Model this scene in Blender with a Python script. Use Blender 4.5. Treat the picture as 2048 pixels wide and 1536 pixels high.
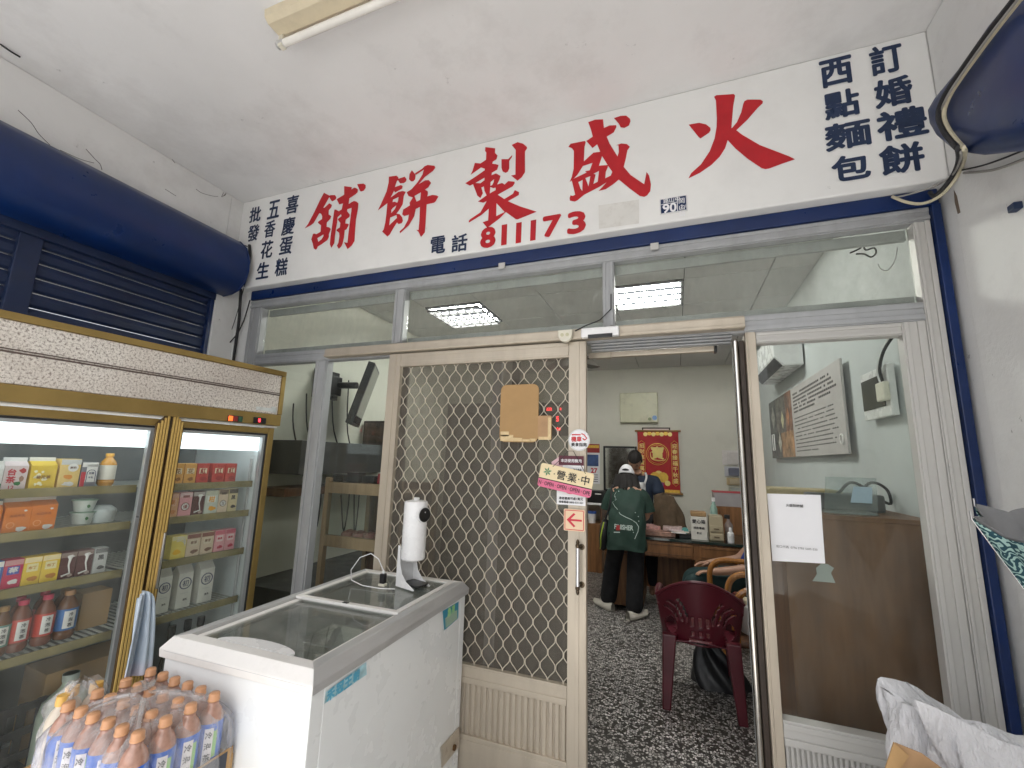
import bpy, bmesh, math, random
from mathutils import Vector, Matrix
random.seed(7)
R = math.radians
scn = bpy.context.scene
col = scn.collection
for o in list(bpy.data.objects):
    bpy.data.objects.remove(o)

# ------------------------------------------------------------------ camera
F_PX, YAW, PIT, ROL = 863.37, R(20.8236), R(9.8776), R(1.6541)
CAM = Vector((0.42, -2.13, 1.54))
fwd = Vector((-math.sin(YAW) * math.cos(PIT), math.cos(YAW) * math.cos(PIT), math.sin(PIT)))
_r0 = Vector((math.cos(YAW), math.sin(YAW), 0)); _u0 = _r0.cross(fwd)
rgt = _r0 * math.cos(ROL) + _u0 * math.sin(ROL)
upv = -_r0 * math.sin(ROL) + _u0 * math.cos(ROL)
cd = bpy.data.cameras.new('camera'); cam = bpy.data.objects.new('camera', cd); col.objects.link(cam)
cd.sensor_width = 36; cd.lens = F_PX / 2048 * 36; cd.clip_start = .02; cd.clip_end = 2000
cam.matrix_world = Matrix((rgt, upv, -fwd)).transposed().to_4x4()
cam.location = CAM
scn.camera = cam

# ------------------------------------------------------------------ sky, sun, exposure
w = bpy.data.worlds.new('World'); scn.world = w; w.use_nodes = True
nt = w.node_tree; bg = nt.nodes['Background']
sky = nt.nodes.new('ShaderNodeTexSky'); sky.sky_type = 'NISHITA'; sky.sun_disc = False
sky.sun_elevation = R(60); sky.sun_rotation = R(180); sky.dust_density = 4; sky.air_density = 1.0
hs = nt.nodes.new('ShaderNodeHueSaturation'); hs.inputs['Saturation'].default_value = .22
nt.links.new(sky.outputs[0], hs.inputs['Color']); nt.links.new(hs.outputs[0], bg.inputs[0])
bg.inputs[1].default_value = .15
sl = bpy.data.lights.new('sun', 'SUN'); sl.energy = 5.0; sl.angle = R(.6); sl.color = (1, .97, .92)
so = bpy.data.objects.new('sun', sl); col.objects.link(so)
so.rotation_euler = Vector((0, -math.cos(R(60)), math.sin(R(60)))).to_track_quat('Z', 'Y').to_euler()
so.location = (0, -8, 20)
vs = scn.view_settings
vs.view_transform = 'Standard'; vs.look = 'None'; vs.gamma = 1; vs.use_curve_mapping = False
vs.exposure = 1.30
scn.cycles.max_bounces = 14; scn.cycles.diffuse_bounces = 6; scn.cycles.transparent_max_bounces = 24
scn.cycles.use_denoising = True

# ------------------------------------------------------------------ pixel helpers (2048x1536 photo pixels -> a point on a named plane)
def ray(px, py): return fwd + rgt * ((px - 1024) / F_PX) - upv * ((py - 768) / F_PX)
def PY(px, py, y): d = ray(px, py); return CAM + d * ((y - CAM.y) / d.y)
def PX(px, py, x): d = ray(px, py); return CAM + d * ((x - CAM.x) / d.x)
def PZ(px, py, z): d = ray(px, py); return CAM + d * ((z - CAM.z) / d.z)

# ------------------------------------------------------------------ materials
MATS = {}
def _new(name):
    m = bpy.data.materials.new(name); m.use_nodes = True
    return m, m.node_tree, m.node_tree.nodes['Principled BSDF']
def _ramp(nt, fac, stops):
    r = nt.nodes.new('ShaderNodeValToRGB'); e = r.color_ramp.elements
    while len(e) < len(stops): e.new(.5)
    for i, (p, c) in enumerate(stops): e[i].position = p; e[i].color = (*c, 1) if len(c) == 3 else c
    nt.links.new(fac, r.inputs[0]); return r.outputs[0]
def _noise(nt, scale, detail=4, rough=.55, vec=None):
    n = nt.nodes.new('ShaderNodeTexNoise'); n.inputs['Scale'].default_value = scale
    n.inputs['Detail'].default_value = detail; n.inputs['Roughness'].default_value = rough
    if vec is not None: nt.links.new(vec, n.inputs['Vector'])
    return n.outputs[0]
def _coord(nt, sc=(1, 1, 1)):
    t = nt.nodes.new('ShaderNodeTexCoord'); mp = nt.nodes.new('ShaderNodeMapping')
    mp.inputs['Scale'].default_value = sc; nt.links.new(t.outputs['Object'], mp.inputs[0]); return mp.outputs[0]
def _mix(nt, fac, a, b, typ='MIX'):
    m = nt.nodes.new('ShaderNodeMix'); m.data_type = 'RGBA'; m.blend_type = typ
    for sock, v in ((m.inputs[0], fac), (m.inputs[6], a), (m.inputs[7], b)):
        if hasattr(v, 'is_linked') or isinstance(v, bpy.types.NodeSocket): nt.links.new(v, sock)
        elif isinstance(v, (int, float)): sock.default_value = v
        else: sock.default_value = (*v, 1)
    return m.outputs[2]
def _bump(nt, bsdf, h, s, d=.002):
    b = nt.nodes.new('ShaderNodeBump'); b.inputs['Strength'].default_value = s; b.inputs['Distance'].default_value = d
    nt.links.new(h, b.inputs['Height']); nt.links.new(b.outputs[0], bsdf.inputs['Normal'])
def M(name, c, rough=.5, metal=0., var=.08, scale=6., bump=0., bscale=80., grime=0., gscale=3., flecks=0., stretch=(1, 1, 1), gcol=(.10, .085, .065), coat=0., trans=0., alpha=1., fscale=22., sub=0.):
    if name in MATS: return MATS[name]
    m, nt, b = _new(name); v = _coord(nt, stretch)
    lo = tuple(max(0, x * (1 - var)) for x in c); hi = tuple(min(1, x * (1 + var)) for x in c)
    out = _ramp(nt, _noise(nt, scale, 5, .6, v), [(.3, lo), (.7, hi)])
    if grime:
        g = _ramp(nt, _noise(nt, gscale, 7, .68, v), [(.50, (0, 0, 0)), (.78, (grime,) * 3)])
        out = _mix(nt, g, out, gcol)
    if flecks:
        f = _ramp(nt, _noise(nt, fscale, 9, .75, _coord(nt, (1, 1, .6))), [(.655, (0, 0, 0)), (.70, (flecks,) * 3)])
        out = _mix(nt, f, out, (.07, .065, .06))
    nt.links.new(out, b.inputs['Base Color'])
    rr = _ramp(nt, _noise(nt, scale * 2.3, 4, .6, v), [(.25, (max(.03, rough - .1),) * 3), (.75, (min(1, rough + .1),) * 3)])
    nt.links.new(rr, b.inputs['Roughness'])
    b.inputs['Metallic'].default_value = metal
    b.inputs['Coat Weight'].default_value = coat
    b.inputs['Transmission Weight'].default_value = trans; b.inputs['Alpha'].default_value = alpha
    if bump: _bump(nt, b, _noise(nt, bscale, 5, .6, v), bump)
    MATS[name] = m; return m
def glass(name, tint=(.93, .97, .95), dirt=.05, f0=.022, dscale=14, dcol=(.75, .75, .72)):
    if name in MATS: return MATS[name]
    m, nt, b = _new(name); out = nt.nodes['Material Output']; nt.nodes.remove(b)
    tr = nt.nodes.new('ShaderNodeBsdfTransparent'); tr.inputs[0].default_value = (*tint, 1)
    gl = nt.nodes.new('ShaderNodeBsdfGlossy'); gl.inputs['Roughness'].default_value = .015
    df = nt.nodes.new('ShaderNodeBsdfDiffuse'); df.inputs[0].default_value = (*dcol, 1)
    lw = nt.nodes.new('ShaderNodeLayerWeight'); lw.inputs[0].default_value = .5      # Facing = 1 - |cos|
    pw = nt.nodes.new('ShaderNodeMath'); pw.operation = 'POWER'; pw.inputs[1].default_value = 5; nt.links.new(lw.outputs['Facing'], pw.inputs[0])
    ma = nt.nodes.new('ShaderNodeMath'); ma.operation = 'MULTIPLY_ADD'; ma.inputs[1].default_value = 1 - f0; ma.inputs[2].default_value = f0; nt.links.new(pw.outputs[0], ma.inputs[0])
    a = nt.nodes.new('ShaderNodeMixShader'); nt.links.new(ma.outputs[0], a.inputs[0])
    nt.links.new(tr.outputs[0], a.inputs[1]); nt.links.new(gl.outputs[0], a.inputs[2])
    d = _ramp(nt, _noise(nt, dscale, 8, .7, _coord(nt, (1, 1, .5))), [(.35, (dirt * .3,) * 3), (.8, (min(1, dirt * 2.2),) * 3)])
    c = nt.nodes.new('ShaderNodeMixShader'); nt.links.new(d, c.inputs[0])
    nt.links.new(a.outputs[0], c.inputs[1]); nt.links.new(df.outputs[0], c.inputs[2])
    nt.links.new(c.outputs[0], out.inputs[0]); MATS[name] = m; return m
def emit(name, c, s):
    m, nt, b = _new(name); b.inputs['Base Color'].default_value = (*c, 1)
    b.inputs['Emission Color'].default_value = (*c, 1); b.inputs['Emission Strength'].default_value = s
    MATS[name] = m; return m
def wood(name, a, bcol, rough=.45, stretch=(14, 14, 1.2), coat=0.):
    if name in MATS: return MATS[name]
    m, nt, b = _new(name); v = _coord(nt, stretch)
    n = _noise(nt, 2.2, 8, .65, v)
    out = _ramp(nt, n, [(.32, a), (.52, tuple((x + y) / 2 for x, y in zip(a, bcol))), (.7, bcol)])
    nt.links.new(out, b.inputs['Base Color']); b.inputs['Roughness'].default_value = rough
    b.inputs['Coat Weight'].default_value = coat
    _bump(nt, b, n, .25, .001); MATS[name] = m; return m
def terrazzo(name):
    m, nt, b = _new(name); v = _coord(nt)
    w1 = _noise(nt, 60, 2, .5, v); vm = nt.nodes.new('ShaderNodeMix'); vm.data_type = 'VECTOR'; vm.inputs[0].default_value = .012
    nt.links.new(v, vm.inputs[4])
    nn = nt.nodes.new('ShaderNodeTexNoise'); nn.inputs['Scale'].default_value = 60; nt.links.new(v, nn.inputs['Vector'])
    nt.links.new(nn.outputs[1], vm.inputs[5])
    vo = nt.nodes.new('ShaderNodeTexVoronoi'); vo.inputs['Scale'].default_value = 62; nt.links.new(vm.outputs[1], vo.inputs['Vector'])
    vc = nt.nodes.new('ShaderNodeSeparateColor'); nt.links.new(vo.outputs['Color'], vc.inputs[0])
    chips = _ramp(nt, vc.outputs[0], [(.0, (.04, .039, .037)), (.31, (.08, .075, .07)), (.33, (.30, .29, .27)), (.68, (.54, .53, .50)), (.88, (.75, .73, .70))])
    edge = nt.nodes.new('ShaderNodeTexVoronoi'); edge.feature = 'DISTANCE_TO_EDGE'; edge.inputs['Scale'].default_value = 62
    nt.links.new(vm.outputs[1], edge.inputs['Vector'])
    ef = _ramp(nt, edge.outputs[0], [(.06, (1, 1, 1)), (.16, (0, 0, 0))])
    out = _mix(nt, ef, chips, (.05, .047, .044))
    g = _ramp(nt, _noise(nt, 2.4, 6, .6, v), [(.4, (0, 0, 0)), (.75, (.45,) * 3)])
    out = _mix(nt, g, out, (.06, .05, .045))
    nt.links.new(out, b.inputs['Base Color']); b.inputs['Roughness'].default_value = .32
    MATS[name] = m; return m
def granite(name):
    m, nt, b = _new(name); v = _coord(nt)
    out = _ramp(nt, _noise(nt, 115, 3, .65, v), [(.32, (.14, .12, .11)), (.41, (.42, .38, .34)), (.49, (.66, .62, .57)), (.62, (.74, .70, .65))])
    g = _ramp(nt, _noise(nt, 260, 2, .6, v), [(.60, (0, 0, 0)), (.68, (.8,) * 3)])
    out = _mix(nt, g, out, (.16, .12, .11))
    h = _ramp(nt, _noise(nt, 2.5, 5, .6, v), [(.45, (0, 0, 0)), (.8, (.5,) * 3)])
    out = _mix(nt, h, out, (.42, .34, .28))
    nt.links.new(out, b.inputs['Base Color']); b.inputs['Roughness'].default_value = .35
    MATS[name] = m; return m

wall_paint = M('wall_paint', (.73, .73, .72), .75, var=.045, scale=1.6, bump=.45, bscale=70, grime=.30, gscale=2.6, flecks=.6, fscale=13, gcol=(.3, .28, .26))
ceil_paint = M('ceiling_paint', (.76, .755, .75), .8, var=.045, scale=1.6, bump=.3, bscale=70, grime=.32, gscale=1.9, gcol=(.34, .32, .30), flecks=.35, fscale=7)
sign_paint = M('sign_paint', (.80, .80, .785), .6, var=.03, scale=1.5, bump=.12, bscale=60, grime=.10, gscale=2.5, flecks=.35, fscale=14)
inner_paint = M('inner_paint', (.67, .665, .585), .7, var=.04, scale=1.4, bump=.15, bscale=50, grime=.12, gscale=2)
inner_ceil = M('inner_ceiling_panel', (.62, .62, .61), .85, var=.04, scale=2, bump=.2, bscale=120)
blue = M('blue_paint', (.003, .020, .100), .34, var=.22, scale=3, grime=.35, gscale=2.5, gcol=(.012, .018, .03))
blue_shutter = M('blue_shutter_paint', (.007, .018, .060), .5, var=.25, scale=4, grime=.3, gscale=5, gcol=(.03, .032, .035))
red_paint = M('red_paint', (.47, .006, .014), .5, var=.12, scale=9)
red_edge = M('red_outline_paint', (.86, .55, .53), .6, var=.05)
navy_paint = M('navy_paint', (.010, .026, .075), .5, var=.2, scale=20)
alu = M('aluminium', (.40, .41, .42), .5, metal=.2, var=.10, scale=5, stretch=(2, 2, .7), grime=.40, gscale=3, gcol=(.18, .17, .16))
alu_light = M('aluminium_light', (.53, .52, .495), .48, metal=.12, var=.03, scale=1.2, stretch=(1, 1, .4), flecks=.55, fscale=12)
cream = M('cream_anodised', (.50, .44, .355), .4, metal=.35, var=.07, scale=4, stretch=(2, 2, .5), grime=.28, gscale=5, gcol=(.25, .2, .14))
cream_wire = M('cream_wire', (.60, .54, .45), .45, metal=.2, var=.1, scale=12)
gold = M('gold_trim', (.34, .235, .08), .36, metal=.55, var=.12, scale=5, grime=.3, gscale=6, gcol=(.12, .075, .02))
gold_hi = M('gold_ridge', (.62, .42, .13), .45, metal=.25, var=.04)
gold_dk = M('gold_groove', (.08, .045, .012), .6)
black = M('black_plastic', (.012, .012, .013), .35, var=.2)
rubber = M('dark_rubber', (.02, .02, .022), .7, var=.2)
dark_brown = M('dark_brown_wood', (.035, .022, .015), .5, var=.3, stretch=(6, 6, 1))
white_pl = M('white_plastic', (.82, .82, .82), .28, var=.02, coat=.2)
grey_pl = M('grey_plastic', (.5, .5, .5), .4)
cream_pl = M('cream_plastic', (.72, .69, .58), .4, var=.05, grime=.25, gscale=8)
fz_white = M('freezer_enamel', (.80, .82, .82), .30, var=.015, scale=2, grime=.10, gscale=5, gcol=(.5, .46, .40), coat=.15)
paper = M('white_paper', (.84, .84, .86), .7, var=.02)
card = M('cardboard', (.42, .26, .115), .8, var=.07, scale=8, bump=.1, bscale=200)
card2 = M('cardboard_pale', (.44, .27, .14), .7, var=.10, scale=18)
tape = M('packing_tape', (.66, .50, .27), .25, var=.08, scale=30)
ink = M('black_ink', (.015, .015, .017), .6)
grey_ink = M('grey_ink', (.12, .11, .11), .7)
skin_m = M('skin', (.42, .24, .16), .5, var=.08)
hair_m = M('hair', (.010, .008, .007), .75, var=.3, scale=60, stretch=(1, 1, .1))
pane = glass('window_glass', (.93, .96, .94), .014, .018)
pane_dim = glass('transom_glass', (.92, .94, .91), .055, dscale=30)
case_glass = glass('fridge_glass', (.97, .99, .98), .04, .02, dscale=9)
lid_glass = glass('lid_glass', (.85, .88, .86), .13, .06, dscale=8, dcol=(.55, .54, .50))
tile_m = terrazzo('terrazzo')
concrete = M('pavement_concrete', (.44, .435, .43), .85, var=.12, scale=5, bump=.4, bscale=50, grime=.3)
asphalt = M('asphalt', (.055, .055, .057), .9, var=.2, scale=30, bump=.6, bscale=150)

# ------------------------------------------------------------------ mesh helpers
TM = {}
class MB:
    def __init__(s): s.v = []; s.f = []
    def add(s, vs, fs):
        n = len(s.v); s.v += [Vector(p) for p in vs]; s.f += [tuple(i + n for i in f) for f in fs]; return s
    def box(s, x0, x1, y0, y1, z0, z1):
        return s.add([(x0, y0, z0), (x1, y0, z0), (x1, y1, z0), (x0, y1, z0), (x0, y0, z1), (x1, y0, z1), (x1, y1, z1), (x0, y1, z1)],
                     [(0, 3, 2, 1), (4, 5, 6, 7), (0, 1, 5, 4), (1, 2, 6, 5), (2, 3, 7, 6), (3, 0, 4, 7)])
    def prism(s, pts, vec):
        pts = [Vector(p) for p in pts]; n = len(pts); vec = Vector(vec)
        return s.add(pts + [p + vec for p in pts], [tuple(range(n))[::-1], tuple(range(n, 2 * n))] + [(i, (i + 1) % n, n + (i + 1) % n, n + i) for i in range(n)])
    def quad(s, *p): return s.add(p, [tuple(range(len(p)))])
    def tube(s, pts, r, n=8, caps=True, closed=False):
        pts = [Vector(p) for p in pts]; rs = r if isinstance(r, (list, tuple)) else [r] * len(pts)
        k = len(pts); vs = []; nrm = None
        for i, p in enumerate(pts):
            t = (pts[(i + 1) % k] - pts[i - 1]) if closed else (pts[min(i + 1, k - 1)] - pts[max(i - 1, 0)])
            t = t.normalized() if t.length > 1e-9 else Vector((0, 0, 1))
            if nrm is None: nrm = t.orthogonal().normalized()
            else:
                nrm = nrm - t * nrm.dot(t); nrm = nrm.normalized() if nrm.length > 1e-6 else t.orthogonal().normalized()
            b = t.cross(nrm)
            for j in range(n):
                a = 2 * math.pi * j / n; vs.append(p + (nrm * math.cos(a) + b * math.sin(a)) * rs[i])
        fs = [(i * n + j, i * n + (j + 1) % n, (i + 1) * n + (j + 1) % n, (i + 1) * n + j) for i in range(k - 1) for j in range(n)]
        if closed: fs += [((k - 1) * n + j, (k - 1) * n + (j + 1) % n, (j + 1) % n, j) for j in range(n)]
        elif caps: fs += [tuple(range(n))[::-1], tuple((k - 1) * n + j for j in range(n))]
        return s.add(vs, fs)
    def cyl(s, p, q, r, n=20, r2=None): return s.tube([p, q], [r, r if r2 is None else r2], n)
    def lathe(s, prof, c=(0, 0, 0), n=20, sx=1, sy=1, caps=True):
        c = Vector(c); vs = []; k = len(prof)
        for r, z in prof:
            for j in range(n):
                a = 2 * math.pi * j / n; vs.append(c + Vector((r * math.cos(a) * sx, r * math.sin(a) * sy, z)))
        fs = [(i * n + j, i * n + (j + 1) % n, (i + 1) * n + (j + 1) % n, (i + 1) * n + j) for i in range(k - 1) for j in range(n)]
        if caps: fs += [tuple(range(n))[::-1], tuple((k - 1) * n + j for j in range(n))]
        return s.add(vs, fs)
    def grid(s, fn, nu, nv):
        vs = [fn(i / nu, j / nv) for i in range(nu + 1) for j in range(nv + 1)]
        return s.add(vs, [(i * (nv + 1) + j, (i + 1) * (nv + 1) + j, (i + 1) * (nv + 1) + j + 1, i * (nv + 1) + j + 1) for i in range(nu) for j in range(nv)])
    def xf(s, m):
        s.v = [m @ p for p in s.v]; return s
    def mesh(s, name, smooth=False):
        me = bpy.data.meshes.new(name); me.from_pydata([tuple(p) for p in s.v], [], s.f); me.update()
        bm = bmesh.new(); bm.from_mesh(me); bmesh.ops.recalc_face_normals(bm, faces=bm.faces[:]); bm.to_mesh(me); bm.free()
        if smooth:
            for p in me.polygons: p.use_smooth = True
        return me
    def build(s, name, mat, parent=None, bevel=0., smooth=False, local=False, angle=35, solid=0.):
        if parent is not None and not local:
            inv = TM[parent.name].inverted(); s.xf(inv)
        me = s.mesh(name, smooth); me.materials.append(mat)
        o = bpy.data.objects.new(name, me); col.objects.link(o); TM[o.name] = TM[parent.name] if parent is not None else Matrix()
        if parent is not None: o.parent = parent
        if solid:
            q = o.modifiers.new('solid', 'SOLIDIFY'); q.thickness = solid; q.offset = 0
        if bevel:
            q = o.modifiers.new('bevel', 'BEVEL'); q.width = bevel; q.segments = 2; q.limit_method = 'ANGLE'; q.angle_limit = R(30)
        if smooth and not bevel:
            try: me.set_sharp_from_angle(angle=R(angle))
            except Exception: pass
        return o
def link_mesh(name, me, mat, parent=None, world=True):
    if parent is not None and world: me.transform(TM[parent.name].inverted())
    if not me.materials: me.materials.append(mat)
    o = bpy.data.objects.new(name, me); col.objects.link(o)
    TM[o.name] = TM[parent.name] if parent is not None else Matrix()
    if parent is not None: o.parent = parent
    return o
def tag(o, label, cat, group=None):
    o['label'] = label; o['category'] = cat
    if group: o['group'] = group
    return o
def thing(name, label, cat, loc=(0, 0, 0), rz=0., group=None):
    o = bpy.data.objects.new(name, None); col.objects.link(o); o.empty_display_size = .05
    o.location = loc; o.rotation_euler = (0, 0, rz); TM[o.name] = Matrix.Translation(Vector(loc)) @ Matrix.Rotation(rz, 4, 'Z')
    return tag(o, label, cat, group)
def struct(o): o['kind'] = 'structure'; return o
def copy_tree(root, loc, rz=None, label=None):
    def cp(o, par):
        c = o.copy(); col.objects.link(c); c.parent = par
        TM[c.name] = TM[par.name] if par is not None else Matrix()
        for ch in o.children: cp(ch, c)
        return c
    c = root.copy(); col.objects.link(c); c.location = loc
    if rz is not None: c.rotation_euler = (0, 0, rz)
    if label: c['label'] = label
    TM[c.name] = Matrix.Translation(Vector(loc)) @ Matrix.Rotation(c.rotation_euler[2], 4, 'Z')
    for ch in root.children: cp(ch, c)
    return c
def solo(name, mb, mat, label, cat, group=None, **k):
    return tag(mb.build(name, mat, **k), label, cat, group)
_glyph = {}
def glyphs(body, bold=0.):
    key = (body, bold)
    if key not in _glyph:
        c = bpy.data.curves.new('t', 'FONT'); c.body = body; c.offset = bold; c.resolution_u = 3
        c.align_x = 'CENTER'
        o = bpy.data.objects.new('t', c); col.objects.link(o)
        me = bpy.data.meshes.new_from_object(o.evaluated_get(bpy.context.evaluated_depsgraph_get()))
        bpy.data.objects.remove(o)
        vs = [v.co.copy() for v in me.vertices]; fs = [tuple(p.vertices) for p in me.polygons]
        if vs:
            cx = (min(v.x for v in vs) + max(v.x for v in vs)) / 2; cy = (min(v.y for v in vs) + max(v.y for v in vs)) / 2
            h = max(v.y for v in vs) - min(v.y for v in vs); wd = max(v.x for v in vs) - min(v.x for v in vs)
            vs = [Vector((v.x - cx, v.y - cy, 0)) for v in vs]
        else: h = wd = 1
        _glyph[key] = (vs, fs, h, wd)
    return _glyph[key]
def text(body, mat, parent, c, xd, yd, height=None, width=None, bold=.0, lift=.0012, name='lettering'):
    vs, fs, h, wd = glyphs(body)
    if not vs: return None
    c = Vector(c); xd = Vector(xd).normalized(); yd = Vector(yd).normalized(); n = xd.cross(yd)
    sy = height / h if height else width / wd
    sx = width / wd if width else sy
    mb = MB(); b = bold * min(sx, sy)                 # a fat brush: the glyph laid down again around itself
    ring = [(0, 0)] + ([(b * math.cos(R(a)), b * math.sin(R(a))) for a in range(0, 360, 45 if len(vs) < 900 else 90)] if b else [])
    for k, (du, dv) in enumerate(ring):
        mb.add([c + xd * (v.x * sx + du) + yd * (v.y * sy + dv) + n * (lift + .00008 * k) for v in vs], fs)
    return mb.build(name, mat, parent)
def filled(polys, fn):
    """outline polygons (outer + holes, even-odd) filled flat; fn maps 2D -> 3D"""
    c = bpy.data.curves.new('p', 'CURVE'); c.dimensions = '2D'; c.fill_mode = 'FRONT'
    for pl in polys:
        s = c.splines.new('POLY'); s.points.add(len(pl) - 1); s.use_cyclic_u = True
        for q, (x, y) in zip(s.points, pl): q.co = (x / 1000, -y / 1000, 0, 1)
    o = bpy.data.objects.new('p', c); col.objects.link(o)
    me = bpy.data.meshes.new_from_object(o.evaluated_get(bpy.context.evaluated_depsgraph_get()))
    bpy.data.objects.remove(o)
    mb = MB(); mb.add([fn(v.co.x * 1000, -v.co.y * 1000) for v in me.vertices], [tuple(p.vertices) for p in me.polygons])
    return mb
def rrect(w_, h_, r, n=5):
    pts = []
    for cx, cy, a0 in ((w_ / 2 - r, h_ / 2 - r, 0), (-w_ / 2 + r, h_ / 2 - r, 90), (-w_ / 2 + r, -h_ / 2 + r, 180), (w_ / 2 - r, -h_ / 2 + r, 270)):
        for i in range(n + 1):
            a = R(a0 + 90 * i / n); pts.append((cx + r * math.cos(a), cy + r * math.sin(a)))
    return pts
def skin_mesh(name, joints, edges, root=0, sub=2, smooth=True):
    """joints: list of (pos, radius or (rx,ry)); one continuous surface"""
    me = bpy.data.meshes.new(name); me.from_pydata([j[0] for j in joints], edges, []); me.update()
    o = bpy.data.objects.new(name, me); col.objects.link(o)
    sk = o.modifiers.new('skin', 'SKIN'); sk.use_smooth_shade = True; sk.branch_smoothing = .3
    for i, j in enumerate(joints):
        r = j[1] if isinstance(j[1], tuple) else (j[1], j[1])
        me.skin_vertices[0].data[i].radius = r; me.skin_vertices[0].data[i].use_root = (i == root)
    q = o.modifiers.new('sub', 'SUBSURF'); q.levels = sub; q.render_levels = sub
    out = bpy.data.meshes.new_from_object(o.evaluated_get(bpy.context.evaluated_depsgraph_get()))
    bpy.data.objects.remove(o); out.name = name
    for p in out.polygons: p.use_smooth = True
    return out

# ------------------------------------------------------------------ main dimensions (from the photograph)
YS = -.07                                  # face of the lettered beam
XL = PY(487, 405, YS).x; XR = PY(1854, 60, YS).x
ZC = PY(487, 405, YS).z                    # porch ceiling
ZB = PY(1000, 497, YS).z                   # bottom edge of the beam
IN_Y, IN_Z, IN_XL, IN_XR = 4.78, 3.0, -2.52, 1.42

# ================================================================== SETTING
struct(MB().quad((-400, -400, -.16), (400, -400, -.16), (400, 400, -.16), (-400, 400, -.16)).build('ground', asphalt))
struct(MB().box(-12, 12, -7.5, -.001, -.158, -.03).build('pavement', concrete, bevel=.01))  # unseen apron, made wide and pale to bounce sunlight onto the ceiling
fl = struct(MB().box(IN_XL - .1, IN_XR + .1, .0, IN_Y, -.155, -.008).build('floor', M('grout', (.05, .047, .043), .9)))
tw = .6
nx = int((IN_XR - IN_XL) / tw) + 1; ny = int(IN_Y / tw) + 1
for i in range(nx):
    for j in range(ny):
        x0 = IN_XL + i * tw; y0 = .13 + j * tw; x1 = min(x0 + tw, IN_XR); y1 = min(y0 + tw, IN_Y)
        if x1 - x0 > .02 and y1 - y0 > .02: MB().box(x0 + .0015, x1 - .0015, y0 + .0015, y1 - .0015, -.008, 0).build('tile', tile_m, fl)
MB().box(IN_XL, IN_XR, .0, .127, -.006, .006).build('threshold', M('threshold_stone', (.10, .035, .03), .4), fl, bevel=.004)
# porch ceiling and side walls
struct(MB().box(-7, 7, -3.6, 6, ZC, ZC + .2).build('ceiling', ceil_paint))
wl = struct(MB().box(XL - .3, XL, -.16, .12, -.03, ZC - .001).box(XL - .3, XL, -3.6, -.16, 2.98, ZC - .001).build('wall_left', wall_paint, bevel=.006))
wr = struct(MB().box(XR, XR + .3, -3.6, .12, -.03, ZC - .001).build('wall_right', wall_paint, bevel=.006))
MB().box(XR - .007, XR + .01, -3.59, YS - .004, -.03, ZC - .003).build('plaster_skin', wall_paint, wr, bevel=.006)
# corner piers between the side walls and the aluminium front
struct(MB().box(XL - .05, PY(503, 606, 0).x - .002, .0, .12, -.03, ZB + .05).build('wall_pier', wall_paint, bevel=.006))
# shop interior shell
struct(MB().box(IN_XL - .1, IN_XL, .12, IN_Y, 0, IN_Z + .1).build('wall_interior_left', inner_paint))
struct(MB().box(IN_XR, IN_XR + .1, .12, IN_Y, 0, IN_Z + .1).build('wall_interior_right', M('inner_paint_cool', (.58, .61, .61), .7, var=.04, scale=1.4, grime=.1)))
wb = struct(MB().box(IN_XL - .1, IN_XR + .1, IN_Y, IN_Y + .1, 0, IN_Z + .1).build('wall_back', inner_paint))
zj = PY(1390, 806, IN_Y).z
MB().box(IN_XL, IN_XR, IN_Y - .004, IN_Y, zj, IN_Z - .002).build('upper_panel', inner_paint, wb)
ic = struct(MB().box(IN_XL - .1, IN_XR + .1, .1, IN_Y, IN_Z + .02, IN_Z + .12).build('ceiling_interior', M('ceiling_void', (.08, .08, .08), .9)))
P1 = [PZ(*p, IN_Z) for p in ((855, 615.7), (956, 605), (986.6, 634), (910, 646))]
P2a, P2b = PZ(1372, 557, IN_Z), PZ(1366, 610, IN_Z)
pan = .6
ox = P2b.x - pan; oy = P2a.y
L1x, L1y = (P1[0].x + P1[1].x + P1[2].x + P1[3].x) / 4, (P1[0].y + P1[2].y) / 2
i1 = round((L1x - pan / 2 - ox) / pan); j1 = round((L1y - pan / 2 - oy) / pan)
cells = []
for i in range(-9, 9):
    for j in range(-4, 10):
        x0, y0 = ox + i * pan, oy + j * pan
        x1, y1 = min(x0 + pan, IN_XR), min(y0 + pan, IN_Y); x0 = max(x0, IN_XL); y0 = max(y0, .14)
        if x1 - x0 < .03 or y1 - y0 < .03: continue
        if (i, j) in ((0, 0), (i1, j1)): cells.append((x0, y0, x1, y1)); continue
        MB().box(x0 + .004, x1 - .004, y0 + .004, y1 - .004, IN_Z, IN_Z + .019).build('ceiling_panel', inner_ceil, ic)
tube_on = emit('lit_tube', (1, .985, .94), 56)
refl = M('lamp_frame', (.06, .06, .063), .5, var=.02); refl_d = M('lamp_reflector', (.006, .0065, .008), .6, var=.02)
for _m in (refl, refl_d): _m.node_tree.nodes['Principled BSDF'].inputs['Specular IOR Level'].default_value = 0
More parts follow.
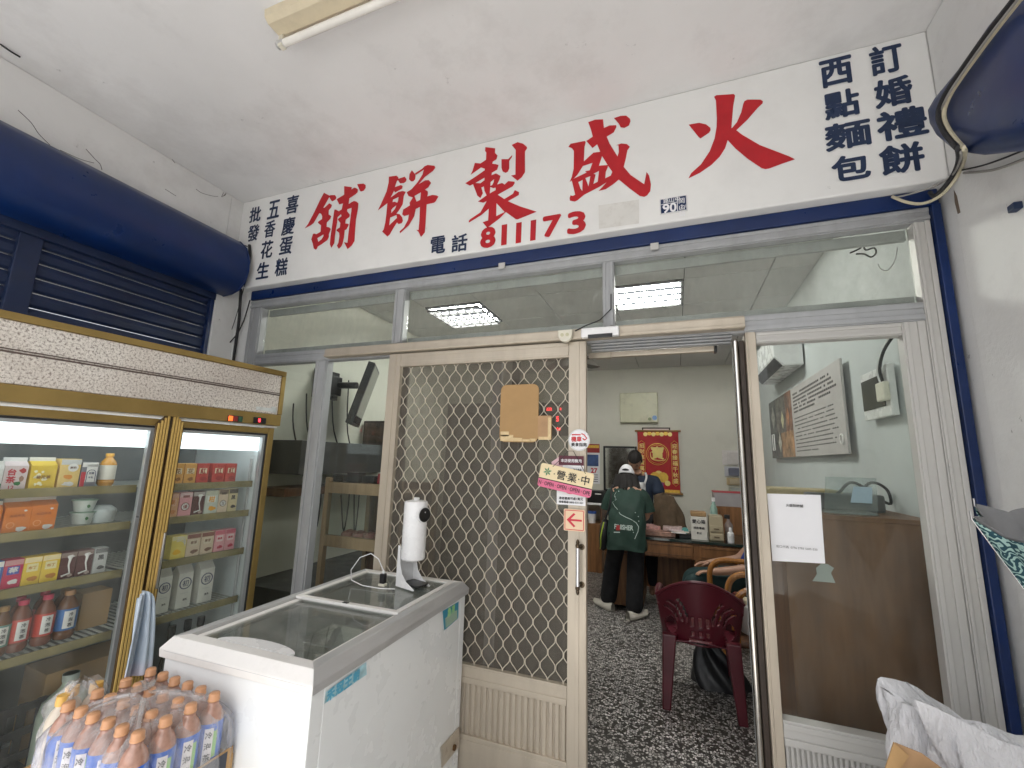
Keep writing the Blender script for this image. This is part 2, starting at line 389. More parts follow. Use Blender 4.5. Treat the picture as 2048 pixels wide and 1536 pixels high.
for k, (x0, y0, x1, y1) in enumerate(cells):
    t = thing('ceiling_light', ('lit recessed tube light with four bare glowing tubes, seen above the doorway', 'lit recessed tube light with square louvre grid, seen above the mesh door')[0 if k == (0 if cells[0][0] > cells[-1][0] else 1) else 1],
              'ceiling light', ((x0 + x1) / 2, (y0 + y1) / 2, IN_Z), 0, 'recessed lights in the shop ceiling')
    lou = t['label'].startswith('lit recessed tube light with square')
    MB().box(x0 + .01, x1 - .01, y0 + .01, y1 - .01, IN_Z + .014, IN_Z + .019).build('reflector', refl_d, t)
    fr = MB()
    for a in ((x0 + .004, x1 - .004, y0 + .004, y0 + .018), (x0 + .004, x1 - .004, y1 - .018, y1 - .004), (x0 + .004, x0 + .018, y0 + .018, y1 - .018), (x1 - .018, x1 - .004, y0 + .018, y1 - .018)):
        fr.box(*a, IN_Z - .012, IN_Z + .013)
    fr.build('frame', refl, t)
    for q in range(4):
        yy = y0 + .09 + q * (y1 - y0 - .18) / 3
        MB().cyl((x0 + .03, yy, IN_Z - .006), (x1 - .03, yy, IN_Z - .006), .014, 10).build('tube', tube_on, t, smooth=True)
    if lou:
        lv = MB()
        for q in range(7):
            xx = x0 + .03 + q * (x1 - x0 - .06) / 6; lv.box(xx - .002, xx + .002, y0 + .02, y1 - .02, IN_Z - .045, IN_Z - .024)
        for q in range(5):
            yy = y0 + .03 + q * (y1 - y0 - .06) / 4; lv.box(x0 + .02, x1 - .02, yy - .002, yy + .002, IN_Z - .0452, IN_Z - .0242)
        lv.build('louvre', refl, t)

# ================================================================== LETTERED BEAM
sb = thing('sign_beam', 'white painted beam lettered with big red characters above the shopfront', 'sign', ((XL + XR) / 2, YS, ZB))
MB().box(XL + .001, XR - .001, YS, .10, ZB, ZC - .002).build('beam', sign_paint, sb, bevel=.008)
def S(px, py, lift=.0015): return PY(px, py, YS - lift)
CH = {
 'a': ((600, 360, 150 / 1536), [
   [[(490,260),(605,320),(625,310),(715,308),(745,350),(735,395),(665,438),(640,420),(600,350),(475,575),(510,560),(600,475),(655,510),(640,560),(590,620),(585,705),(640,740),(625,790),(550,870),(545,960),(600,970),(632,1005),(590,1110),(590,1170),(560,1230),(450,1310),(365,1360),(350,1400),(325,1430),(280,1400),(260,1300),(230,1215),(265,1105),(290,1095),(335,1110),(420,1060),(430,930),(365,875),(375,850),(450,800),(455,740),(430,690),(395,680),(280,880),(230,920),(95,995),(170,890),(300,640),(400,430)],
    [(355,1190),(480,1115),(480,1150),(440,1215),(375,1265)]],
   [[(1170,85),(1300,72),(1345,105),(1345,160),(1310,215),(1250,238),(1225,215)]],
   [[(905,125),(1060,145),(1055,195),(1110,155),(1150,165),(1187,195),(1180,250),(1140,290),(1010,375),(995,495),(975,560),(965,640),(1020,710),(1010,760),(935,810),(925,890),(1000,900),(985,950),(950,1010),(915,1030),(900,1180),(870,1310),(845,1360),(795,1410),(755,1345),(785,1290),(805,1150),(800,1080),(745,1035),(750,1015),(815,970),(825,880),(775,815),(785,790),(850,740),(840,700),(770,760),(760,870),(735,1000),(715,1150),(700,1300),(640,1390),(610,1310),(625,1150),(655,950),(690,700),(705,605),(735,605),(795,640),(855,600),(880,480),(805,500),(750,395),(780,375),(905,300)]],
   [[(970,500),(1000,490),(1060,450),(1105,430),(1150,440),(1195,475),(1185,600),(1145,800),(1130,1000),(1115,1250),(1060,1340),(975,1415),(935,1340),(900,1275),(972,1285),(990,1100),(1015,900),(1050,650),(1055,570),(960,600),(940,540)]]]),
 'b': ((745, 320, 150 / 1440), [
   [[(315,320),(460,300),(490,325),(500,360),(620,320),(655,370),(645,410),(605,440),(530,450),(490,390),(470,400),(430,520),(545,480),(580,500),(570,550),(430,625),(415,590),(350,720),(500,610),(580,595),(640,610),(600,690),(580,850),(520,950),(460,1030),(520,1040),(570,1100),(585,1170),(560,1215),(500,1230),(470,1200),(400,1310),(330,1430),(285,1470),(185,1375),(215,1330),(245,1200),(265,1050),(285,830),(100,970),(160,850),(270,600),(310,430)],
    [(395,760),(500,710),(490,790),(475,820),(420,800),(385,810)], [(390,920),(460,870),(430,940),(360,1020),(360,960)], [(340,1105),(460,1055),(470,1110),(320,1255)]],
   [[(755,195),(825,280),(820,370),(780,410),(740,410),(700,370),(710,270)]], [[(815,255),(960,165),(985,185),(830,285)]],
   [[(955,168),(1000,120),(1060,95),(1190,110),(1205,150),(1160,210),(1010,320),(890,460),(1010,390),(1080,385),(1125,440),(1075,520),(1005,570),(1060,600),(1065,650),(1050,700),(1150,670),(1230,680),(1265,700),(1215,790),(1180,820),(1040,850),(1030,1000),(1020,1200),(1005,1390),(930,1480),(885,1380),(840,1340),(885,1345),(900,1150),(910,900),(830,940),(800,1080),(700,1250),(530,1405),(520,1370),(600,1300),(680,1150),(700,1050),(610,1075),(570,1045),(590,950),(720,870),(710,820),(775,720),(690,690),(655,620),(750,560),(870,420),(960,280),(985,185)],
    [(805,690),(930,620),(915,765),(845,800)]]]),
 'c': ((920, 270, 170 / 1374), [
   [[(410,195),(570,215),(565,290),(605,330),(590,390),(530,430),(520,465),(580,470),(625,485),(600,560),(515,610),(510,650),(580,620),(655,660),(640,720),(600,800),(680,775),(720,800),(780,745),(885,755),(880,790),(850,830),(610,965),(715,1035),(855,950),(885,890),(955,925),(950,970),(775,1070),(960,1150),(1240,1240),(930,1365),(900,1360),(740,1245),(650,1340),(440,1500),(365,1410),(455,1380),(465,1190),(350,1290),(145,1415),(140,1390),(165,1360),(330,1250),(430,1070),(375,1095),(290,1075),(430,975),(395,900),(385,830),(345,850),(370,940),(330,1020),(280,980),(210,795),(160,820),(85,780),(240,680),(400,570),(400,545),(340,525),(170,645),(205,570),(240,450),(330,460),(420,400),(425,280),(405,260)],
    [(250,775),(395,690),(395,730),(330,780)], [(490,820),(495,760),(550,715),(545,760),(520,810)], [(480,945),(490,840),(540,860),(575,850),(575,890)], [(590,1100),(720,1245),(585,1310)]],
   [[(670,390),(780,390),(845,320),(840,355),(795,420),(795,540),(775,590),(740,612),(690,590),(670,530)]],
   [[(835,160),(930,115),(1020,140),(1080,190),(1085,215),(1050,265),(1050,600),(1000,680),(930,738),(825,655),(895,640),(900,240),(880,215)]]]),
 'd': ((1125, 220, 190 / 1536), [
   [[(830,130),(940,95),(1030,90),(1090,140),(1100,180),(1075,250),(1000,290),(940,280),(910,220)]],
   [[(415,195),(530,155),(655,150),(670,290),(760,250),(870,245),(870,280),(830,360),(715,430),(760,540),(890,750),(910,680),(905,570),(865,572),(950,540),(1040,550),(1090,595),(1050,650),(1025,780),(990,920),(1100,1050),(1320,1200),(1360,1000),(1400,1060),(1430,1200),(1420,1310),(1370,1380),(1320,1405),(1250,1390),(1100,1280),(910,1125),(820,1200),(700,1280),(580,1310),(640,1250),(710,1170),(600,1240),(350,1370),(240,1460),(200,1480),(120,1465),(115,1420),(130,1380),(165,1390),(205,1370),(150,1140),(115,1165),(150,1080),(180,950),(185,660),(150,615),(95,595),(130,545),(360,500),(375,520),(355,600),(345,830),(500,690),(610,675),(560,555),(485,615),(385,500),(490,430),(460,320)],
    [(330,905),(485,855),(440,975),(365,990),(390,1010),(180,1110),(240,1050)], [(640,745),(730,890),(590,900)], [(735,900),(805,1000),(780,1060),(690,1105),(700,1000),(730,930)], [(255,1165),(325,1130),(320,1310),(290,1270)], [(370,1100),(450,1070),(420,1235)], [(500,1030),(590,985),(570,1160),(500,1195),(535,1045)]]]),
 'e': ((1365, 175, 240 / 1940), [
   [[(100,600),(270,570),(380,595),(450,650),(455,690),(430,730),(290,825),(260,800)]],
   [[(510,150),(545,125),(830,105),(850,130),(820,300),(790,655),(800,655),(880,560),(950,400),(980,270),(1000,220),(1050,195),(1260,195),(1300,220),(1295,255),(1215,330),(1050,520),(870,690),(960,760),(1250,930),(1720,1110),(1820,1160),(1600,1235),(1400,1310),(1340,1320),(1280,1305),(1050,1150),(860,990),(730,850),(690,980),(600,1120),(470,1250),(280,1380),(95,1470),(140,1385),(300,1240),(440,1030),(520,820),(550,640),(555,500),(540,210)]]])}
for key, ((ox_, oy_, sc), strokes) in CH.items():
    allm = MB()
    for k, polys in enumerate(strokes):
        m = filled(polys, lambda x, y: S(ox_ + x * sc, oy_ + y * sc, .0016 + .0005 * k)); allm.add(m.v, m.f)
    allm.build('red_character', red_paint, sb)
def sign_char(ch, px, py, wpx, hpx, mat, bold, name):
    hh = (S(px, py - hpx / 2) - S(px, py + hpx / 2)).length; ww = abs(S(px + wpx / 2, py).x - S(px - wpx / 2, py).x)
    text(ch, mat, sb, S(px, py), (1, 0, 0), (0, 0, 1), height=hh, width=ww, bold=bold, name=name)
for ch, px, py, wp_, hp_ in (('訂',1772,118,63,56),('婚',1786,184,74,54),('禮',1803,247,98,57),('餅',1803,317,86,56),('西',1672,144,62,53),('點',1683,208,68,52),('麵',1695,270,90,51),('包',1701,335,74,48),
                      ('喜',585,409,23,34),('慶',577,452,24,33),('蛋',572,492,24,33),('糕',563,534,23,33),('五',548,419,22,33),('香',540,458,20,31),('花',534,499,22,33),('生',526,541,23,31),('批',511,429,21,28),('發',507,466,21,30),
                      ('電',876,490,28,33),('話',919,486,30,33)):
    sign_char(ch, px, py, wp_, hp_, navy_paint, .036 if px > 1500 else .024, 'navy_character')
for ch, px, py, wp_, hp_ in (('8',976,475,26,37),('1',1008,470,0,0),('1',1037,466,0,0),('1',1066,461,0,0),('7',1104,452,32,38),('3',1153,445,32,40)):
    if ch == '1':
        MB().quad(S(px - 4.5, py - 20), S(px + 6.5, py - 22), S(px + 5, py + 19), S(px - 6, py + 21)).build('red_digit', red_paint, sb)
    else: sign_char(ch, px, py, wp_, hp_, red_paint, .045, 'red_digit')
# torn-off notice: ghost of an old paper
gp = [S(p[0], p[1], .0008) for p in ((1197, 411), (1278, 399), (1278, 447), (1198, 458))]
MB().add(gp + [p + Vector((0, -.0006, 0)) for p in gp], [(4, 5, 6, 7)]).build('paper_ghost', M('paper_ghost', (.70, .69, .66), .8, var=.05, grime=.6, gscale=18, gcol=(.5, .47, .43)), sb)
# house-number plate
pc = [S(*p, .004) for p in ((1319, 399), (1374, 393), (1374, 428), (1320, 430))]
ap = thing('address_plate', 'small dark blue enamel house number plate on the white beam', 'house number', (pc[2] + pc[3]) / 2)
x0, x1, z0, z1 = pc[0].x, pc[1].x, pc[3].z, pc[0].z
MB().box(x0, x1, YS - .006, YS, z0, z1).build('rim', M('plate_rim', (.7, .7, .7), .4), ap, bevel=.002)
MB().box(x0 + .005, x1 - .005, YS - .0075, YS - .006, z0 + .005, z1 - .005).build('enamel', M('plate_blue', (.01, .03, .10), .3), ap)
MB().box(x0 + .005, x1 - .045, YS - .0083, YS - .0075, z0 + (z1 - z0) * .60, z0 + (z1 - z0) * .63).box(x1 - .046, x1 - .043, YS - .0083, YS - .0075, z0 + .005, z1 - .005).build('rule', paper, ap)
yy = YS - .0078
text('路山中', paper, ap, (x0 + .055, yy, z0 + (z1 - z0) * .80), (1, 0, 0), (0, 0, 1), width=.075, bold=.01)
text('90', paper, ap, (x0 + .045, yy, z0 + (z1 - z0) * .32), (1, 0, 0), (0, 0, 1), height=.045, bold=.03)
text('之1', paper, ap, (x0 + .105, yy, z0 + (z1 - z0) * .28), (1, 0, 0), (0, 0, 1), height=.02)
for k, ch in enumerate('岡山鎮'): text(ch, paper, ap, (x1 - .025, yy, z1 - .03 - k * .034), (1, 0, 0), (0, 0, 1), height=.027, bold=.01)

# ================================================================== BLUE SHUTTER GEAR
ztop = PY(1230, 468, 0).z; zbl = PY(1230, 500, 0).z
FXL, FXR = PY(503, 606, 0).x, PY(1890, 600, 0).x
FXG = PY(1892, 600, -.02).x; FXH = PY(1912, 600, -.02).x
bl = thing('shutter_lintel', 'dark blue steel shutter slot along the underside of the beam', 'shutter slot', (0, 0, zbl))
MB().box(FXL, FXH, -.012, .09, zbl, ZB - .001).build('slot_plate', blue, bl, bevel=.004)
MB().box(FXG, FXH, -.02, .09, -.03, zbl - .002).build('guide_rail', blue, bl, bevel=.003)
for px, py in ((1003, 531), (1309, 492)):
    p = PY(px, py, -.02); MB().box(p.x - .020, p.x + .020, -.020, -.0121, p.z - .018, p.z + .018).build('bracket', alu_light, bl, bevel=.002)
# left: round-fronted housing with slatted shutter under it
hb = thing('shutter_housing', 'long rounded dark blue shutter housing above the slatted shutter', 'shutter box', (XL, -1.8, 2.7))
prof = [(0, 3.05), (.10, 3.03), (.17, 2.97), (.215, 2.87), (.22, 2.79), (.20, 2.71), (.15, 2.66), (.08, 2.635), (0, 2.63)]
MB().prism([(XL + x, -.118, z) for x, z in prof], (0, -3.3, 0)).build('casing', blue, hb, smooth=True, angle=40)
MB().box(XL - .10, XL + .001, -3.4, -.165, 2.585, 2.99).build('back_plate', blue_shutter, hb)
MB().prism([(XL + x * 1.03, -.112, z + (.004 if z > 2.8 else -.004)) for x, z in prof], (0, -.012, 0)).build('end_cap', blue, hb, bevel=.003)
rs = thing('rolling_shutter', 'dark blue slatted roller shutter behind the drinks fridge', 'shutter', (XL - .06, -1.6, 0))
sh0 = MB().add([(0, 0, 0), (.012, 0, .012), (.016, 0, .045), (.010, 0, .066), (-.006, 0, .074), (-.02, 0, .074), (-.02, 0, 0),
                (0, 1, 0), (.012, 1, .012), (.016, 1, .045), (.010, 1, .066), (-.006, 1, .074), (-.02, 1, .074), (-.02, 1, 0)],
               [(6, 5, 4, 3, 2, 1, 0), (7, 8, 9, 10, 11, 12, 13)] + [(i, (i + 1) % 7, 7 + (i + 1) % 7, 7 + i) for i in range(7)])
YM = PX(38, 560, XL - .05).y
segs = ((-.185, YM + .04), (YM - .04, -3.4))
for si, (ya, yb) in enumerate(segs):
    me = None
    for k in range(33):
        z = .02 + k * .079
        if z > 2.62: break
        if me is None:
            mb = MB(); mb.add([(p.x, ya + (yb - ya) * p.y, p.z) for p in sh0.v], sh0.f); o = mb.build('slat', blue_shutter); me = o.data
        else: o = bpy.data.objects.new('slat', me); col.objects.link(o)
        o.parent = rs; o.matrix_parent_inverse = Matrix(); o.location = Vector((XL - .05, 0, z)) - rs.location
MB().box(XL - .09, XL - .012, -.187, -.161, -.03, 2.63).build('guide_rail', blue, rs, bevel=.003)
MB().box(XL - .09, XL - .018, YM - .045, YM + .045, -.03, 2.63).build('centre_post', blue_shutter, rs, bevel=.004)
# right: rounded drum cover on the side wall
dc = thing('drum_cover', 'bulging dark blue shutter drum cover with cables looped around it', 'shutter box', (XR, -.5, 2.6))
XD = XR - .12
pts = [PX(px, py, XD) for px, py in ((1885, 215), (1888, 245), (1902, 275), (1930, 300), (1970, 310), (2048, 302), (2150, 270))]
pts += [PX(px, py, XD) for px, py in ((2230, 200), (2250, 80), (2200, -40), (2120, -70), (2039, 0), (1960, 108), (1900, 188))]
cen = sum((p for p in pts), Vector()) / len(pts)
mb = MB(); n = len(pts); rings = [(0, .0), (-.035, .012), (-.06, .045), (-.075, .10)]
vs_ = []
for q, (dx, ins) in enumerate([(.12, .24)] + [(d, i) for d, i in rings]):
    for p in pts:
        c2 = p + (cen - p).normalized() * ins; vs_.append((XD + dx, c2.y, c2.z))
mb.add(vs_, [(r * n + i, r * n + (i + 1) % n, (r + 1) * n + (i + 1) % n, (r + 1) * n + i) for r in range(4) for i in range(n)] + [tuple(4 * n + i for i in range(n))])
mb.build('cover', blue, dc, smooth=True, angle=50)

# ================================================================== ALUMINIUM SHOPFRONT
zgt = PY(1230, 523, 0).z                       # top of transom glass
zrt, zrb = PY(1700, 615, 0).z, PY(1700, 651, 0).z   # transom rail
gxl = PY(525.5, 618, 0).x
sf = thing('shopfront_frame', 'grey aluminium shopfront frame with three transom panes under the lettered beam', 'shopfront', (0, 0, 0))
def prof_rail(name, x0, x1, z0, z1, y0=.0, y1=.052, mat=alu, parent=sf, lips=True, vert=False):
    """an extruded section: box with two raised lips so that the face is not flat"""
    mb = MB().box(x0, x1, y0, y1, z0, z1)
    if lips:
        if vert:
            wv = x1 - x0; mb.box(x0 + wv * .08, x0 + wv * .28, y0 - .006, y0, z0 + .001, z1 - .001).box(x0 + wv * .62, x0 + wv * .92, y0 - .009, y0, z0 + .001, z1 - .001)
        else:
            hv = z1 - z0; mb.box(x0 + .001, x1 - .001, y0 - .008, y0, z0 + hv * .08, z0 + hv * .34).box(x0 + .001, x1 - .001, y0 - .005, y0, z0 + hv * .66, z0 + hv * .9)
    return mb.build(name, mat, parent, bevel=.002)
prof_rail('head_rail', FXL, FXG - .002, zgt, zbl - .002)
prof_rail('transom_rail', gxl + .001, PY(1846, 600, 0).x - .001, zrb, zrt)
prof_rail('jamb', FXL, gxl, .0, zgt - .001, vert=True)
jx = PY(1846, 600, 0).x
prof_rail('jamb', jx, FXG - .002, .0, zgt - .001, mat=alu_light, vert=True)
m1a, m1b = PY(785, 650, 0).x, PY(806, 650, 0).x
m2a, m2b = PY(1205, 565, 0).x, PY(1228, 560, 0).x
for a, b in ((m1a, m1b), (m2a, m2b)): prof_rail('mullion', a, b, zrt + .001, zgt - .001, vert=True)
for a, b in ((gxl, m1a), (m1b, m2a), (m2b, jx)):
    p = MB().box(a + .001, b - .001, .040, .045, zrt + .001, zgt - .001).build('transom_pane', pane_dim, sf)
    MB().box(a + .001, b - .001, .058, .078, zgt - .05, zgt - .002).box(a + .001, b - .001, .058, .078, zrt + .001, zrt + .045).build('glazing_bead', alu, p, bevel=.002)
pxa, pxb = PY(630, 735, 0).x, PY(655, 730, 0).x
prof_rail('post', pxa, pxb, .0, zrb - .001, vert=True)
DX0, DX1 = PY(780, 708, -.05).x, PY(1172, 680, -.05).x
for a, b in ((gxl, pxa), (pxb, DX0 + .05)):
    prof_rail('bottom_rail', a + .001, b - .001, .0, .14)
    MB().box(a + .001, b - .001, .048, .053, .141, zrb - .001).build('side_pane', pane, sf)
# right-hand fixed panel
sx0, sx1 = PY(1491, 690, 0).x, PY(1512, 690, 0).x
gx1 = PY(1806, 676, 0).x; zpt = PY(1700, 676, 0).z; zpb = PY(1562, 1439, 0).z; zk = zpb - .09
wp = thing('window_panel', 'fixed glazed side panel with ribbed aluminium kick plate beside the doorway', 'window', ((sx0 + jx) / 2, 0, 0))
MB().box(sx0, sx1, -.005, .09, .0, zrb - .001).box(sx0 + .006, sx0 + .012, -.009, -.005, .001, zrb - .002).build('stile', cream, wp, bevel=.002)
prof_rail('stile', gx1, jx - .001, .0, zrb - .001, mat=alu_light, parent=wp, vert=True)
prof_rail('top_rail', sx1 + .001, gx1 - .001, zpt, zrb - .001, mat=alu_light, parent=wp)
prof_rail('mid_rail', sx1 + .001, gx1 - .001, zk, zpb, mat=alu_light, parent=wp)
MB().box(sx1 + .001, gx1 - .001, .045, .05, zpb + .001, zpt - .001).build('pane', pane, wp)
mb = MB(); nrib = 30
for k in range(nrib):
    x = sx1 + .003 + (gx1 - sx1 - .006) * k / nrib; wv = (gx1 - sx1 - .006) / nrib
    mb.prism([(x, .02, .1), (x + wv * .15, .008, .1), (x + wv * .62, .008, .1), (x + wv * .78, .02, .1)], (0, 0, zk - .102))
mb.box(sx1 + .001, gx1 - .001, .021, .03, .1, zk - .001).build('kick_plate', alu_light, wp)
prof_rail('bottom_rail', sx1 + .001, gx1 - .001, .0, .099, mat=alu_light, parent=wp)
# doorway jamb: dark timber strip and steel edge of the open door
dj = thing('sliding_door_edge', 'edge of open sliding door, steel tube beside dark brown strip', 'door', (sx0 - .03, .03, 0))
MB().box(sx0 - .024, sx0 - .002, .02, .10, .0, zrb - .03).build('timber_strip', dark_brown, dj, bevel=.003)
MB().cyl((sx0 - .038, .03, .006), (sx0 - .038, .03, zrb - .03), .0125, 14).build('steel_edge', M('polished_steel', (.62, .6, .56), .18, metal=1.), dj, smooth=True)
MB().box(sx0 - .045, sx0 - .026, .045, .10, .0, zrb - .04).build('door_stile', alu, dj, bevel=.002)
# header tracks above the doorway
tr = thing('door_track', 'cream sliding door track running above mesh door and doorway', 'door track', (-.5, -.06, 2.15))
tx0, tx1 = PY(650, 705, -.06).x, PY(1490, 645, -.06).x
tz0, tz1 = PY(1490, 655, -.06).z, PY(1490, 633, -.06).z
MB().box(tx0, tx1, -.065, -.011, tz0, tz1).box(tx0 + .001, tx1 - .001, -.072, -.065, tz0 + .002, tz0 + .016).box(tx0 + .002, tx1 - .002, -.058, -.011, tz1, tz1 + .006).build('cover', cream, tr, bevel=.003)
ta = DX1 + .01
for k in range(3):
    z = zrb - .002 - k * .010; MB().box(ta, sx0 - .05, .012 + k * .02, .09, z - .0085, z).build('rail', alu, tr, bevel=.003)
p = PY(1460, 668, -.03)
cl = thing('door_closer', 'cream closer bar slung under the track inside the doorway', 'door closer', (ta, .1, tz0 - .1))
a, b = PY(1178, 712, .12), PY(1428, 699, .12)
MB().box(a.x, b.x, .105, .135, a.z - .015, a.z + .012).build('bar', cream, cl, bevel=.003)
MB().box(PY(1190, 703, .1).x, PY(1222, 703, .1).x, .095, .138, a.z - .019, a.z + .016).build('sleeve', cream, cl, bevel=.003)
MB().box(b.x, b.x + .012, .1, .14, a.z - .02, a.z + .03).build('end_bracket', black, cl, bevel=.002)

# ================================================================== MESH DOOR
md = thing('mesh_door', 'cream framed sliding security door filled with diamond wire mesh', 'door', ((DX0 + DX1) / 2, -.04, 0))
Dt = PY(1172, 682, -.05).z; mx0, mx1 = PY(801, 735, -.05).x, PY(1138, 712, -.05).x
mzt, mzb = PY(1000, 722, -.05).z, PY(1132, 1372, -.05).z
kz1, kz0 = PY(1150, 1417, -.05).z, PY(1145, 1529, -.05).z
def stile(x0, x1, z0, z1, nm):
    wv = x1 - x0
    MB().box(x0, x1, -.052, -.02, z0, z1).box(x0 + wv * .42, x0 + wv * .62, -.056, -.052, z0 + .001, z1 - .001).box(x0 + wv * .80, x0 + wv * .95, -.054, -.052, z0 + .001, z1 - .001).build(nm, cream, md, bevel=.002)
stile(DX0, mx0, .012, Dt, 'stile'); stile(mx1, DX1, .012, Dt, 'stile')
for z0, z1, nm in ((mzt, Dt, 'top_rail'), (kz1, mzb, 'mid_rail'), (.012, kz0, 'bottom_rail')):
    h = z1 - z0
    MB().box(mx0 + .001, mx1 - .001, -.051, -.021, z0, z1).box(mx0 + .002, mx1 - .002, -.055, -.051, z0 + h * .1, z0 + h * .35).box(mx0 + .002, mx1 - .002, -.054, -.051, z0 + h * .72, z0 + h * .92).build(nm, cream, md, bevel=.002)
mb = MB(); nrib = 34; wv = (mx1 - mx0 - .004) / nrib
for k in range(nrib):
    x = mx0 + .002 + k * wv
    mb.prism([(x, -.034, kz0), (x + wv * .2, -.041, kz0), (x + wv * .7, -.041, kz0), (x + wv * .85, -.034, kz0)], (0, 0, kz1 - kz0))
mb.box(mx0 + .001, mx1 - .001, -.033, -.028, kz0, kz1).build('kick_plate', cream, md)
cw, chh = .0735, .118
mb = MB(); nw = int((mx1 - mx0) / (cw / 2)) + 1; npz = int((mzt - mzb) / chh * 10)
def tri(t):
    return max(-1, min(1, 1.14 * math.cos(2 * math.pi * t)))
for i in range(nw + 1):
    xc = mx0 + (i + .25) * cw / 2; pts = []
    for k in range(npz + 1):
        z = mzb + (mzt - mzb) * k / npz
        x = xc + (-1) ** i * (cw / 4 - .0016) * tri((z - mzb) / chh)
        pts.append((min(max(x, mx0 - .004), mx1 + .004), -.038 + .0012 * (-1) ** i, z))
    mb.tube(pts, .0023, 5)
mb.build('wire_mesh', cream_wire, md, smooth=True, angle=80)
scr = glass('insect_screen', (.62, .60, .57), .0, .0, 20); _n = scr.node_tree
for nd in _n.nodes:
    if nd.type == 'BSDF_DIFFUSE': nd.inputs[0].default_value = (.21, .19, .16, 1); dfn = nd
    if nd.type == 'MIX_SHADER' and nd.inputs[2].is_linked and nd.inputs[2].links[0].from_node.type == 'BSDF_DIFFUSE':
        for l in list(nd.inputs[0].links): _n.links.remove(l)
        nd.inputs[0].default_value = .47
MB().quad((mx0 + .001, -.027, mzb), (mx1 - .001, -.027, mzb), (mx1 - .001, -.027, mzt), (mx0 + .001, -.027, mzt)).build('insect_screen', scr, md)
# pull handle
hz1, hz0 = PY(1159, 1082, -.07).z, PY(1159, 1184, -.07).z; hx = PY(1157, 1130, -.07).x
h = MB().cyl((hx, -.088, hz0 + .028), (hx, -.088, hz1 - .028), .0085, 14).build('handle', M('handle_white_metal', (.72, .72, .74), .2, metal=.8), md, smooth=True)
hb_ = MB()
for s, z in ((1, hz1 - .028), (-1, hz0 + .028)):
    hb_.lathe([(.001, 0), (.010, .002), (.011, .012), (.007, .018), (.009, .024), (.005, .034), (.001, .038)] if s > 0 else [(.001, -.038), (.005, -.034), (.009, -.024), (.007, -.018), (.011, -.012), (.010, -.002), (.001, 0)], (hx, -.088, z), 12)
    hb_.cyl((hx, -.088, z), (hx + .012, -.054, z), .006, 10).cyl((hx + .012, -.0545, z), (hx + .012, -.0528, z), .014, 14)
hb_.build('mount', M('aged_brass', (.12, .09, .06), .35, metal=.9), h, smooth=True)
# inner sliding glass doors behind the mesh
for k, (a, b, y) in enumerate(((DX0 + .02, PY(1003, 800, .06).x, .06), (PY(1040, 800, .1).x - .045, DX1 - .025, .095))):
    gd = thing('glass_door', ('inner glass sliding door behind the mesh, pane nearer the freezer', 'inner glass sliding door behind the mesh, pane nearer the doorway')[k], 'door', ((a + b) / 2, y, 0))
    for q0, q1 in ((a, a + .045), (b - .05, b)): MB().box(q0, q1, y - .012, y + .012, .0, zrb - .03).build('stile', alu if q1 == b else dark_brown, gd, bevel=.002)
    MB().box(a + .046, b - .051, y - .012, y + .012, .0, .16).build('bottom_rail', alu, gd, bevel=.002)
    MB().box(a + .046, b - .051, y - .003, y + .003, .161, zrb - .03).build('pane', pane, gd)

# ------------------------------------------------------------------ things fixed on the door and frame
def YD(px, py, y=-.062): return PY(px, py, y)
# auto-door sensor, doorbell
a, b = YD(1162, 657, -.10), YD(1238, 672, -.10)
sn = thing('door_sensor', 'white and grey automatic door sensor over the mesh door corner', 'sensor', ((a.x + b.x) / 2, -.09, b.z))
MB().box(a.x, b.x, -.105, -.0725, b.z + .004, a.z).build('housing', white_pl, sn, bevel=.006)
MB().box(a.x + .035, b.x - .03, -.108, -.1055, b.z - .004, b.z + .016).build('lens', black, sn, bevel=.003)
c = YD(1131, 674, -.085)
db = thing('doorbell', 'cream half-round plastic chime box on the door track', 'chime box', c)
pl = [(c.x + .036 * math.cos(t), c.z + .012 + .04 * math.sin(t)) for t in [R(180 + 180 * i / 14) for i in range(15)]] + [(c.x + .036, c.z + .035), (c.x - .036, c.z + .035)]
MB().prism([(x, -.098, z) for x, z in pl], (0, .024, 0)).build('case', cream_pl, db, bevel=.004)
for s in (-.014, .012): MB().cyl((c.x + s, -.1005, c.z + .008), (c.x + s, -.098, c.z + .008), .009, 14).build('button', M('olive_plastic', (.52, .50, .33), .4), db)
solo('sensor_cable', MB().tube([PY(1222, 588, -.012), PY(1222, 618, -.014), PY(1200, 640, -.03), PY(1170, 652, -.06), PY(1150, 662, -.078)], .003, 6), rubber, 'thin dark cable curling down the mullion to the door sensor', 'cable', smooth=True)
# cardboard on the mesh
a, b = YD(1004, 771, -.05), YD(1077, 885, -.05)
cx, cz, wv, hv = (a.x + b.x) / 2, (a.z + b.z) / 2, b.x - a.x, a.z - b.z
cb = thing('cardboard_sheet', 'tan cardboard sheet with rounded corners taped on the wire mesh', 'cardboard', (cx, -.055, b.z))
MB().prism([(cx + x, -.062, cz + z) for x, z in rrect(wv, hv, .03)], (0, .006, 0)).build('sheet', card, cb)
for x, z, tw_, th in ((-.085, -.115, .05, .025), (-.075, -.145, .08, .045), (-.005, -.152, .05, .03), (.05, -.155, .045, .022), (.085, -.15, .03, .02)):
    MB().box(max(cx - wv * .47, cx + x * .9 - tw_ / 2), cx + x * .9 + tw_ / 2, -.0632, -.0622, max(cz - hv * .485, cz + z * .93 - th / 2), cz + z * .93 + th / 2).build('tape_strip', tape, cb)
a, b = YD(1078, 832, -.05), YD(1104, 880, -.05)
cx, cz = (a.x + b.x) / 2, (a.z + b.z) / 2
sbx = thing('cardboard_pad', 'small taped orange-brown cardboard pad beside the cardboard sheet', 'cardboard', (cx, -.05, b.z))
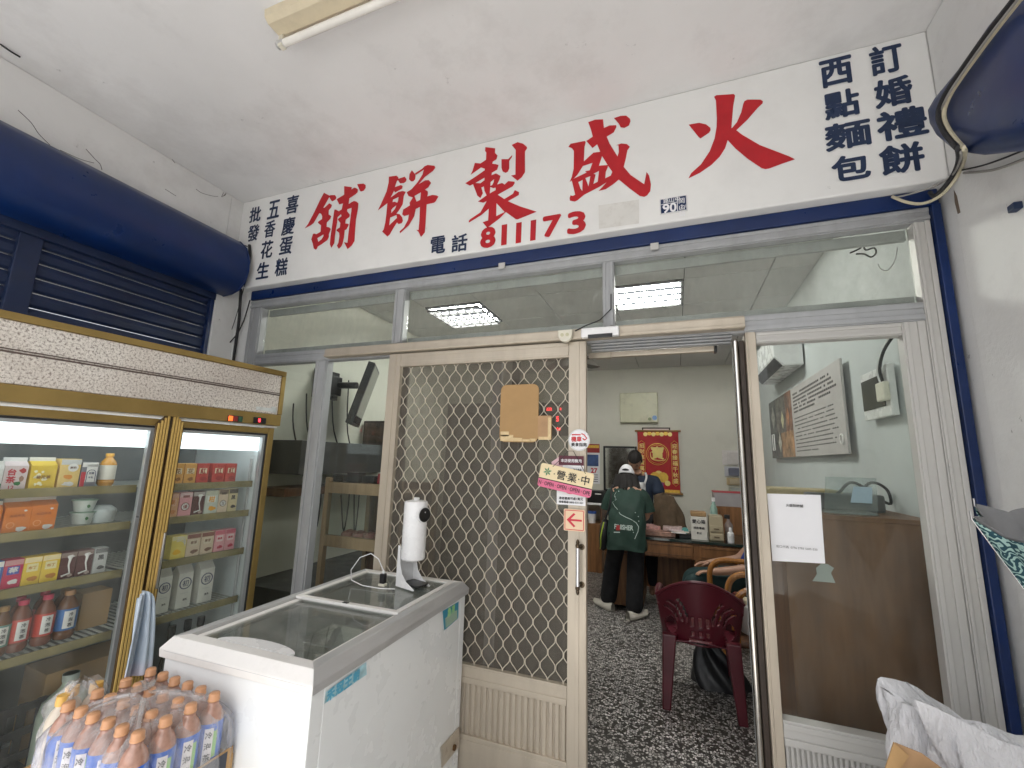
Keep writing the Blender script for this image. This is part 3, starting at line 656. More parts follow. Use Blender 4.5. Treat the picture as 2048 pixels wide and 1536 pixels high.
MB().prism([(cx + x, -.066, cz + z) for x, z in rrect(b.x - a.x, a.z - b.z, .008)], (0, .012, 0)).build('pad', card2, sbx)
MB().box(cx - .03, cx + .03, -.0672, -.0662, cz - .06, cz - .045).box(cx + .018, cx + .034, -.0676, -.0672, cz - .06, cz + .05).build('tape_strip', tape, sbx)
# round sticker
c = YD(1158, 880, -.058); rr = .052
st = thing('round_sticker', 'round white and silver sticker with red lettering on the door stile', 'sticker', c)
MB().cyl((c.x, -.0585, c.z), (c.x, -.0555, c.z), rr, 30).build('rim', M('silver_film', (.6, .6, .6), .3, metal=.5), st, smooth=True, angle=30)
MB().cyl((c.x, -.0592, c.z), (c.x, -.0586, c.z), rr * .88, 30).build('face', paper, st)
text('機車', M('sticker_red', (.62, .03, .04), .5), st, (c.x - .012, -.0593, c.z + .004), (1, 0, 0), (0, 0, 1), width=.05, bold=.03)
text('美食指南', ink, st, (c.x, -.0593, c.z - .022), (1, 0, 0), (0, 0, 1), width=.075, bold=.02)
MB().tube([(c.x + .018, -.0596, c.z + .008), (c.x + .028, -.0596, c.z + .0), (c.x + .038, -.0596, c.z + .008), (c.x + .024, -.0596, c.z + .026), (c.x + .012, -.0596, c.z + .03)], .003, 5).box(c.x - .035, c.x + .008, -.0598, -.0593, c.z + .022, c.z + .028).build('doodle', M('sticker_red', (.62, .03, .04)), st)
# pork origin placard
a, b = YD(1118, 911, -.06), YD(1168, 975, -.06)
pk = thing('origin_placard', 'white placard with maroon header half hidden behind the hanging shop sign', 'placard', ((a.x + b.x) / 2, -.06, b.z))
MB().box(a.x, b.x, -.0625, -.0595, b.z, a.z).build('board', paper, pk)
hz = a.z - .045
MB().box(a.x, b.x, -.0635, -.0626, hz, a.z).build('header', M('maroon_print', (.10, .015, .03), .5), pk)
text('本店使用豬肉', paper, pk, ((a.x + b.x) / 2, -.0637, hz + .022), (1, 0, 0), (0, 0, 1), width=(b.x - a.x) * .82, bold=.02)
text('台灣', ink, pk, ((a.x + b.x) / 2 + .01, -.0627, hz - .035), (1, 0, 0), (0, 0, 1), height=.042, bold=.005)
fp = [YD(*q, -.061) for q in ((1103, 924), (1122, 911), (1126, 930), (1122, 948), (1106, 942))]
MB().prism(fp, (0, -.002, 0)).build('tab', M('pink_film', (.72, .48, .52), .4), pk)
# no-smoking card
a, b = YD(1114, 965, -.06), YD(1171, 1012, -.06)
ns = thing('no_smoking_card', 'white no smoking card with red ring under the hanging shop sign', 'placard', ((a.x + b.x) / 2, -.06, b.z))
MB().box(a.x, b.x, -.0622, -.0592, b.z, a.z + .03).build('card', paper, ns)
c = Vector(((a.x + b.x) / 2, -.0632, a.z - .005)); rg = [(c.x + .042 * math.cos(R(t)), -.0632, c.z + .042 * math.sin(R(t))) for t in range(0, 360, 12)]
rd = M('signal_red', (.60, .02, .05), .5)
MB().tube(rg, .0042, 4, closed=True).cyl((c.x - .028, -.0632, c.z + .03), (c.x + .028, -.0632, c.z - .03), .0042, 4).build('ring', rd, ns)
MB().box(c.x - .03, c.x + .015, -.0638, -.0624, c.z - .006, c.z + .004).build('cigarette', ink, ns)
text('違者最高可處1萬元', ink, ns, (c.x, -.0623, b.z + .030), (1, 0, 0), (0, 0, 1), width=.115, bold=.02)
text('檢舉專線 0800-531-531', ink, ns, (c.x, -.0623, b.z + .013), (1, 0, 0), (0, 0, 1), width=.115, bold=.02)
# arrow plate
a, b = YD(1128, 1017, -.062), YD(1170, 1064, -.062)
ar = thing('arrow_plate', 'cream plastic plate with a red arrow pointing to the sliding direction', 'placard', ((a.x + b.x) / 2, -.06, b.z))
cx, cz = (a.x + b.x) / 2, (a.z + b.z) / 2; wv, hv = b.x - a.x, a.z - b.z
MB().prism([(cx + x, -.065, cz + z) for x, z in rrect(wv, hv, .006)], (0, .006, 0)).build('plate', M('peach_plastic', (.80, .60, .40), .4, var=.04), ar)
fm = MB(); q = .44
for s in (-1, 1):
    fm.box(cx - wv * q, cx + wv * q, -.0662, -.0652, cz + s * hv * q - .0015, cz + s * hv * q + .0015); fm.box(cx + s * wv * q - .0015, cx + s * wv * q + .0015, -.0660, -.0652, cz - hv * q + .002, cz + hv * q - .002)
fm.build('border', rd, ar)
am = filled([[(-.36, 0), (-.02, -.33), (.06, -.27), (-.17, -.045), (.36, -.045), (.36, .045), (-.17, .045), (.06, .27), (-.02, .33)]], lambda x, y: Vector((cx + x * wv, -.0662, cz + y * hv)))
am.build('arrow', rd, ar)
# hanging "open" board, tilted
A, B, D_ = YD(1083, 925, -.085), YD(1189, 948, -.085), YD(1074, 967, -.085)
xd = (B - A); yd = (A - D_); L = xd.length; H = .112
xd.normalize(); nrm = Vector((0, -1, 0)); yd = (yd - xd * yd.dot(xd)).normalized()
ctr = A + xd * L / 2 - yd * H / 2
ob = thing('open_board', 'tilted cream and pink hanging board reading open on the door edge', 'hanging sign', ctr)
def OB(u, v, lift=0): return ctr + xd * u + yd * v + nrm * lift
sp = -H / 2 + H * .36
up_ = [p for p in rrect(L, H, .012)]
MB().prism([OB(x, y, -.004) for x, y in up_], nrm * .005).build('board', M('cream_print', (.82, .68, .42), .45, var=.05), ob)
low = [(x, y) for x, y in up_ if y < sp] ; low = [(-L / 2, sp)] + sorted([p for p in low if p[0] < 0], key=lambda p: -p[1] + p[0] * .0) + sorted([p for p in low if p[0] >= 0], key=lambda p: p[1]) + [(L / 2, sp)]
MB().quad(*[OB(x, y, .0018) for x, y in low]).build('pink_band', M('pink_print', (.72, .16, .28), .45, var=.05), ob)
MB().quad(OB(-L / 2, sp + .002, .0022), OB(L / 2, sp + .002, .0022), OB(L / 2, sp - .002, .0022), OB(-L / 2, sp - .002, .0022)).build('rule', ink, ob)
for k, ch in enumerate('營業中'): text(ch, ink, ob, OB((-.09, .12, .36)[k] * L, sp + (H / 2 - sp) * .47, .001), xd, yd, height=.042, bold=.012)
for u in (-.22, .015, .24): MB().cyl(OB(u * L, sp + .032, .001), OB(u * L, sp + .032, .002), .003, 8).build('dot', ink, ob)
text('N · OPEN · OPEN · OPEN · OPE', ink, ob, OB(0, (sp - H / 2) / 2, .002), xd, yd, width=L * .96, height=.018, bold=.012)
lf = MB()
for k in range(6):
    t = R(20 + 60 * k); c0 = OB(-L / 2 + .038, sp + .036, .002)
    lf.quad(c0, c0 + (xd * math.cos(t - .35) + yd * math.sin(t - .35)) * .012, c0 + (xd * math.cos(t) + yd * math.sin(t)) * .022, c0 + (xd * math.cos(t + .35) + yd * math.sin(t + .35)) * .012)
lf.build('leaf_print', M('green_print', (.05, .22, .10), .5), ob)
hk = YD(1135, 902, -.062)
MB().tube([OB(-L / 2 + .06, H / 2 - .008, .002), hk + Vector((-.01, -.01, -.02)), hk, hk + Vector((.03, -.004, .0)), OB(L / 2 - .04, H / 2 - .008, .002)], .0015, 5).build('string', rubber, ob)

# paper notice taped on the side window (its printed code is left blank)
q = [PY(*p, .040) for p in ((1534, 987), (1641, 990), (1650, 1127), (1545, 1122))]
pn = thing('paper_notice', 'white paper notice taped inside the side window with blank middle', 'notice', (q[2] + q[3]) / 2)
MB().grid(lambda u, v: q[0].lerp(q[1], u).lerp(q[3].lerp(q[2], u), v) + Vector((0, .0015 * math.sin(u * 5) - .002 * math.sin(v * 4 + u * 3), 0)), 10, 10).build('sheet', paper, pn, smooth=True)
c = q[0].lerp(q[1], .5).lerp(q[3].lerp(q[2], .5), .17); text('火盛製餅舖', ink, pn, c + Vector((0, -.004, 0)), (1, 0, 0), (0, 0, 1), width=.062, bold=.01)
c = q[0].lerp(q[1], .48).lerp(q[3].lerp(q[2], .48), .79); text('街口代碼  0796 2783 5605 033', grey_ink, pn, c + Vector((0, -.004, 0)), (1, 0, 0), (0, 0, 1), width=.145)

# ================================================================== DRINKS FRIDGE
TH = R(-3.53); FO = Vector((-1.78, -.229, 0))
FT = Matrix.Translation(FO) @ Matrix.Rotation(TH, 4, 'Z'); FTi = FT.inverted()
def FR(px, py, k):
    c = FTi @ CAM; d = (FTi.to_3x3() @ ray(px, py)); t = (k - c.x) / d.x; return c + d * t
FW, FD = 1.24, .70
fg = thing('display_fridge', 'gold trimmed upright glass door fridge stocked with cartons and bottled drinks', 'fridge', FO, TH)
inner_w = M('fridge_liner', (.74, .78, .78), .4, var=.03)
def FB(name, mat, *boxes, parent=fg, bevel=.003, smooth=False):
    mb = MB()
    for b in boxes: mb.box(*b)
    return mb.build(name, mat, parent, bevel=bevel, local=True)
FB('cabinet', inner_w, (-FD, -FD + .04, -FW, 0, .1, 2.0), (-FD + .041, -.045, -FW, -FW + .04, .1, 2.0), (-FD + .041, -.045, -.04, 0, .1, 2.0), (-FD + .041, -.045, -FW + .041, -.041, 1.72, 2.0), (-FD + .041, -.045, -FW + .041, -.041, .1, .2))
FB('back_shade', M('fridge_back_shade', (.16, .17, .17), .5, var=.15), (-FD + .0405, -FD + .046, -FW + .041, -.041, .201, 1.719))  # dark sheet: the shadow behind the products is put into its colour
FB('side_skin', M('fridge_side', (.5, .42, .28), .4, metal=.3), (-FD, -.045, .0005, .004, .1, 2.0))
FB('plinth', black, (-FD, -.03, -FW + .01, -.01, 0, .098))
hd = FB('header_panel', granite('granite_laminate'), (-.04, .026, -FW + .025, -.025, 1.757, 1.986))
FB('groove', M('groove_brown', (.10, .07, .06), .5), (.0262, .029, -FW + .026, -.026, 1.868, 1.874), (.0262, .029, -FW + .026, -.026, 1.879, 1.883), parent=hd, bevel=0)
FB('header_trim', gold, (-.04, .034, -FW, 0, 1.987, 2.016), (-.04, .034, -.024, 0, 1.757, 1.986), (-.04, .034, -FW, -FW + .024, 1.757, 1.986), (-.04, .03, -FW, 0, 1.692, 1.756))
FB('light_box', white_pl, (-.05, .005, -FW, 0, 1.680, 1.690))
lamp = FB('lamp_cover', emit('fridge_lamp', (.86, .95, 1), .8), (-.11, -.06, -FW + .05, -.05, 1.545, 1.70))
p0 = FR(472, 836, .03); p1 = FR(518, 841, .03)
FB('thermostat', black, (.031, .036, p1.y - .035, p1.y + .04, p1.z - .017, p1.z + .017))
FB('digit', emit('red_digit_glow', (1, .02, .03), 3), (.0362, .037, p1.y - .008, p1.y + .004, p1.z - .008, p1.z + .009), bevel=0)
sw = FB('switch_panel', rubber, (.031, .034, p0.y - .045, p0.y + .035, p0.z - .02, p0.z + .012))
FB('switch', emit('amber_switch', (.9, .12, .02), .8), (.0342, .038, p0.y - .043, p0.y - .02, p0.z - .018, p0.z + .008), parent=sw)
FB('switch', M('red_rocker', (.25, .02, .02)), (.0342, .038, p0.y - .016, p0.y + .006, p0.z - .018, p0.z + .008), parent=sw)
FB('switch', M('green_rocker', (.02, .08, .04)), (.0342, .038, p0.y + .011, p0.y + .033, p0.z - .018, p0.z + .008), parent=sw)
FB('strip_label', M('label_film', (.6, .63, .62), .5, grime=.4, gscale=20), (.0262, .0275, -.16, -.035, 1.77, 1.79), (.0262, .028, -.07, -.04, 1.766, 1.80))
doors = ((-.557, -.012), (-FW + .012, -.567))
for k, (a, b) in enumerate(doors):
    d = FB('door', gold, (-.042, 0, b - .034, b, .12, 1.678) if k == 0 else (-.042, 0, a, a + .034, .12, 1.678),
           (-.042, 0, a + .035, b - .035, 1.645, 1.678), (-.042, 0, a + .035, b - .035, .12, .16),
           (-.042, .0, a, a + .034, .12, 1.678) if k == 0 else (-.042, .0, b - .034, b, .12, 1.678))
    ga, gb = a + .036, b - .036
    FB('gasket', rubber, (-.036, -.006, ga, ga + .008, .161, 1.644), (-.036, -.006, gb - .008, gb, .161, 1.644), (-.036, -.006, ga + .009, gb - .009, 1.636, 1.644), parent=d, bevel=0)
    FB('spacer', M('spacer_grey', (.45, .47, .48), .35, metal=.5), (-.034, -.01, ga + .0085, ga + .024, .162, 1.635), (-.034, -.01, gb - .024, gb - .0085, .162, 1.635), (-.034, -.01, ga + .025, gb - .025, 1.622, 1.635), parent=d, bevel=0)
    FB('pane', case_glass, (-.026, -.020, ga + .0245, gb - .0245, .162, 1.6215), parent=d, bevel=0)
    # ridged handle profile with chamfered top
    e0, e1 = (a - .002, a + .052) if k == 0 else (b - .052, b + .002)
    hp = MB(); pr = [(0, .1)]
    zt0, zt1 = (1.672, 1.70) if k == 0 else (1.70, 1.672)
    if k == 0: prof_ = [(e0, 1.705), (e0 + .012, 1.705), (e1, 1.655)]
    else: prof_ = [(e0, 1.655), (e1 - .012, 1.705), (e1, 1.705)]
    mbp = MB(); mbp.prism([(.004, y, z) for y, z in [(e0, .13)] + prof_ + [(e1, .13)]], (.012, 0, 0)).build('handle_profile', gold_dk, d, local=True)
    rg = MB()
    for q in range(4):
        y = e0 + .003 + q * (e1 - e0 - .006) / 4
        zt = 1.70 if (k == 0 and y < e0 + .012) or (k == 1 and y > e1 - .012) else (1.70 - (y - e0 - .012) * 1.1 if k == 0 else 1.70 - (e1 - .012 - y) * 1.1)
        rg.box(.0155, .0225, y, y + .0085, .135, zt)
    rg.build('ridge', gold_hi, d, local=True, bevel=.0015)
pull = FB('door_pull', M('polished_steel', (.62, .6, .56), .18, metal=1.), (.022, .034, -.527, -.512, .92, 1.165), bevel=.005)
SH = (1.372, 1.212, 1.008, .757)
olive = M('shelf_strip', (.24, .20, .09), .5, var=.2, scale=12)
for k, (a, b) in enumerate(((-.60, -.05), (-FW + .05, -.61))):
    for z in SH:
        sh = FB('shelf', M('shelf_wire', (.42, .43, .40), .5), *[(-.54, -.085, a + .01 + q * (b - a - .03) / 22, a + .015 + q * (b - a - .03) / 22, z - .010, z - .003) for q in range(23)], (-.54, -.535, a, b, z - .018, z - .0105), bevel=0)
        FB('price_strip', olive, (-.084, -.078, a, b, z - .030, z + .004), parent=sh, bevel=.001)
    FB('shelf_upright', grey_pl, (-.12, -.105, (b if k == 0 else a) - .004, (b if k == 0 else a) + .004, .25, 1.5))
KP = -.10
def fr_thing(name, label, cat, y, z, group=None, k=KP, d=.07):
    return thing(name, label, cat, FT @ Vector((k - d / 2, y, z)), TH, group)
def pmat(c): return M('print_%d_%d_%d' % tuple(int(x * 1000) for x in c), c, .42, var=.06, scale=25)
TXT = {}
def on_front(t, body, mat, d, y, z, h=None, wd=None, bold=.02):
    m = TM[t.name]; r3 = m.to_3x3()
    return text(body, mat, t, m @ Vector((d / 2, y, z)), r3 @ Vector((0, 1, 0)), r3 @ Vector((0, 0, 1)), height=h, width=wd, bold=bold)
def disc(t, mat, d, y, z, r, sz=1., name='print', lift=.0008):
    mb = MB(); mb.add([(d / 2 + lift, y + r * math.cos(a), z + r * sz * math.sin(a)) for a in [2 * math.pi * i / 18 for i in range(18)]], [tuple(range(18))]); return mb.build(name, mat, t, local=True)
def rect(t, mat, d, y0, y1, z0, z1, name='print', lift=.0006):
    return MB().quad((d / 2 + lift, y0, z0), (d / 2 + lift, y1, z0), (d / 2 + lift, y1, z1), (d / 2 + lift, y0, z1)).build(name, mat, t, local=True)
def blob(t, mat, d, y, z, r, seed, sz=1., lift=.0009):
    rn = random.Random(seed); mb = MB(); n = 11
    mb.add([(d / 2 + lift, y + r * rn.uniform(.6, 1.1) * math.cos(2 * math.pi * i / n), z + r * sz * rn.uniform(.6, 1.1) * math.sin(2 * math.pi * i / n)) for i in range(n)], [tuple(range(n))]); return mb.build('print', mat, t, local=True)
def carton(pl, pr, pt, pb, base, top, gable, label, cat='carton', group=None, deco=None, shelf=None, k=KP, depth=None):
    mid = (pt + pb) / 2; a, b = FR(pl, mid, k), FR(pr, mid, k); z0 = SH[shelf]; z1 = FR((pl + pr) / 2, pt, k).z
    w_ = b.y - a.y - .0015; d = depth or w_ * .95; h = z1 - z0
    t = fr_thing('drink_carton', label, cat, (a.y + b.y) / 2, z0, group, k, d)
    if gable:
        hb2 = h * .74; MB().box(-d / 2, d / 2, -w_ / 2, w_ / 2, .001, hb2).build('body', pmat(base), t, bevel=.0015, local=True)
        g = MB(); zz = h * .88
        g.add([(-d / 2, -w_ / 2, hb2), (d / 2, -w_ / 2, hb2), (d / 2, w_ / 2, hb2), (-d / 2, w_ / 2, hb2), (-.004, -w_ / 2, zz), (.004, -w_ / 2, zz), (.004, w_ / 2, zz), (-.004, w_ / 2, zz)],
              [(1, 2, 6, 5), (0, 4, 7, 3), (0, 1, 5, 4), (2, 3, 7, 6)]); g.build('gable', pmat(base), t, local=True)
        MB().box(-.004, .004, -w_ / 2, w_ / 2, zz, h).build('top_seam', pmat(top), t, local=True)
        h = hb2
    else:
        MB().box(-d / 2, d / 2, -w_ / 2, w_ / 2, .001, h).build('body', pmat(base), t, bevel=.0015, local=True)
        rect(t, pmat(top), d, -w_ / 2 + .001, w_ / 2 - .001, h * .80, h - .002, 'top_print')
    if deco: deco(t, d, w_, h)
    return t
W_, Y_, O_, R_, B_, K_, P_, G_ = (.78, .76, .74), (.80, .55, .05), (.72, .20, .02), (.52, .03, .03), (.06, .12, .40), (.10, .03, .03), (.75, .35, .38), (.05, .20, .07)
BE = (.66, .52, .38)
red_p, navy_p, white_p, brown_p, yel_p, grn_p, or_p = pmat((.55, .03, .05)), pmat((.02, .03, .12)), pmat(W_), pmat((.14, .05, .02)), pmat((.9, .72, .2)), pmat(G_), pmat((.75, .3, .05))
def d_tea(t, d, w_, h):
    for i, ch in enumerate('台茶'): on_front(t, ch, red_p, d, -w_ * .18, h * (.74 - .32 * i), w_ * .38, bold=.03)
    blob(t, pmat((.45, .05, .05)), d, w_ * .28, h * .80, w_ * .17, 3, 1.0); blob(t, pmat((.35, .20, .14)), d, w_ * .27, h * .45, w_ * .14, 4, 1.4); blob(t, grn_p, d, w_ * .12, h * .25, w_ * .16, 5, .8)
    on_front(t, '12', red_p, d, -w_ * .1, h * .1, w_ * .2)
def d_flower(t, d, w_, h):
    for i in range(9): blob(t, pmat((.92, .86, .6)), d, random.uniform(-.36, .36) * w_, random.uniform(.12, .85) * h, w_ * random.uniform(.06, .12), i + 20)
    on_front(t, '菊花茶', pmat((.25, .10, .02)), d, 0, h * .5, None, w_ * .55)
def d_milk(t, d, w_, h):
    disc(t, white_p, d, w_ * .12, h * .70, w_ * .26); on_front(t, '鮮奶', brown_p, d, w_ * .12, h * .70, None, w_ * .3)
    blob(t, or_p, d, -w_ * .05, h * .38, w_ * .3, 8, .6); blob(t, white_p, d, 0, h * .14, w_ * .34, 9, .5)
def d_arch(t, d, w_, h):
    rect(t, white_p, d, -w_ * .2, w_ * .46, h * .2, h * .9); rect(t, red_p, d, -w_ * .49, -w_ * .22, .002, h * .6)
    r_ = [(d / 2 + .0012, w_ * .12 + w_ * .26 * math.cos(R(a)), h * .55 + w_ * .26 * math.sin(R(a))) for a in range(0, 181, 20)]
    MB().tube([(r_[0][0], r_[0][1], h * .2)] + r_ + [(r_[0][0], r_[-1][1], h * .2)], .0012, 4).build('print', navy_p, t, local=True)
    on_front(t, '豆漿', navy_p, d, w_ * .12, h * .55, None, w_ * .34); on_front(t, '牛乳', navy_p, d, w_ * .12, h * .38, None, w_ * .3)
def d_orange(t, d, w_, h):
    on_front(t, '木瓜牛乳', pmat((.35, .07, .01)), d, -w_ * .02, h * .66, None, w_ * .6, bold=0.01)
    disc(t, pmat((.85, .38, .15)), d, -w_ * .22, h * .30, w_ * .16); disc(t, pmat(O_), d, -w_ * .22, h * .30, w_ * .12, lift=.0012)
    blob(t, white_p, d, w_ * .26, h * .85, w_ * .09, 4, .6); blob(t, white_p, d, w_ * .18, h * .13, w_ * .26, 11, .5)
def d_small(ch, c1, c2):
    def f(t, d, w_, h):
        rect(t, pmat(c2), d, -w_ * .32, w_ * .32, h * .48, h * .76); on_front(t, ch, pmat(c1), d, 0, h * .62, None, w_ * .46, bold=.03)
        blob(t, pmat(c1), d, w_ * .08, h * .22, w_ * .32, hash(ch) % 99, .62)
    return f
def d_round(ch, c1, c2):
    def f(t, d, w_, h):
        disc(t, pmat(c2), d, 0, h * .40, w_ * .34); disc(t, pmat(W_), d, 0, h * .40, w_ * .27, lift=.0012); on_front(t, ch, pmat(c1), d, 0, h * .40, None, w_ * .34)
        rect(t, pmat(c1), d, -w_ * .26, w_ * .26, h * .78, h * .88, lift=.0012)
    return f
def d_swirl(t, d, w_, h):
    for i in range(3): MB().tube([(d / 2 + .0012, w_ * .42 * math.cos(R(a)) , h * (.48 + .08 * i) + h * .3 * math.sin(R(a))) for a in range(10, 120, 15)], .0018, 4).build('print', white_p, t, local=True)
    blob(t, pmat((.85, .50, .02)), d, -w_ * .1, h * .3, w_ * .3, 6, .7)
def d_pour(t, d, w_, h):
    MB().tube([(d / 2 + .0012, w_ * .1, h * .8), (d / 2 + .0012, w_ * .05, h * .5), (d / 2 + .0012, w_ * .18, h * .2), (d / 2 + .0012, -.3 * w_, h * .12)], [.006, .003, .003, .004], 5).build('print', white_p, t, local=True)
    blob(t, white_p, d, w_ * .12, h * .82, w_ * .26, 2, .6); blob(t, pmat((.5, .38, .34)), d, w_ * .2, h * .12, w_ * .22, 7, .7)
carton(-12, 6, 922, 984, W_, W_, True, 'white gable carton with green foot, at the hinge end of the top fridge shelf', shelf=0, deco=lambda t, d, w_, h: rect(t, grn_p, d, -w_ * .48, w_ * .48, .002, h * .3))
carton(7, 56, 915, 981, (.72, .60, .60), W_, True, 'pale pink gable tea carton with red characters on the top fridge shelf', shelf=0, deco=d_tea)
carton(61, 114, 915, 979, Y_, W_, True, 'yellow gable carton printed with pale flowers', shelf=0, deco=d_flower)
carton(118, 160, 918, 976, (.78, .56, .20), (.6, .6, .6), False, 'yellow and brown milk carton between flower carton and arch carton', shelf=0, deco=d_milk)
carton(161, 195, 924, 974, (.20, .20, .24), W_, False, 'white carton with navy arch and red side panel', shelf=0, deco=d_arch)
for a, b, pt, pb in ((-30, 3, 1004, 1072), (8, 62, 997, 1069), (62, 114, 993, 1064)):
    carton(a, b, pt, pb, O_, (.62, .56, .50), True, 'orange gable milk carton on the second fridge shelf', group='orange milk cartons', shelf=1, deco=d_orange)
for (a, b, c, tp, dec, lab) in ((-30, 4, B_, W_, d_small('乳', W_, (.3, .5, .8)), 'blue small carton at the hinge end of the third fridge shelf'),
                                (5, 44, (.55, .04, .10), (.6, .3, .3), d_small('莓', W_, (.1, .12, .45)), 'crimson small drink carton with blue blob on the third fridge shelf'),
                                (45, 81, Y_, (.85, .7, .4), d_small('布丁', (.55, .22, .03), (.85, .75, .4)), 'yellow pudding milk small carton with brown print'),
                                (82, 118, Y_, (.85, .7, .4), d_small('布丁', (.55, .22, .03), (.85, .75, .4)), 'yellow pudding milk small carton with brown print'),
                                (118, 151, K_, (.3, .22, .2), d_pour, 'dark brown small carton with a white pouring milk print'),
                                (152, 185, K_, (.3, .22, .2), d_pour, 'dark brown small carton with a white pouring milk print'),
                                (187, 213, (.55, .56, .55), (.2, .2, .2), d_small('黑', (.05, .05, .05), (.6, .6, .6)), 'white small carton with black splash at the shelf end near the handle')):
    bo = 1183 - (a + b) / 2 * .165
    carton(a, b, bo - 60 + (a + b) / 2 * .03, bo, c, tp, False, lab, group={'yellow pudding milk small carton with brown print': 'pudding milk cartons', 'dark brown small carton with a white pouring milk print': 'chocolate milk cartons'}.get(lab), shelf=2, deco=dec)
for (a, b, c, dec, lab, gr) in ((344, 368, (.72, .36, .08), d_small('花', (.3, .12, .02), (.8, .7, .5)), 'amber small carton on the top shelf behind the single door', 'amber cartons'),
                                (369, 393, (.72, .36, .08), d_small('花', (.3, .12, .02), (.8, .7, .5)), 'amber small carton on the top shelf behind the single door', 'amber cartons'),
                                (394, 418, (.50, .05, .04), d_small('紅', (.35, .02, .02), (.8, .7, .5)), 'red small carton with cream square on the top shelf', 'red square-print cartons'),
                                (425, 450, (.50, .05, .04), d_small('紅', (.35, .02, .02), (.8, .7, .5)), 'red small carton with cream square on the top shelf', 'red square-print cartons'),
                                (451, 473, (.50, .05, .04), d_small('紅', (.35, .02, .02), (.8, .7, .5)), 'red small carton with cream square on the top shelf', 'red square-print cartons')):
    carton(a, b, 927, 961, c, tuple(x * .9 for x in c), False, lab, group=gr, shelf=0, deco=dec)
for (a, b, c, tp, dec, lab) in ((332, 357, (.72, .40, .22), (.7, .4, .3), d_small('果', (.65, .25, .08), (.8, .5, .35)), 'peach coloured small fruit carton on the second shelf'),
                                (358, 384, P_, (.7, .5, .5), d_round('優', (.3, .1, .1), (.25, .1, .1)), 'pink small carton with round white badge'),
                                (385, 409, K_, (.4, .35, .33), d_pour, 'maroon small carton with white badge between pink and green ones'),
                                (410, 436, (.55, .58, .52), (.5, .5, .4), d_small('柑', (.75, .35, .03), (.75, .78, .75)), 'white and green small carton with orange fruit print'),
                                (437, 456, BE, (.2, .15, .1), d_round('豆', (.08, .05, .04), (.1, .07, .06)), 'cream small carton with dark ring badge'),
                                (457, 475, (.62, .52, .30), (.1, .08, .06), d_small('黑', (.04, .03, .03), (.65, .55, .32)), 'tan small carton with black block lettering at shelf end')):
    carton(a, b, 987 - (a - 332) * .075, 1030 - (a - 332) * .1, c, tp, False, lab, shelf=1, deco=dec)
for (a, b, c, tp, dec, lab, gr) in ((342, 372, (.82, .66, .16), (.8, .72, .4), d_swirl, 'yellow small carton with white swirl on the third shelf', None),
                                (373, 400, BE, (.25, .1, .08), d_small('麥芽', (.2, .09, .05), (.7, .6, .45)), 'beige malt small carton with brown print on the third shelf', 'beige malt cartons'),
                                (402, 427, BE, (.25, .1, .08), d_small('麥芽', (.2, .09, .05), (.7, .6, .45)), 'beige malt small carton with brown print on the third shelf', 'beige malt cartons'),
                                (429, 449, P_, (.6, .15, .2), d_small('蘋果', (.5, .02, .06), (.8, .6, .6)), 'pink small carton with red apple print on the third shelf', 'pink apple cartons'),
                                (450, 470, P_, (.6, .15, .2), d_small('蘋果', (.5, .02, .06), (.8, .6, .6)), 'pink small carton with red apple print on the third shelf', 'pink apple cartons')):
    carton(a, b, 1072 - (a - 342) * .13, 1116 - (a - 342) * .17, c, tp, False, lab, group=gr, shelf=2, deco=dec)
def d_ring(t, d, w_, h):
    MB().tube([(d / 2 + .001, w_ * .38 * math.cos(R(a)), h * .70 + w_ * .38 * math.sin(R(a))) for a in range(0, 360, 20)], .0022, 5, closed=True).build('print', navy_p, t, local=True)
    on_front(t, '初', navy_p, d, 0, h * .70, w_ * .42, bold=.01); on_front(t, '鹿乳', ink, d, w_ * .1, h * .24, None, w_ * .3); rect(t, pmat((.5, .5, .5)), d, -w_ * .25, w_ * .25, h * .42, h * .43)
for a, b, pt, pb in ((316, 344, 1130, 1210), (357, 386, 1122, 1203), (400, 428, 1115, 1195)):
    carton(a, b, pt, pb, (.74, .72, .66), (.75, .75, .75), True, 'tall white carton with a navy ringed character', group='ringed white cartons', shelf=3, deco=d_ring, k=-.13)
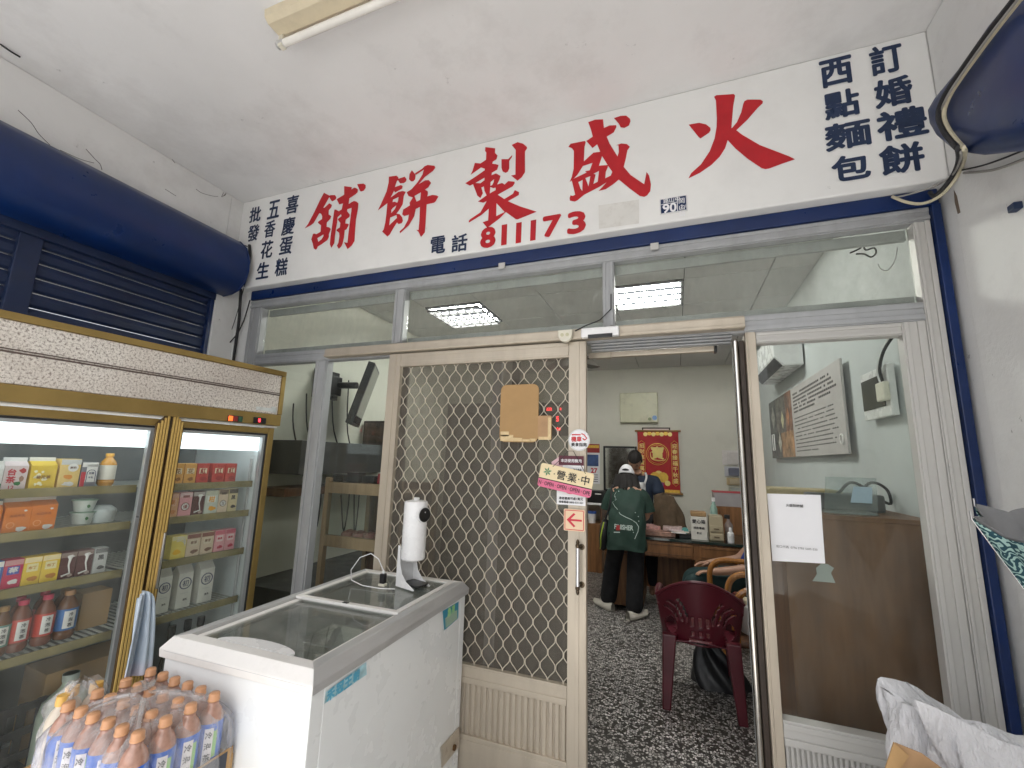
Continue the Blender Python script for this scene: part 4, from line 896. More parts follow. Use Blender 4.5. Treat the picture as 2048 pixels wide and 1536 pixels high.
# juice bottle, tea bottles, cups
plast = glass('pet_plastic', (.90, .88, .86), .02, .03)
def tea(c): return M('tea_%d' % int(c[0] * 1000), c, .12, var=.1, coat=.4)
def bottle(label, pl, pr, pt, shelf, liquid, lab_c, cap_c, group=None, k=-.13, wide=False, txt=None, front=True):
    z0 = SH[shelf]; z1 = FR((pl + pr) / 2, pt, k).z; h = z1 - z0; a, b = FR(pl, (pt + 1260) / 2 if shelf == 3 else pt + 35, k), FR(pr, (pt + 1260) / 2 if shelf == 3 else pt + 35, k); r = (b.y - a.y) / 2
    t = fr_thing('drink_bottle', label, 'bottle', (a.y + b.y) / 2, z0, group, k, r * 2)
    n = 18
    MB().lathe([(r * .8, .001), (r, .012), (r, h * .14), (r * .93, h * .16), (r, h * .18), (r, h * .66), (r * .85, h * .75), (r * .45, h * .87), (r * .42, h * .90)], n=n).build('body', tea(liquid), t, smooth=True, local=True)
    MB().lathe([(r * 1.01, h * .20), (r * 1.015, h * .21), (r * 1.015, h * .63), (r * 1.01, h * .64)], n=n, caps=False).build('label', pmat(lab_c), t, smooth=True, local=True)
    MB().lathe([(r * .46, h * .90), (r * .50, h * .905), (r * .50, h * .985), (r * .46, h)], n=n).build('cap', pmat(cap_c), t, smooth=True, local=True)
    if front:
        mm = MB()
        for q in range(5):
            a0 = R(-32 + 12 * q); a1 = a0 + R(12); rr_ = r * 1.03
            mm.quad((rr_ * math.cos(a0), rr_ * math.sin(a0), h * .24), (rr_ * math.cos(a1), rr_ * math.sin(a1), h * .24), (rr_ * math.cos(a1), rr_ * math.sin(a1), h * .60), (rr_ * math.cos(a0), rr_ * math.sin(a0), h * .60))
        mm.build('label_panel', white_p, t, local=True)
        if txt:
            for i, ch in enumerate(txt): on_front(t, ch, ink, r * 2.1, 0, h * (.53 - .11 * i), h * .075, bold=.02)
    return t
bottle('orange juice bottle with white label and orange cap on the top shelf', 205, 238, 907, 0, (.65, .30, .03), (.74, .70, .62), (.75, .38, .05), k=-.11, front=False)
bottle('green labelled tea bottle beside the red tea bottles', -8, 32, 1216, 3, (.16, .06, .02), (.12, .28, .24), (.45, .27, .12), txt='冷泡茶')
for a, b, pt, k, fr_ in ((29, 72, 1203, -.13, True), (78, 119, 1192, -.13, True), (24, 62, 1196, -.22, False), (72, 110, 1184, -.22, False)):
    bottle('red labelled tea bottle with pink cap' + ('' if fr_ else ' standing in the back row'), a, b, pt, 3, (.20, .05, .02), (.55, .05, .03), (.65, .05, .12), 'red tea bottles', k, txt='冷泡茶', front=fr_)
bottle('blue labelled tea bottle with tan cap in the fridge', 121, 164, 1184, 3, (.16, .06, .02), (.02, .14, .42), (.45, .22, .08), txt='冷泡茶')
bottle('blue labelled tea bottle in the back row of the fridge', 112, 148, 1180, 3, (.16, .06, .02), (.02, .14, .42), (.35, .22, .12), k=-.22, front=False)
for px, py, lab in ((175, 1022, 'white yoghurt cup stacked on another cup'), (170, 1051, 'white yoghurt cup with green lid underneath the stack')):
    p = FR(px, py, -.14); t = fr_thing('yoghurt_cup', lab, 'cup', p.y, SH[1] + (.001 if py > 1040 else .052), None, -.14, .07)
    MB().lathe([(.030, 0), (.040, .047)], n=20).build('cup', pmat((.66, .72, .68)), t, smooth=True, local=True)
    MB().lathe([(.044, .047), (.044, .050)], n=20).build('lid', pmat((.3, .45, .35)), t, local=True)
    blob(t, grn_p, .076, 0, .024, .008, 4)
p = FR(212, 1040, -.14); t = fr_thing('clear_tub', 'clear plastic tub beside the yoghurt cups', 'tub', p.y, SH[1] + .001, None, -.14, .08)
MB().lathe([(.045, 0), (.052, .05), (.05, .055), (.03, .07)], n=16, sx=1, sy=.9).build('tub', M('frosted_plastic', (.55, .6, .6), .3, var=.1), t, smooth=True, local=True)
# bottom of the fridge: jug, box, crate
p = FR(148, 1430, -.16)
jg = fr_thing('plastic_jug', 'pale green translucent plastic jug at the bottom of the fridge', 'jug', p.y, .2, None, -.16, .16)
zt = FR(150, 1358, -.16).z - .2
MB().lathe([(.075, 0), (.085, .02), (.085, zt * .62), (.075, zt * .74), (.03, zt * .86), (.024, zt * .90), (.024, zt)], n=20).build('jug', M('jug_plastic', (.55, .62, .52), .35, var=.05), jg, smooth=True, local=True)
MB().lathe([(.027, zt * .93), (.028, zt)], n=20).build('rim', pmat((.5, .54, .5)), jg, local=True)
p = FR(150, 1420, -.36); t = fr_thing('cardboard_carton', 'brown cardboard carton behind the jug in the fridge bottom', 'box', p.y + .02, .2, None, -.32, .2)
MB().box(-.1, .1, -.16, .16, 0, .37).build('carton', card, t, local=True, bevel=.003)
p = FR(55, 1440, -.3); t = fr_thing('plastic_crate', 'black plastic crate holding bags at the fridge bottom', 'crate', p.y - .06, .2, None, -.28, .3)
mb = MB()
for q in range(8): mb.box(.14, .15, -.2 + q * .055, -.175 + q * .055, 0, .3)
for z in (0, .09, .18, .27): mb.box(.151, .158, -.2, .21, z, z + .03)
mb.box(-.15, .139, -.2, .21, 0, .02).build('crate', black, t, local=True)
p = FR(200, 1205, -.2); t = fr_thing('cardboard_carton', 'small brown carton beside the blue tea bottle', 'box', FR(190, 1230, -.2).y, SH[3], None, -.2, .1)
MB().box(-.05, .05, -.055, .05, 0, .15).build('carton', card, t, local=True, bevel=.002)
for k_, (px, py) in enumerate(((352, 1262), (384, 1250), (410, 1243))):
    p = FR(px, py, -.2); t = fr_thing('drink_bottle', 'dark bottle standing in the fridge bottom behind the narrower door', 'bottle', p.y, .2, 'dark bottles in the fridge bottom', -.2, .07)
    hh = p.z - .2 + .02
    MB().lathe([(.032, 0), (.034, hh * .6), (.014, hh * .85), (.014, hh * .9)], n=14).build('body', tea((.03, .03, .03)), t, smooth=True, local=True)
    MB().lathe([(.017, hh * .9), (.017, hh)], n=14).build('cap', black, t, smooth=True, local=True)
# towel over the handle
def towel(u, v):
    pt = FR(290, 1193, .05); top = Vector((0.04, pt.y, pt.z))
    bl_, br_ = FR(238, 1372, .04), FR(312, 1330, .05)
    spread = v ** .7; c = bl_.lerp(br_, u)
    yy = top.y + (u - .5) * .05 * (1 - spread) + ((c.y - top.y)) * spread
    zz = top.z * (1 - v) + c.z * v + (.02 * (1 - (2 * u - 1) ** 2) * (1 - v) ** 4)
    xx = .045 + .030 * math.sin(u * 9.5 + v * 1.5) * (.35 + .65 * v) * (1 - .2 * v) + .012 * math.sin(u * 21 + v * 3)
    return FT @ Vector((xx, yy, zz))
tm, ntl, bsd = _new('towel_cloth'); MATS['towel_cloth'] = tm
vco = _coord(ntl); sep = ntl.nodes.new('ShaderNodeSeparateXYZ'); ntl.links.new(vco, sep.inputs[0])
zlow = FR(275, 1345, .05).z
mr = ntl.nodes.new('ShaderNodeMapRange'); mr.inputs[1].default_value = zlow - .08; mr.inputs[2].default_value = zlow + .05; ntl.links.new(sep.outputs[2], mr.inputs[0])
ntl.links.new(_ramp(ntl, mr.outputs[0], [(0, (.52, .38, .52)), (.6, (.60, .58, .68)), (1, (.55, .64, .74))]), bsd.inputs['Base Color'])
bsd.inputs['Roughness'].default_value = .95; _bump(ntl, bsd, _noise(ntl, 260, 3, .6, vco), .7, .002)
tw_o = MB().grid(towel, 26, 30).build('towel', tm, smooth=True, solid=.006, angle=180)
tag(tw_o, 'pale blue towel with pink hem hanging on the fridge handle', 'towel')

# ================================================================== CHEST FREEZER
ZT = .935
q = [PZ(*p, ZT) for p in ((620, 1342), (924, 1165), (734, 1136), (356, 1269))]
fc = sum(q, Vector()) / 4; fa = math.atan2(-((q[1] - q[0]).x + (q[2] - q[3]).x), (q[1] - q[0]).y + (q[2] - q[3]).y)
fl_, fw_ = ((q[1] - q[0]).length + (q[2] - q[3]).length) / 2, ((q[0] - q[3]).length + (q[1] - q[2]).length) / 2
HL, HW = fl_ / 2, fw_ / 2
cf = thing('chest_freezer', 'white chest freezer with two sliding glass lids in front of the mesh door', 'freezer', (fc.x, fc.y, 0), fa)
def Z_(name, mat, mb, parent=cf, bevel=.003, smooth=False): return mb.build(name, mat, parent, bevel=bevel, local=True, smooth=smooth)
zb = ZT - .050; OV = .022                    # sloping rim: wider below than on top
bw, bl2 = HW + OV - .012, HL + OV - .012
Z_('body', fz_white, MB().box(-bw, bw, -bl2, -bl2 + .05, .09, zb).box(-bw, bw, bl2 - .05, bl2, .09, zb).box(-bw, -bw + .05, -bl2 + .051, bl2 - .051, .09, zb).box(bw - .05, bw, -bl2 + .051, bl2 - .051, .09, zb).box(-bw + .051, bw - .051, -bl2 + .051, bl2 - .051, .09, .3))
Z_('base', black, MB().box(-bw + .02, bw - .02, -bl2 + .02, bl2 - .02, .02, .088))
for sx in (-1, 1):
    for sy in (-1, 1): Z_('caster', rubber, MB().cyl((sx * (bw - .08) - .012, sy * (bl2 - .08), -.005), (sx * (bw - .08) + .012, sy * (bl2 - .08), -.005), .025, 14), bevel=0)
trim = M('freezer_trim', (.50, .50, .50), .4, metal=.3, var=.08, stretch=(3, .5, 3), grime=.3, gscale=5)
trim_w = M('freezer_trim_white', (.78, .76, .73), .4, var=.05, grime=.25, gscale=6)
def rim(side):
    mb = MB(); o0, o1, i1 = OV, .0, -.03
    L0, W0, L1, W1 = HL + OV, HW + OV, HL, HW; Li, Wi = HL - .035, HW - .035
    c = {'near': [(-1, -1), (1, -1)], 'far': [(1, 1), (-1, 1)], 'right': [(1, -1), (1, 1)], 'left': [(-1, 1), (-1, -1)]}[side]
    rows = [(W0, L0, zb - .008), (W0 + .002, L0 + .002, zb + .018), (W1, L1, ZT), (Wi, Li, ZT + .001), (Wi, Li, ZT - .03), (W0 - .03, L0 - .03, zb - .008)]
    vs_ = [(c[e][0] * w_, c[e][1] * l_, z) for w_, l_, z in rows for e in (0, 1)]; n = len(rows)
    mb.add(vs_, [(2 * i, 2 * i + 1, 2 * ((i + 1) % n) + 1, 2 * ((i + 1) % n)) for i in range(n)] + [tuple(2 * i for i in range(n)), tuple(2 * i + 1 for i in range(n))])
    return mb
for s in ('near', 'far', 'left', 'right'): Z_('rim', trim_w if s in ('near', 'far') else trim, rim(s), bevel=.002)
gr = MB()
for k in range(3): gr.box(-HW + .0, HW - .0, -HL - .0085 - k * .0078, -HL - .004 - k * .0078, ZT - .013 - k * .0115, ZT - .0118 - k * .0115)
Z_('near_groove', grey_pl, gr, bevel=0)
# lids
gi = .036
def lid(y0, y1, z, nm):
    t_ = .024
    l = Z_('lid', trim_w, MB().box(-HW + gi, -HW + gi + t_, y0, y1, z, z + .012).box(HW - gi - t_, HW - gi, y0, y1, z, z + .012).box(-HW + gi + t_, HW - gi - t_, y0, y0 + t_, z, z + .012).box(-HW + gi + t_, HW - gi - t_, y1 - t_, y1, z, z + .012), bevel=.002)
    MB().box(-HW + gi + t_ - .002, HW - gi - t_ + .002, y0 + t_ - .002, y1 - t_ + .002, z + .004, z + .008).build('pane', lid_glass, l, local=True)
    return l
ym = HL * -.02
l1 = lid(-HL + gi, ym + .03, ZT - .022, 'near'); l2 = lid(ym - .01, HL - gi, ZT - .007, 'far')
hp = [(HW * .55 * math.cos(R(a)) - .0, -HL + gi + .018 + .05 * math.sin(R(a)), ZT - .0095) for a in range(0, 181, 12)]
MB().prism(hp, (0, 0, .003)).build('grip', white_pl, l1, local=True)
MB().box(-.012, .012, ym - .009, ym + .005, ZT + .0051, ZT + .0075).build('latch', black, l2, local=True)
liner = M('freezer_liner', (.55, .56, .54), .5, var=.08)
Z_('liner', liner, MB().box(-HW + .045, HW - .045, -HL + .045, HL - .045, .301, .305).box(-HW + .036, -HW + .045, -HL + .04, HL - .04, .306, ZT - .04).box(HW - .045, HW - .036, -HL + .04, HL - .04, .306, ZT - .04).box(-HW + .046, HW - .046, -HL + .036, -HL + .045, .306, ZT - .04).box(-HW + .046, HW - .046, HL - .045, HL - .036, .306, ZT - .04), bevel=0)
wire_m = M('basket_wire', (.5, .5, .48), .4, metal=.4)
bk = MB()
for k in range(2):
    y0, y1 = (-HL + .07, -.03) if k == 0 else (.03, HL - .07)
    for z in (.52, .62, .74): bk.tube([(-HW + .06, y0, z), (HW - .06, y0, z), (HW - .06, y1, z), (-HW + .06, y1, z)], .003, 5, closed=True)
    for j in range(9):
        x = -HW + .06 + (fw_ - .12) * j / 8; bk.tube([(x, y0, .74), (x, y0, .52), (x, y1, .52), (x, y1, .74)], .002, 4)
Z_('basket', wire_m, bk, bevel=0)
xr = bw + .0008
def side_pt(px, py):                          # pixel -> point on the freezer's long side
    Mi = TM[cf.name].inverted(); c = Mi @ CAM; d = Mi.to_3x3() @ ray(px, py); return c + d * ((xr - c.x) / d.x)
cy_b = M('cyan_print', (.10, .42, .60), .4, var=.06)
s0, s1, s2, s3 = [side_pt(*p) for p in ((651, 1384), (732, 1324), (733, 1349), (648, 1408))]
stk = MB().quad(*[Vector((xr + .001, p.y, p.z)) for p in (s0, s1, s2, s3)]).build('sticker', M('pale_cyan_print', (.40, .62, .68), .4, var=.3, scale=30), cf, local=True)
r3 = TM[cf.name].to_3x3()
for i, ch in enumerate('禾冠王朝'):
    c = s0.lerp(s1, .12 + .2 * i).lerp(s3.lerp(s2, .12 + .2 * i), .5); c.x = xr + .001
    text(ch, cy_b, stk, TM[cf.name] @ c, r3 @ Vector((0, (s1 - s0).y, (s1 - s0).z)), r3 @ Vector((0, 0, 1)), height=.03, bold=.04)
s = [side_pt(*p) for p in ((885, 1222), (917, 1203), (916, 1236), (888, 1261))]
stk = MB().quad(*[Vector((xr + .001, p.y, p.z)) for p in s]).build('sticker', M('blue_print', (.03, .28, .42), .4, var=.1), cf, local=True)
for i in range(4):
    a, b = s[0].lerp(s[3], .45 + .13 * i), s[1].lerp(s[2], .45 + .13 * i); a, b = a.lerp(b, .1), a.lerp(b, .9)
    MB().quad(Vector((xr + .002, a.y, a.z)), Vector((xr + .002, b.y, b.z)), Vector((xr + .002, b.y, b.z - .006)), Vector((xr + .002, a.y, a.z - .006))).build('print', pmat((.6, .68, .4)), stk, local=True)
c = s[0].lerp(s[1], .5).lerp(s[3].lerp(s[2], .5), .22); c.x = xr + .001
text('急凍', pmat((.4, .75, .3)), stk, TM[cf.name] @ c, r3 @ Vector((0, 1, 0)), r3 @ Vector((0, 0, 1)), height=.035, bold=.03)
s = [side_pt(*p) for p in ((880, 1494), (917, 1453), (917, 1492), (882, 1536))]
lk = MB().prism([Vector((xr, p.y, p.z)) for p in s], (.006, 0, 0)).build('lock_plate', M('rusty_chrome', (.55, .5, .42), .4, metal=.5, var=.2, grime=.9, gscale=18, gcol=(.16, .07, .02)), cf, local=True, bevel=.004)
c = side_pt(905, 1494); MB().cyl((xr + .006, c.y, c.z), (xr + .014, c.y, c.z), .012, 14).build('lock_barrel', M('rust', (.12, .06, .02), .7, metal=.4), lk, local=True)

# ================================================================== HAND SANITISER DISPENSER
dz = ZT + .0065
dp = PZ(822, 1172, dz)
ds = thing('sanitiser_dispenser', 'white cylindrical hand sanitiser dispenser standing on the freezer lid', 'dispenser', dp, R(18))
ht = PY(825, 1000, dp.y).z - dz; rb = .056
zb0 = PY(820, 1118, dp.y).z - dz
MB().lathe([(rb * .9, zb0), (rb, zb0 + .006), (rb, ht - .012), (rb * .93, ht - .004), (rb * .6, ht)], (0, 0, 0), 28).build('tank', white_pl, ds, smooth=True, local=True)
MB().lathe([(.014, ht), (.014, ht + .012), (.010, ht + .014)], n=16).build('filler_cap', white_pl, ds, smooth=True, local=True)
fxd = Vector((.82, -.57, 0)).normalized()
e = Vector((0, 0, ht - .062))
MB().cyl(e + fxd * .03, e + fxd * .063, .037, 24).build('sensor_collar', white_pl, ds, smooth=True, local=True, angle=30)
eye = MB().cyl(e + fxd * .0635, e + fxd * .067, .033, 24).build('sensor_face', black, ds, local=True)
MB().cyl(e + fxd * .0672 + Vector((0, 0, .012)), e + fxd * .0685 + Vector((0, 0, .012)), .003, 8).build('indicator', white_pl, eye, local=True)
bx = -fxd; sd = Vector((fxd.y, -fxd.x, 0))
pr = [(-.052, 0), (.075, 0), (.078, .006), (.02, .03), (-.012, .06), (-.028, .10), (-.034, zb0 + .02), (-.036, zb0 + .06), (-.052, zb0 + .065)]
for s in (-1, 1):
    MB().prism([fxd * u + sd * (s * .046) + Vector((0, 0, z)) for u, z in pr], sd * (.004 * s)).build('bracket_cheek', white_pl, ds, local=True, bevel=.002)
MB().grid(lambda u, v: fxd * (-.046 + .0) + sd * ((u - .5) * .09) + Vector((0, 0, .004 + v * (zb0 + .05))), 2, 2).build('bracket_back', M('soft_grey_plastic', (.62, .63, .64), .3), ds, local=True, solid=.004)
MB().prism([fxd * u + sd * w_ + Vector((0, 0, .012)) for u, w_ in ((-.03, -.042), (.07, -.042), (.084, -.02), (.084, .02), (.07, .042), (-.03, .042))], (0, 0, .008)).build('drip_tray', black, ds, local=True, bevel=.002)
MB().box(-.01, .01, -.01, .01, zb0 - .012, zb0).build('nozzle', grey_pl, ds, local=True, bevel=.002)
ad = PZ(765, 1172, dz)
pa = thing('power_adapter', 'small black plug adapter on the freezer with white lead', 'adapter', ad)
MB().box(-.012, .012, -.012, .012, .012, .055).build('plug', black, pa, bevel=.003, local=True)
MB().box(-.017, .017, -.013, .013, 0, .012).build('socket_end', cream_pl, pa, bevel=.003, local=True)
MB().box(-.006, .006, -.004, .004, .055, .068).build('usb_plug', white_pl, pa, bevel=.002, local=True)
cab = [ad + Vector((0, 0, .066))] + [PZ(px, py, z) for px, py, z in ((757, 1118, 1.06), (742, 1107, 1.08), (720, 1115, 1.06), (702, 1140, 1.0), (703, 1160, .955), (725, 1171, dz + .004), (760, 1177, dz + .004), (790, 1178, dz + .004))]
MB().tube(cab, .0022, 6).build('lead', white_pl, pa, smooth=True)

# ================================================================== SHRINK-WRAPPED TEA BOTTLES
ZCAP = .855
g = [PZ(*p, ZCAP) for p in ((430, 1384), (277, 1462), (136, 1404), (302, 1337))]
bh = .218; bz = ZCAP - bh
bc = sum(g, Vector()) / 4
pk = thing('bottle_pack', 'shrink wrapped tray of bottled tea with orange caps and blue labels', 'drinks pack', (bc.x, bc.y, bz - .006))
tea_m = M('bottled_tea', (.40, .225, .165), .14, var=.25, scale=40, coat=.5)
cap_m = M('orange_cap', (.60, .31, .16), .4, var=.06)
lab_m = M('blue_tea_label', (.012, .13, .58), .35, var=.25, scale=14)
r_ = .0305
def bprof(): return [(r_ * .85, .0), (r_, .008), (r_, bh * .12), (r_ * .95, bh * .14), (r_, bh * .16), (r_, bh * .69), (r_ * .95, bh * .735), (r_ * .74, bh * .81), (r_ * .46, bh * .865), (r_ * .44, bh * .90)]
bm0 = MB().lathe(bprof(), n=16).mesh('tea_bottle', True); bm0.materials.append(tea_m)
lm0 = MB().lathe([(r_ * 1.015, bh * .14), (r_ * 1.015, bh * .69)], n=16, caps=False).mesh('label', True); lm0.materials.append(lab_m)
cm0 = MB().lathe([(r_ * .46, bh * .905), (r_ * .50, bh * .912), (r_ * .50, bh * .925), (r_ * .455, bh * .93), (r_ * .46, bh * .985), (r_ * .40, bh)], n=16).mesh('cap', True); cm0.materials.append(cap_m)
def panel(a0, a1, z0, z1, k=1.03):
    mb = MB(); n = 5
    for q_ in range(n):
        t0, t1 = R(a0 + (a1 - a0) * q_ / n), R(a0 + (a1 - a0) * (q_ + 1) / n)
        mb.quad(*[(r_ * k * math.cos(t), r_ * k * math.sin(t), bh * z) for t, z in ((t0, z0), (t1, z0), (t1, z1), (t0, z1))])
    return mb
pm0 = panel(-70, -30, .18, .64).mesh('label_panel'); pm0.materials.append(white_p)
gm0 = panel(-30, -12, .30, .60).mesh('label_leaf'); gm0.materials.append(pmat((.25, .55, .15)))
for i in range(4):
    for j in range(6):
        c = g[0].lerp(g[1], i / 3).lerp(g[3].lerp(g[2], i / 3), j / 5)
        loc = Vector((c.x + random.uniform(-.002, .002), c.y + random.uniform(-.002, .002), bz)) - pk.location
        o = bpy.data.objects.new('bottle', bm0); col.objects.link(o); o.parent = pk; o.location = loc
        rz = R(random.choice((-10, 10, 0, 25))); o.rotation_euler = (0, 0, rz)
        for nm, me in (('label', lm0), ('cap', cm0), ('label_panel', pm0), ('label_leaf', gm0)):
            s_ = bpy.data.objects.new(nm, me); col.objects.link(s_); s_.parent = o
        if i >= 2 or j == 0:
            for kk, ch in enumerate('冷泡茶'):
                vs2, fs2, h2, w2 = glyphs(ch, .02); ang = R(-50); sc_ = .017 / h2
                xd_ = Vector((-math.sin(ang), math.cos(ang), 0)); c_ = Vector((math.cos(ang), math.sin(ang), 0)) * r_ * 1.045 + Vector((0, 0, bh * (.565 - .125 * kk)))
                mt_ = bpy.data.meshes.new('lettering'); mt_.from_pydata([tuple(c_ + xd_ * v.x * sc_ + Vector((0, 0, v.y * sc_))) for v in vs2], [], fs2); mt_.materials.append(ink)
                s_ = bpy.data.objects.new('lettering', mt_); col.objects.link(s_); s_.parent = o
bx0 = min(p.x for p in g) - .036; bx1 = max(p.x for p in g) + .036; by0 = min(p.y for p in g) - .036; by1 = max(p.y for p in g) + .036
tz = bz + .045
MB().box(bx0, bx1, by0, by1, bz - .006, bz - .002).box(bx0, bx1, by0, by0 + .003, bz - .0019, tz).box(bx0, bx1, by1 - .003, by1, bz - .0019, tz).box(bx0, bx0 + .003, by0 + .0031, by1 - .0031, bz - .0019, tz).box(bx1 - .003, bx1, by0 + .0031, by1 - .0031, bz - .0019, tz + .02).build('tray', card, pk)
MB().box(bx1 + .0002, bx1 + .001, by0 + .02, by1 - .02, bz, tz + .015).build('tray_print', M('charcoal_print', (.03, .035, .05), .5), pk)
film = glass('shrink_film', (.95, .94, .94), .20, .07, 30, (.85, .84, .84))
nt = film.node_tree; bpn = nt.nodes.new('ShaderNodeBump'); bpn.inputs['Strength'].default_value = .9; bpn.inputs['Distance'].default_value = .01
nt.links.new(_noise(nt, 34, 3, .5, _coord(nt, (1, 1, .3))), bpn.inputs['Height'])
for nd in nt.nodes:
    if nd.type in ('BSDF_GLOSSY', 'LAYER_WEIGHT'): nt.links.new(bpn.outputs[0], nd.inputs['Normal'])
    if nd.type == 'BSDF_GLOSSY': nd.inputs['Roughness'].default_value = .12
def wrap(u, v):
    # u around the pack, v up and over
    a = u * 2 * math.pi; cx_, cy_ = (bx0 + bx1) / 2, (by0 + by1) / 2; hx_, hy_ = (bx1 - bx0) / 2 + .003, (by1 - by0) / 2 + .003
    ca, sa = math.cos(a), math.sin(a); e_ = .22
    x = cx_ + hx_ * math.copysign(abs(ca) ** e_, ca); y = cy_ + hy_ * math.copysign(abs(sa) ** e_, sa)
    if v < .6: z = bz + (v / .6) * bh * .62; k = 1
    else:
        s_ = (v - .6) / .4; z = bz + bh * (.62 + .40 * math.sin(s_ * math.pi / 2)); k = 1 - .86 * s_ ** 1.4
    wob = .004 * math.sin(a * 11 + v * 5) + .003 * math.sin(a * 23)
    return Vector((cx_ + (x - cx_) * k + wob, cy_ + (y - cy_) * k + wob, z + (.006 * math.sin(a * 7) * (1 if v > .6 else .2))))
MB().grid(wrap, 96, 16).build('shrink_wrap', film, pk, smooth=True, angle=180)
for k, zz in enumerate((.0, .305)):
    t = thing('drinks_case', ('sealed brown drinks case on the pavement under the stack', 'sealed brown drinks case directly under the shrink wrapped bottles')[k], 'box', (bc.x, bc.y, -.03 + zz))
    h = .303 if k == 0 else bz - .007 + .03 - .305
    MB().box(bx0 + .004, bx1 - .004, by0 + .004, by1 - .004, -.03 + zz, -.03 + zz + h).build('case', card, t, bevel=.004)
    MB().box(bx0 + .003, bx1 - .003, (by0 + by1) / 2 - .025, (by0 + by1) / 2 + .025, -.03 + zz + h * .6, -.03 + zz + h - .004).build('tape_strip', tape, t)
# crumpled clear bag with yellow-capped bottles left of the pack
pb_ = PZ(112, 1440, .80)
bg_ = thing('bottle_bag', 'crumpled clear plastic bag of yellow capped bottles leaning on the tea pack', 'bag', (pb_.x - .03, pb_.y, bz))
px0 = bx0 - .026
for k, (dx, dy) in enumerate(((-.0, .02), (-.0, -.055), (-.035, -.02))):
    o = MB().lathe(bprof(), (px0 + dx, bc.y + dy - .02, bz - .006), 14).build('bottle', M('pale_drink', (.62, .55, .45), .3), bg_, smooth=True)
    MB().lathe([(r_ * .52, bh * .89), (r_ * .54, bh * .92), (r_ * .5, bh)], (px0 + dx, bc.y + dy - .02, bz - .006), 14).build('cap', M('yellow_cap', (.72, .42, .10), .4), o, smooth=True)
def bagf(u, v):
    a = u * 2 * math.pi; k = (1 - .15 * v) if v < .8 else (1 - .15 * v) * (1 - (v - .8) * 3.2)
    rr2 = .066 * k + .010 * math.sin(a * 5 + v * 7) + .006 * math.sin(a * 11 - v * 9)
    return Vector((px0 - .012 + rr2 * math.cos(a), bc.y - .03 + rr2 * 1.05 * math.sin(a), bz - .004 + v * .235))
MB().grid(bagf, 40, 16).build('film', film, bg_, smooth=True, angle=180)
MB().box(bx0 - .17, bx0 - .003, by0 + .02, by1 - .02, -.03, bz - .008).build('support_case', card, bg_, bevel=.004)

# ================================================================== PORCH LAMP, CABLES
lp = thing('fluorescent_lamp', 'unlit fluorescent batten lamp on the porch ceiling', 'lamp', PZ(620, 40, ZC))
a = PZ(548, 62, ZC - .05); ang = math.atan2((PZ(740, -22, ZC - .05) - a).y, (PZ(740, -22, ZC - .05) - a).x)
LM = Matrix.Translation(Vector((a.x, a.y, 0))) @ Matrix.Rotation(ang, 4, 'Z')
MB().prism([(0, -.055, ZC - .001), (0, -.05, ZC - .035), (0, -.03, ZC - .05), (0, .03, ZC - .05), (0, .05, ZC - .035), (0, .055, ZC - .001)], (1.24, 0, 0)).xf(LM).build('batten', M('lamp_cream', (.66, .58, .42), .45, var=.06, grime=.3, gscale=6), lp, bevel=.002)
MB().cyl((.015, .035, ZC - .085), (1.2, .035, ZC - .085), .016, 14).xf(LM).build('tube', M('unlit_tube', (.80, .78, .73), .2), lp, smooth=True)
for x in (.015, 1.19): MB().box(x - .012, x + .012, .02, .05, ZC - .105, ZC - .05).xf(LM).build('lamp_holder', cream_pl, lp, bevel=.004)
MB().cyl((-.008, .035, ZC - .085), (.03, .035, ZC - .085), .0175, 14).xf(LM).build('tube_cap', M('tube_cap_metal', (.6, .6, .58), .3, metal=.7), lp, smooth=True)
def cable(name, pts, r, mat, label): return solo(name, MB().tube(pts, r, 7), mat, label, 'cable', smooth=True)
def crv(pts, n=5):                          # Catmull-Rom smoothing
    P = [Vector(p) for p in pts]; out = []
    for i in range(len(P) - 1):
        p0, p1, p2, p3 = P[max(i - 1, 0)], P[i], P[i + 1], P[min(i + 2, len(P) - 1)]
        for k in range(n):
            t = k / n; out.append(.5 * ((2 * p1) + (p2 - p0) * t + (2 * p0 - 5 * p1 + 4 * p2 - p3) * t * t + (3 * p1 - p0 - 3 * p2 + p3) * t ** 3))
    return out + [P[-1]]
YP = -.02
cable('cable_bundle', crv([PY(499, 490, -.085), PY(499, 520, -.09), PY(488, 552, -.085), PY(482, 580, -.06), PY(478, 640, YP), PY(471, 690, YP), PY(464, 740, YP), PY(455, 800, YP)]), .010, rubber, 'thick black cable bundle dropping down the corner pier above the fridge')
cable('thin_cable', crv([PY(492, 560, -.09), PY(484, 590, -.05), PY(470, 640, YP), PY(455, 680, YP), PY(446, 690, YP), PY(452, 700, YP)]), .0025, rubber, 'thin black wire with a loose curl on the corner pier')
cable('thin_cable', crv([PY(500, 600, -.03), PY(488, 640, YP), PY(474, 668, YP), PY(455, 690, YP), PY(432, 715, -.06)]), .0045, rubber, 'black wire slanting from frame corner to the fridge top')
cable('thin_cable', crv([PX(300, 420, XL + .06), PX(420, 468, XL + .06), PX(470, 484, XL + .08), PY(495, 493, -.085)]), .0035, rubber, 'black wire lying along the top of the shutter housing')
cable('thin_cable', crv([PZ(0, 88, ZC - .006), PZ(20, 102, ZC - .012), PZ(40, 114, ZC - .006)]), .004, rubber, 'short black wire end on the porch ceiling')
XC = XD - .085
cc = [PX(2060, -25, XC), PX(1985, 70, XC), PX(1920, 160, XC), PX(1896, 200, XC), PX(1888, 232, XC), PX(1900, 262, XC), PX(1918, 285, XC), PX(1930, 303, XC), PX(1925, 330, XR - .03), PY(1908, 362, -.12), PY(1880, 392, -.10), PY(1845, 407, -.06), PY(1812, 404, -.04), PY(1784, 393, -.02)]
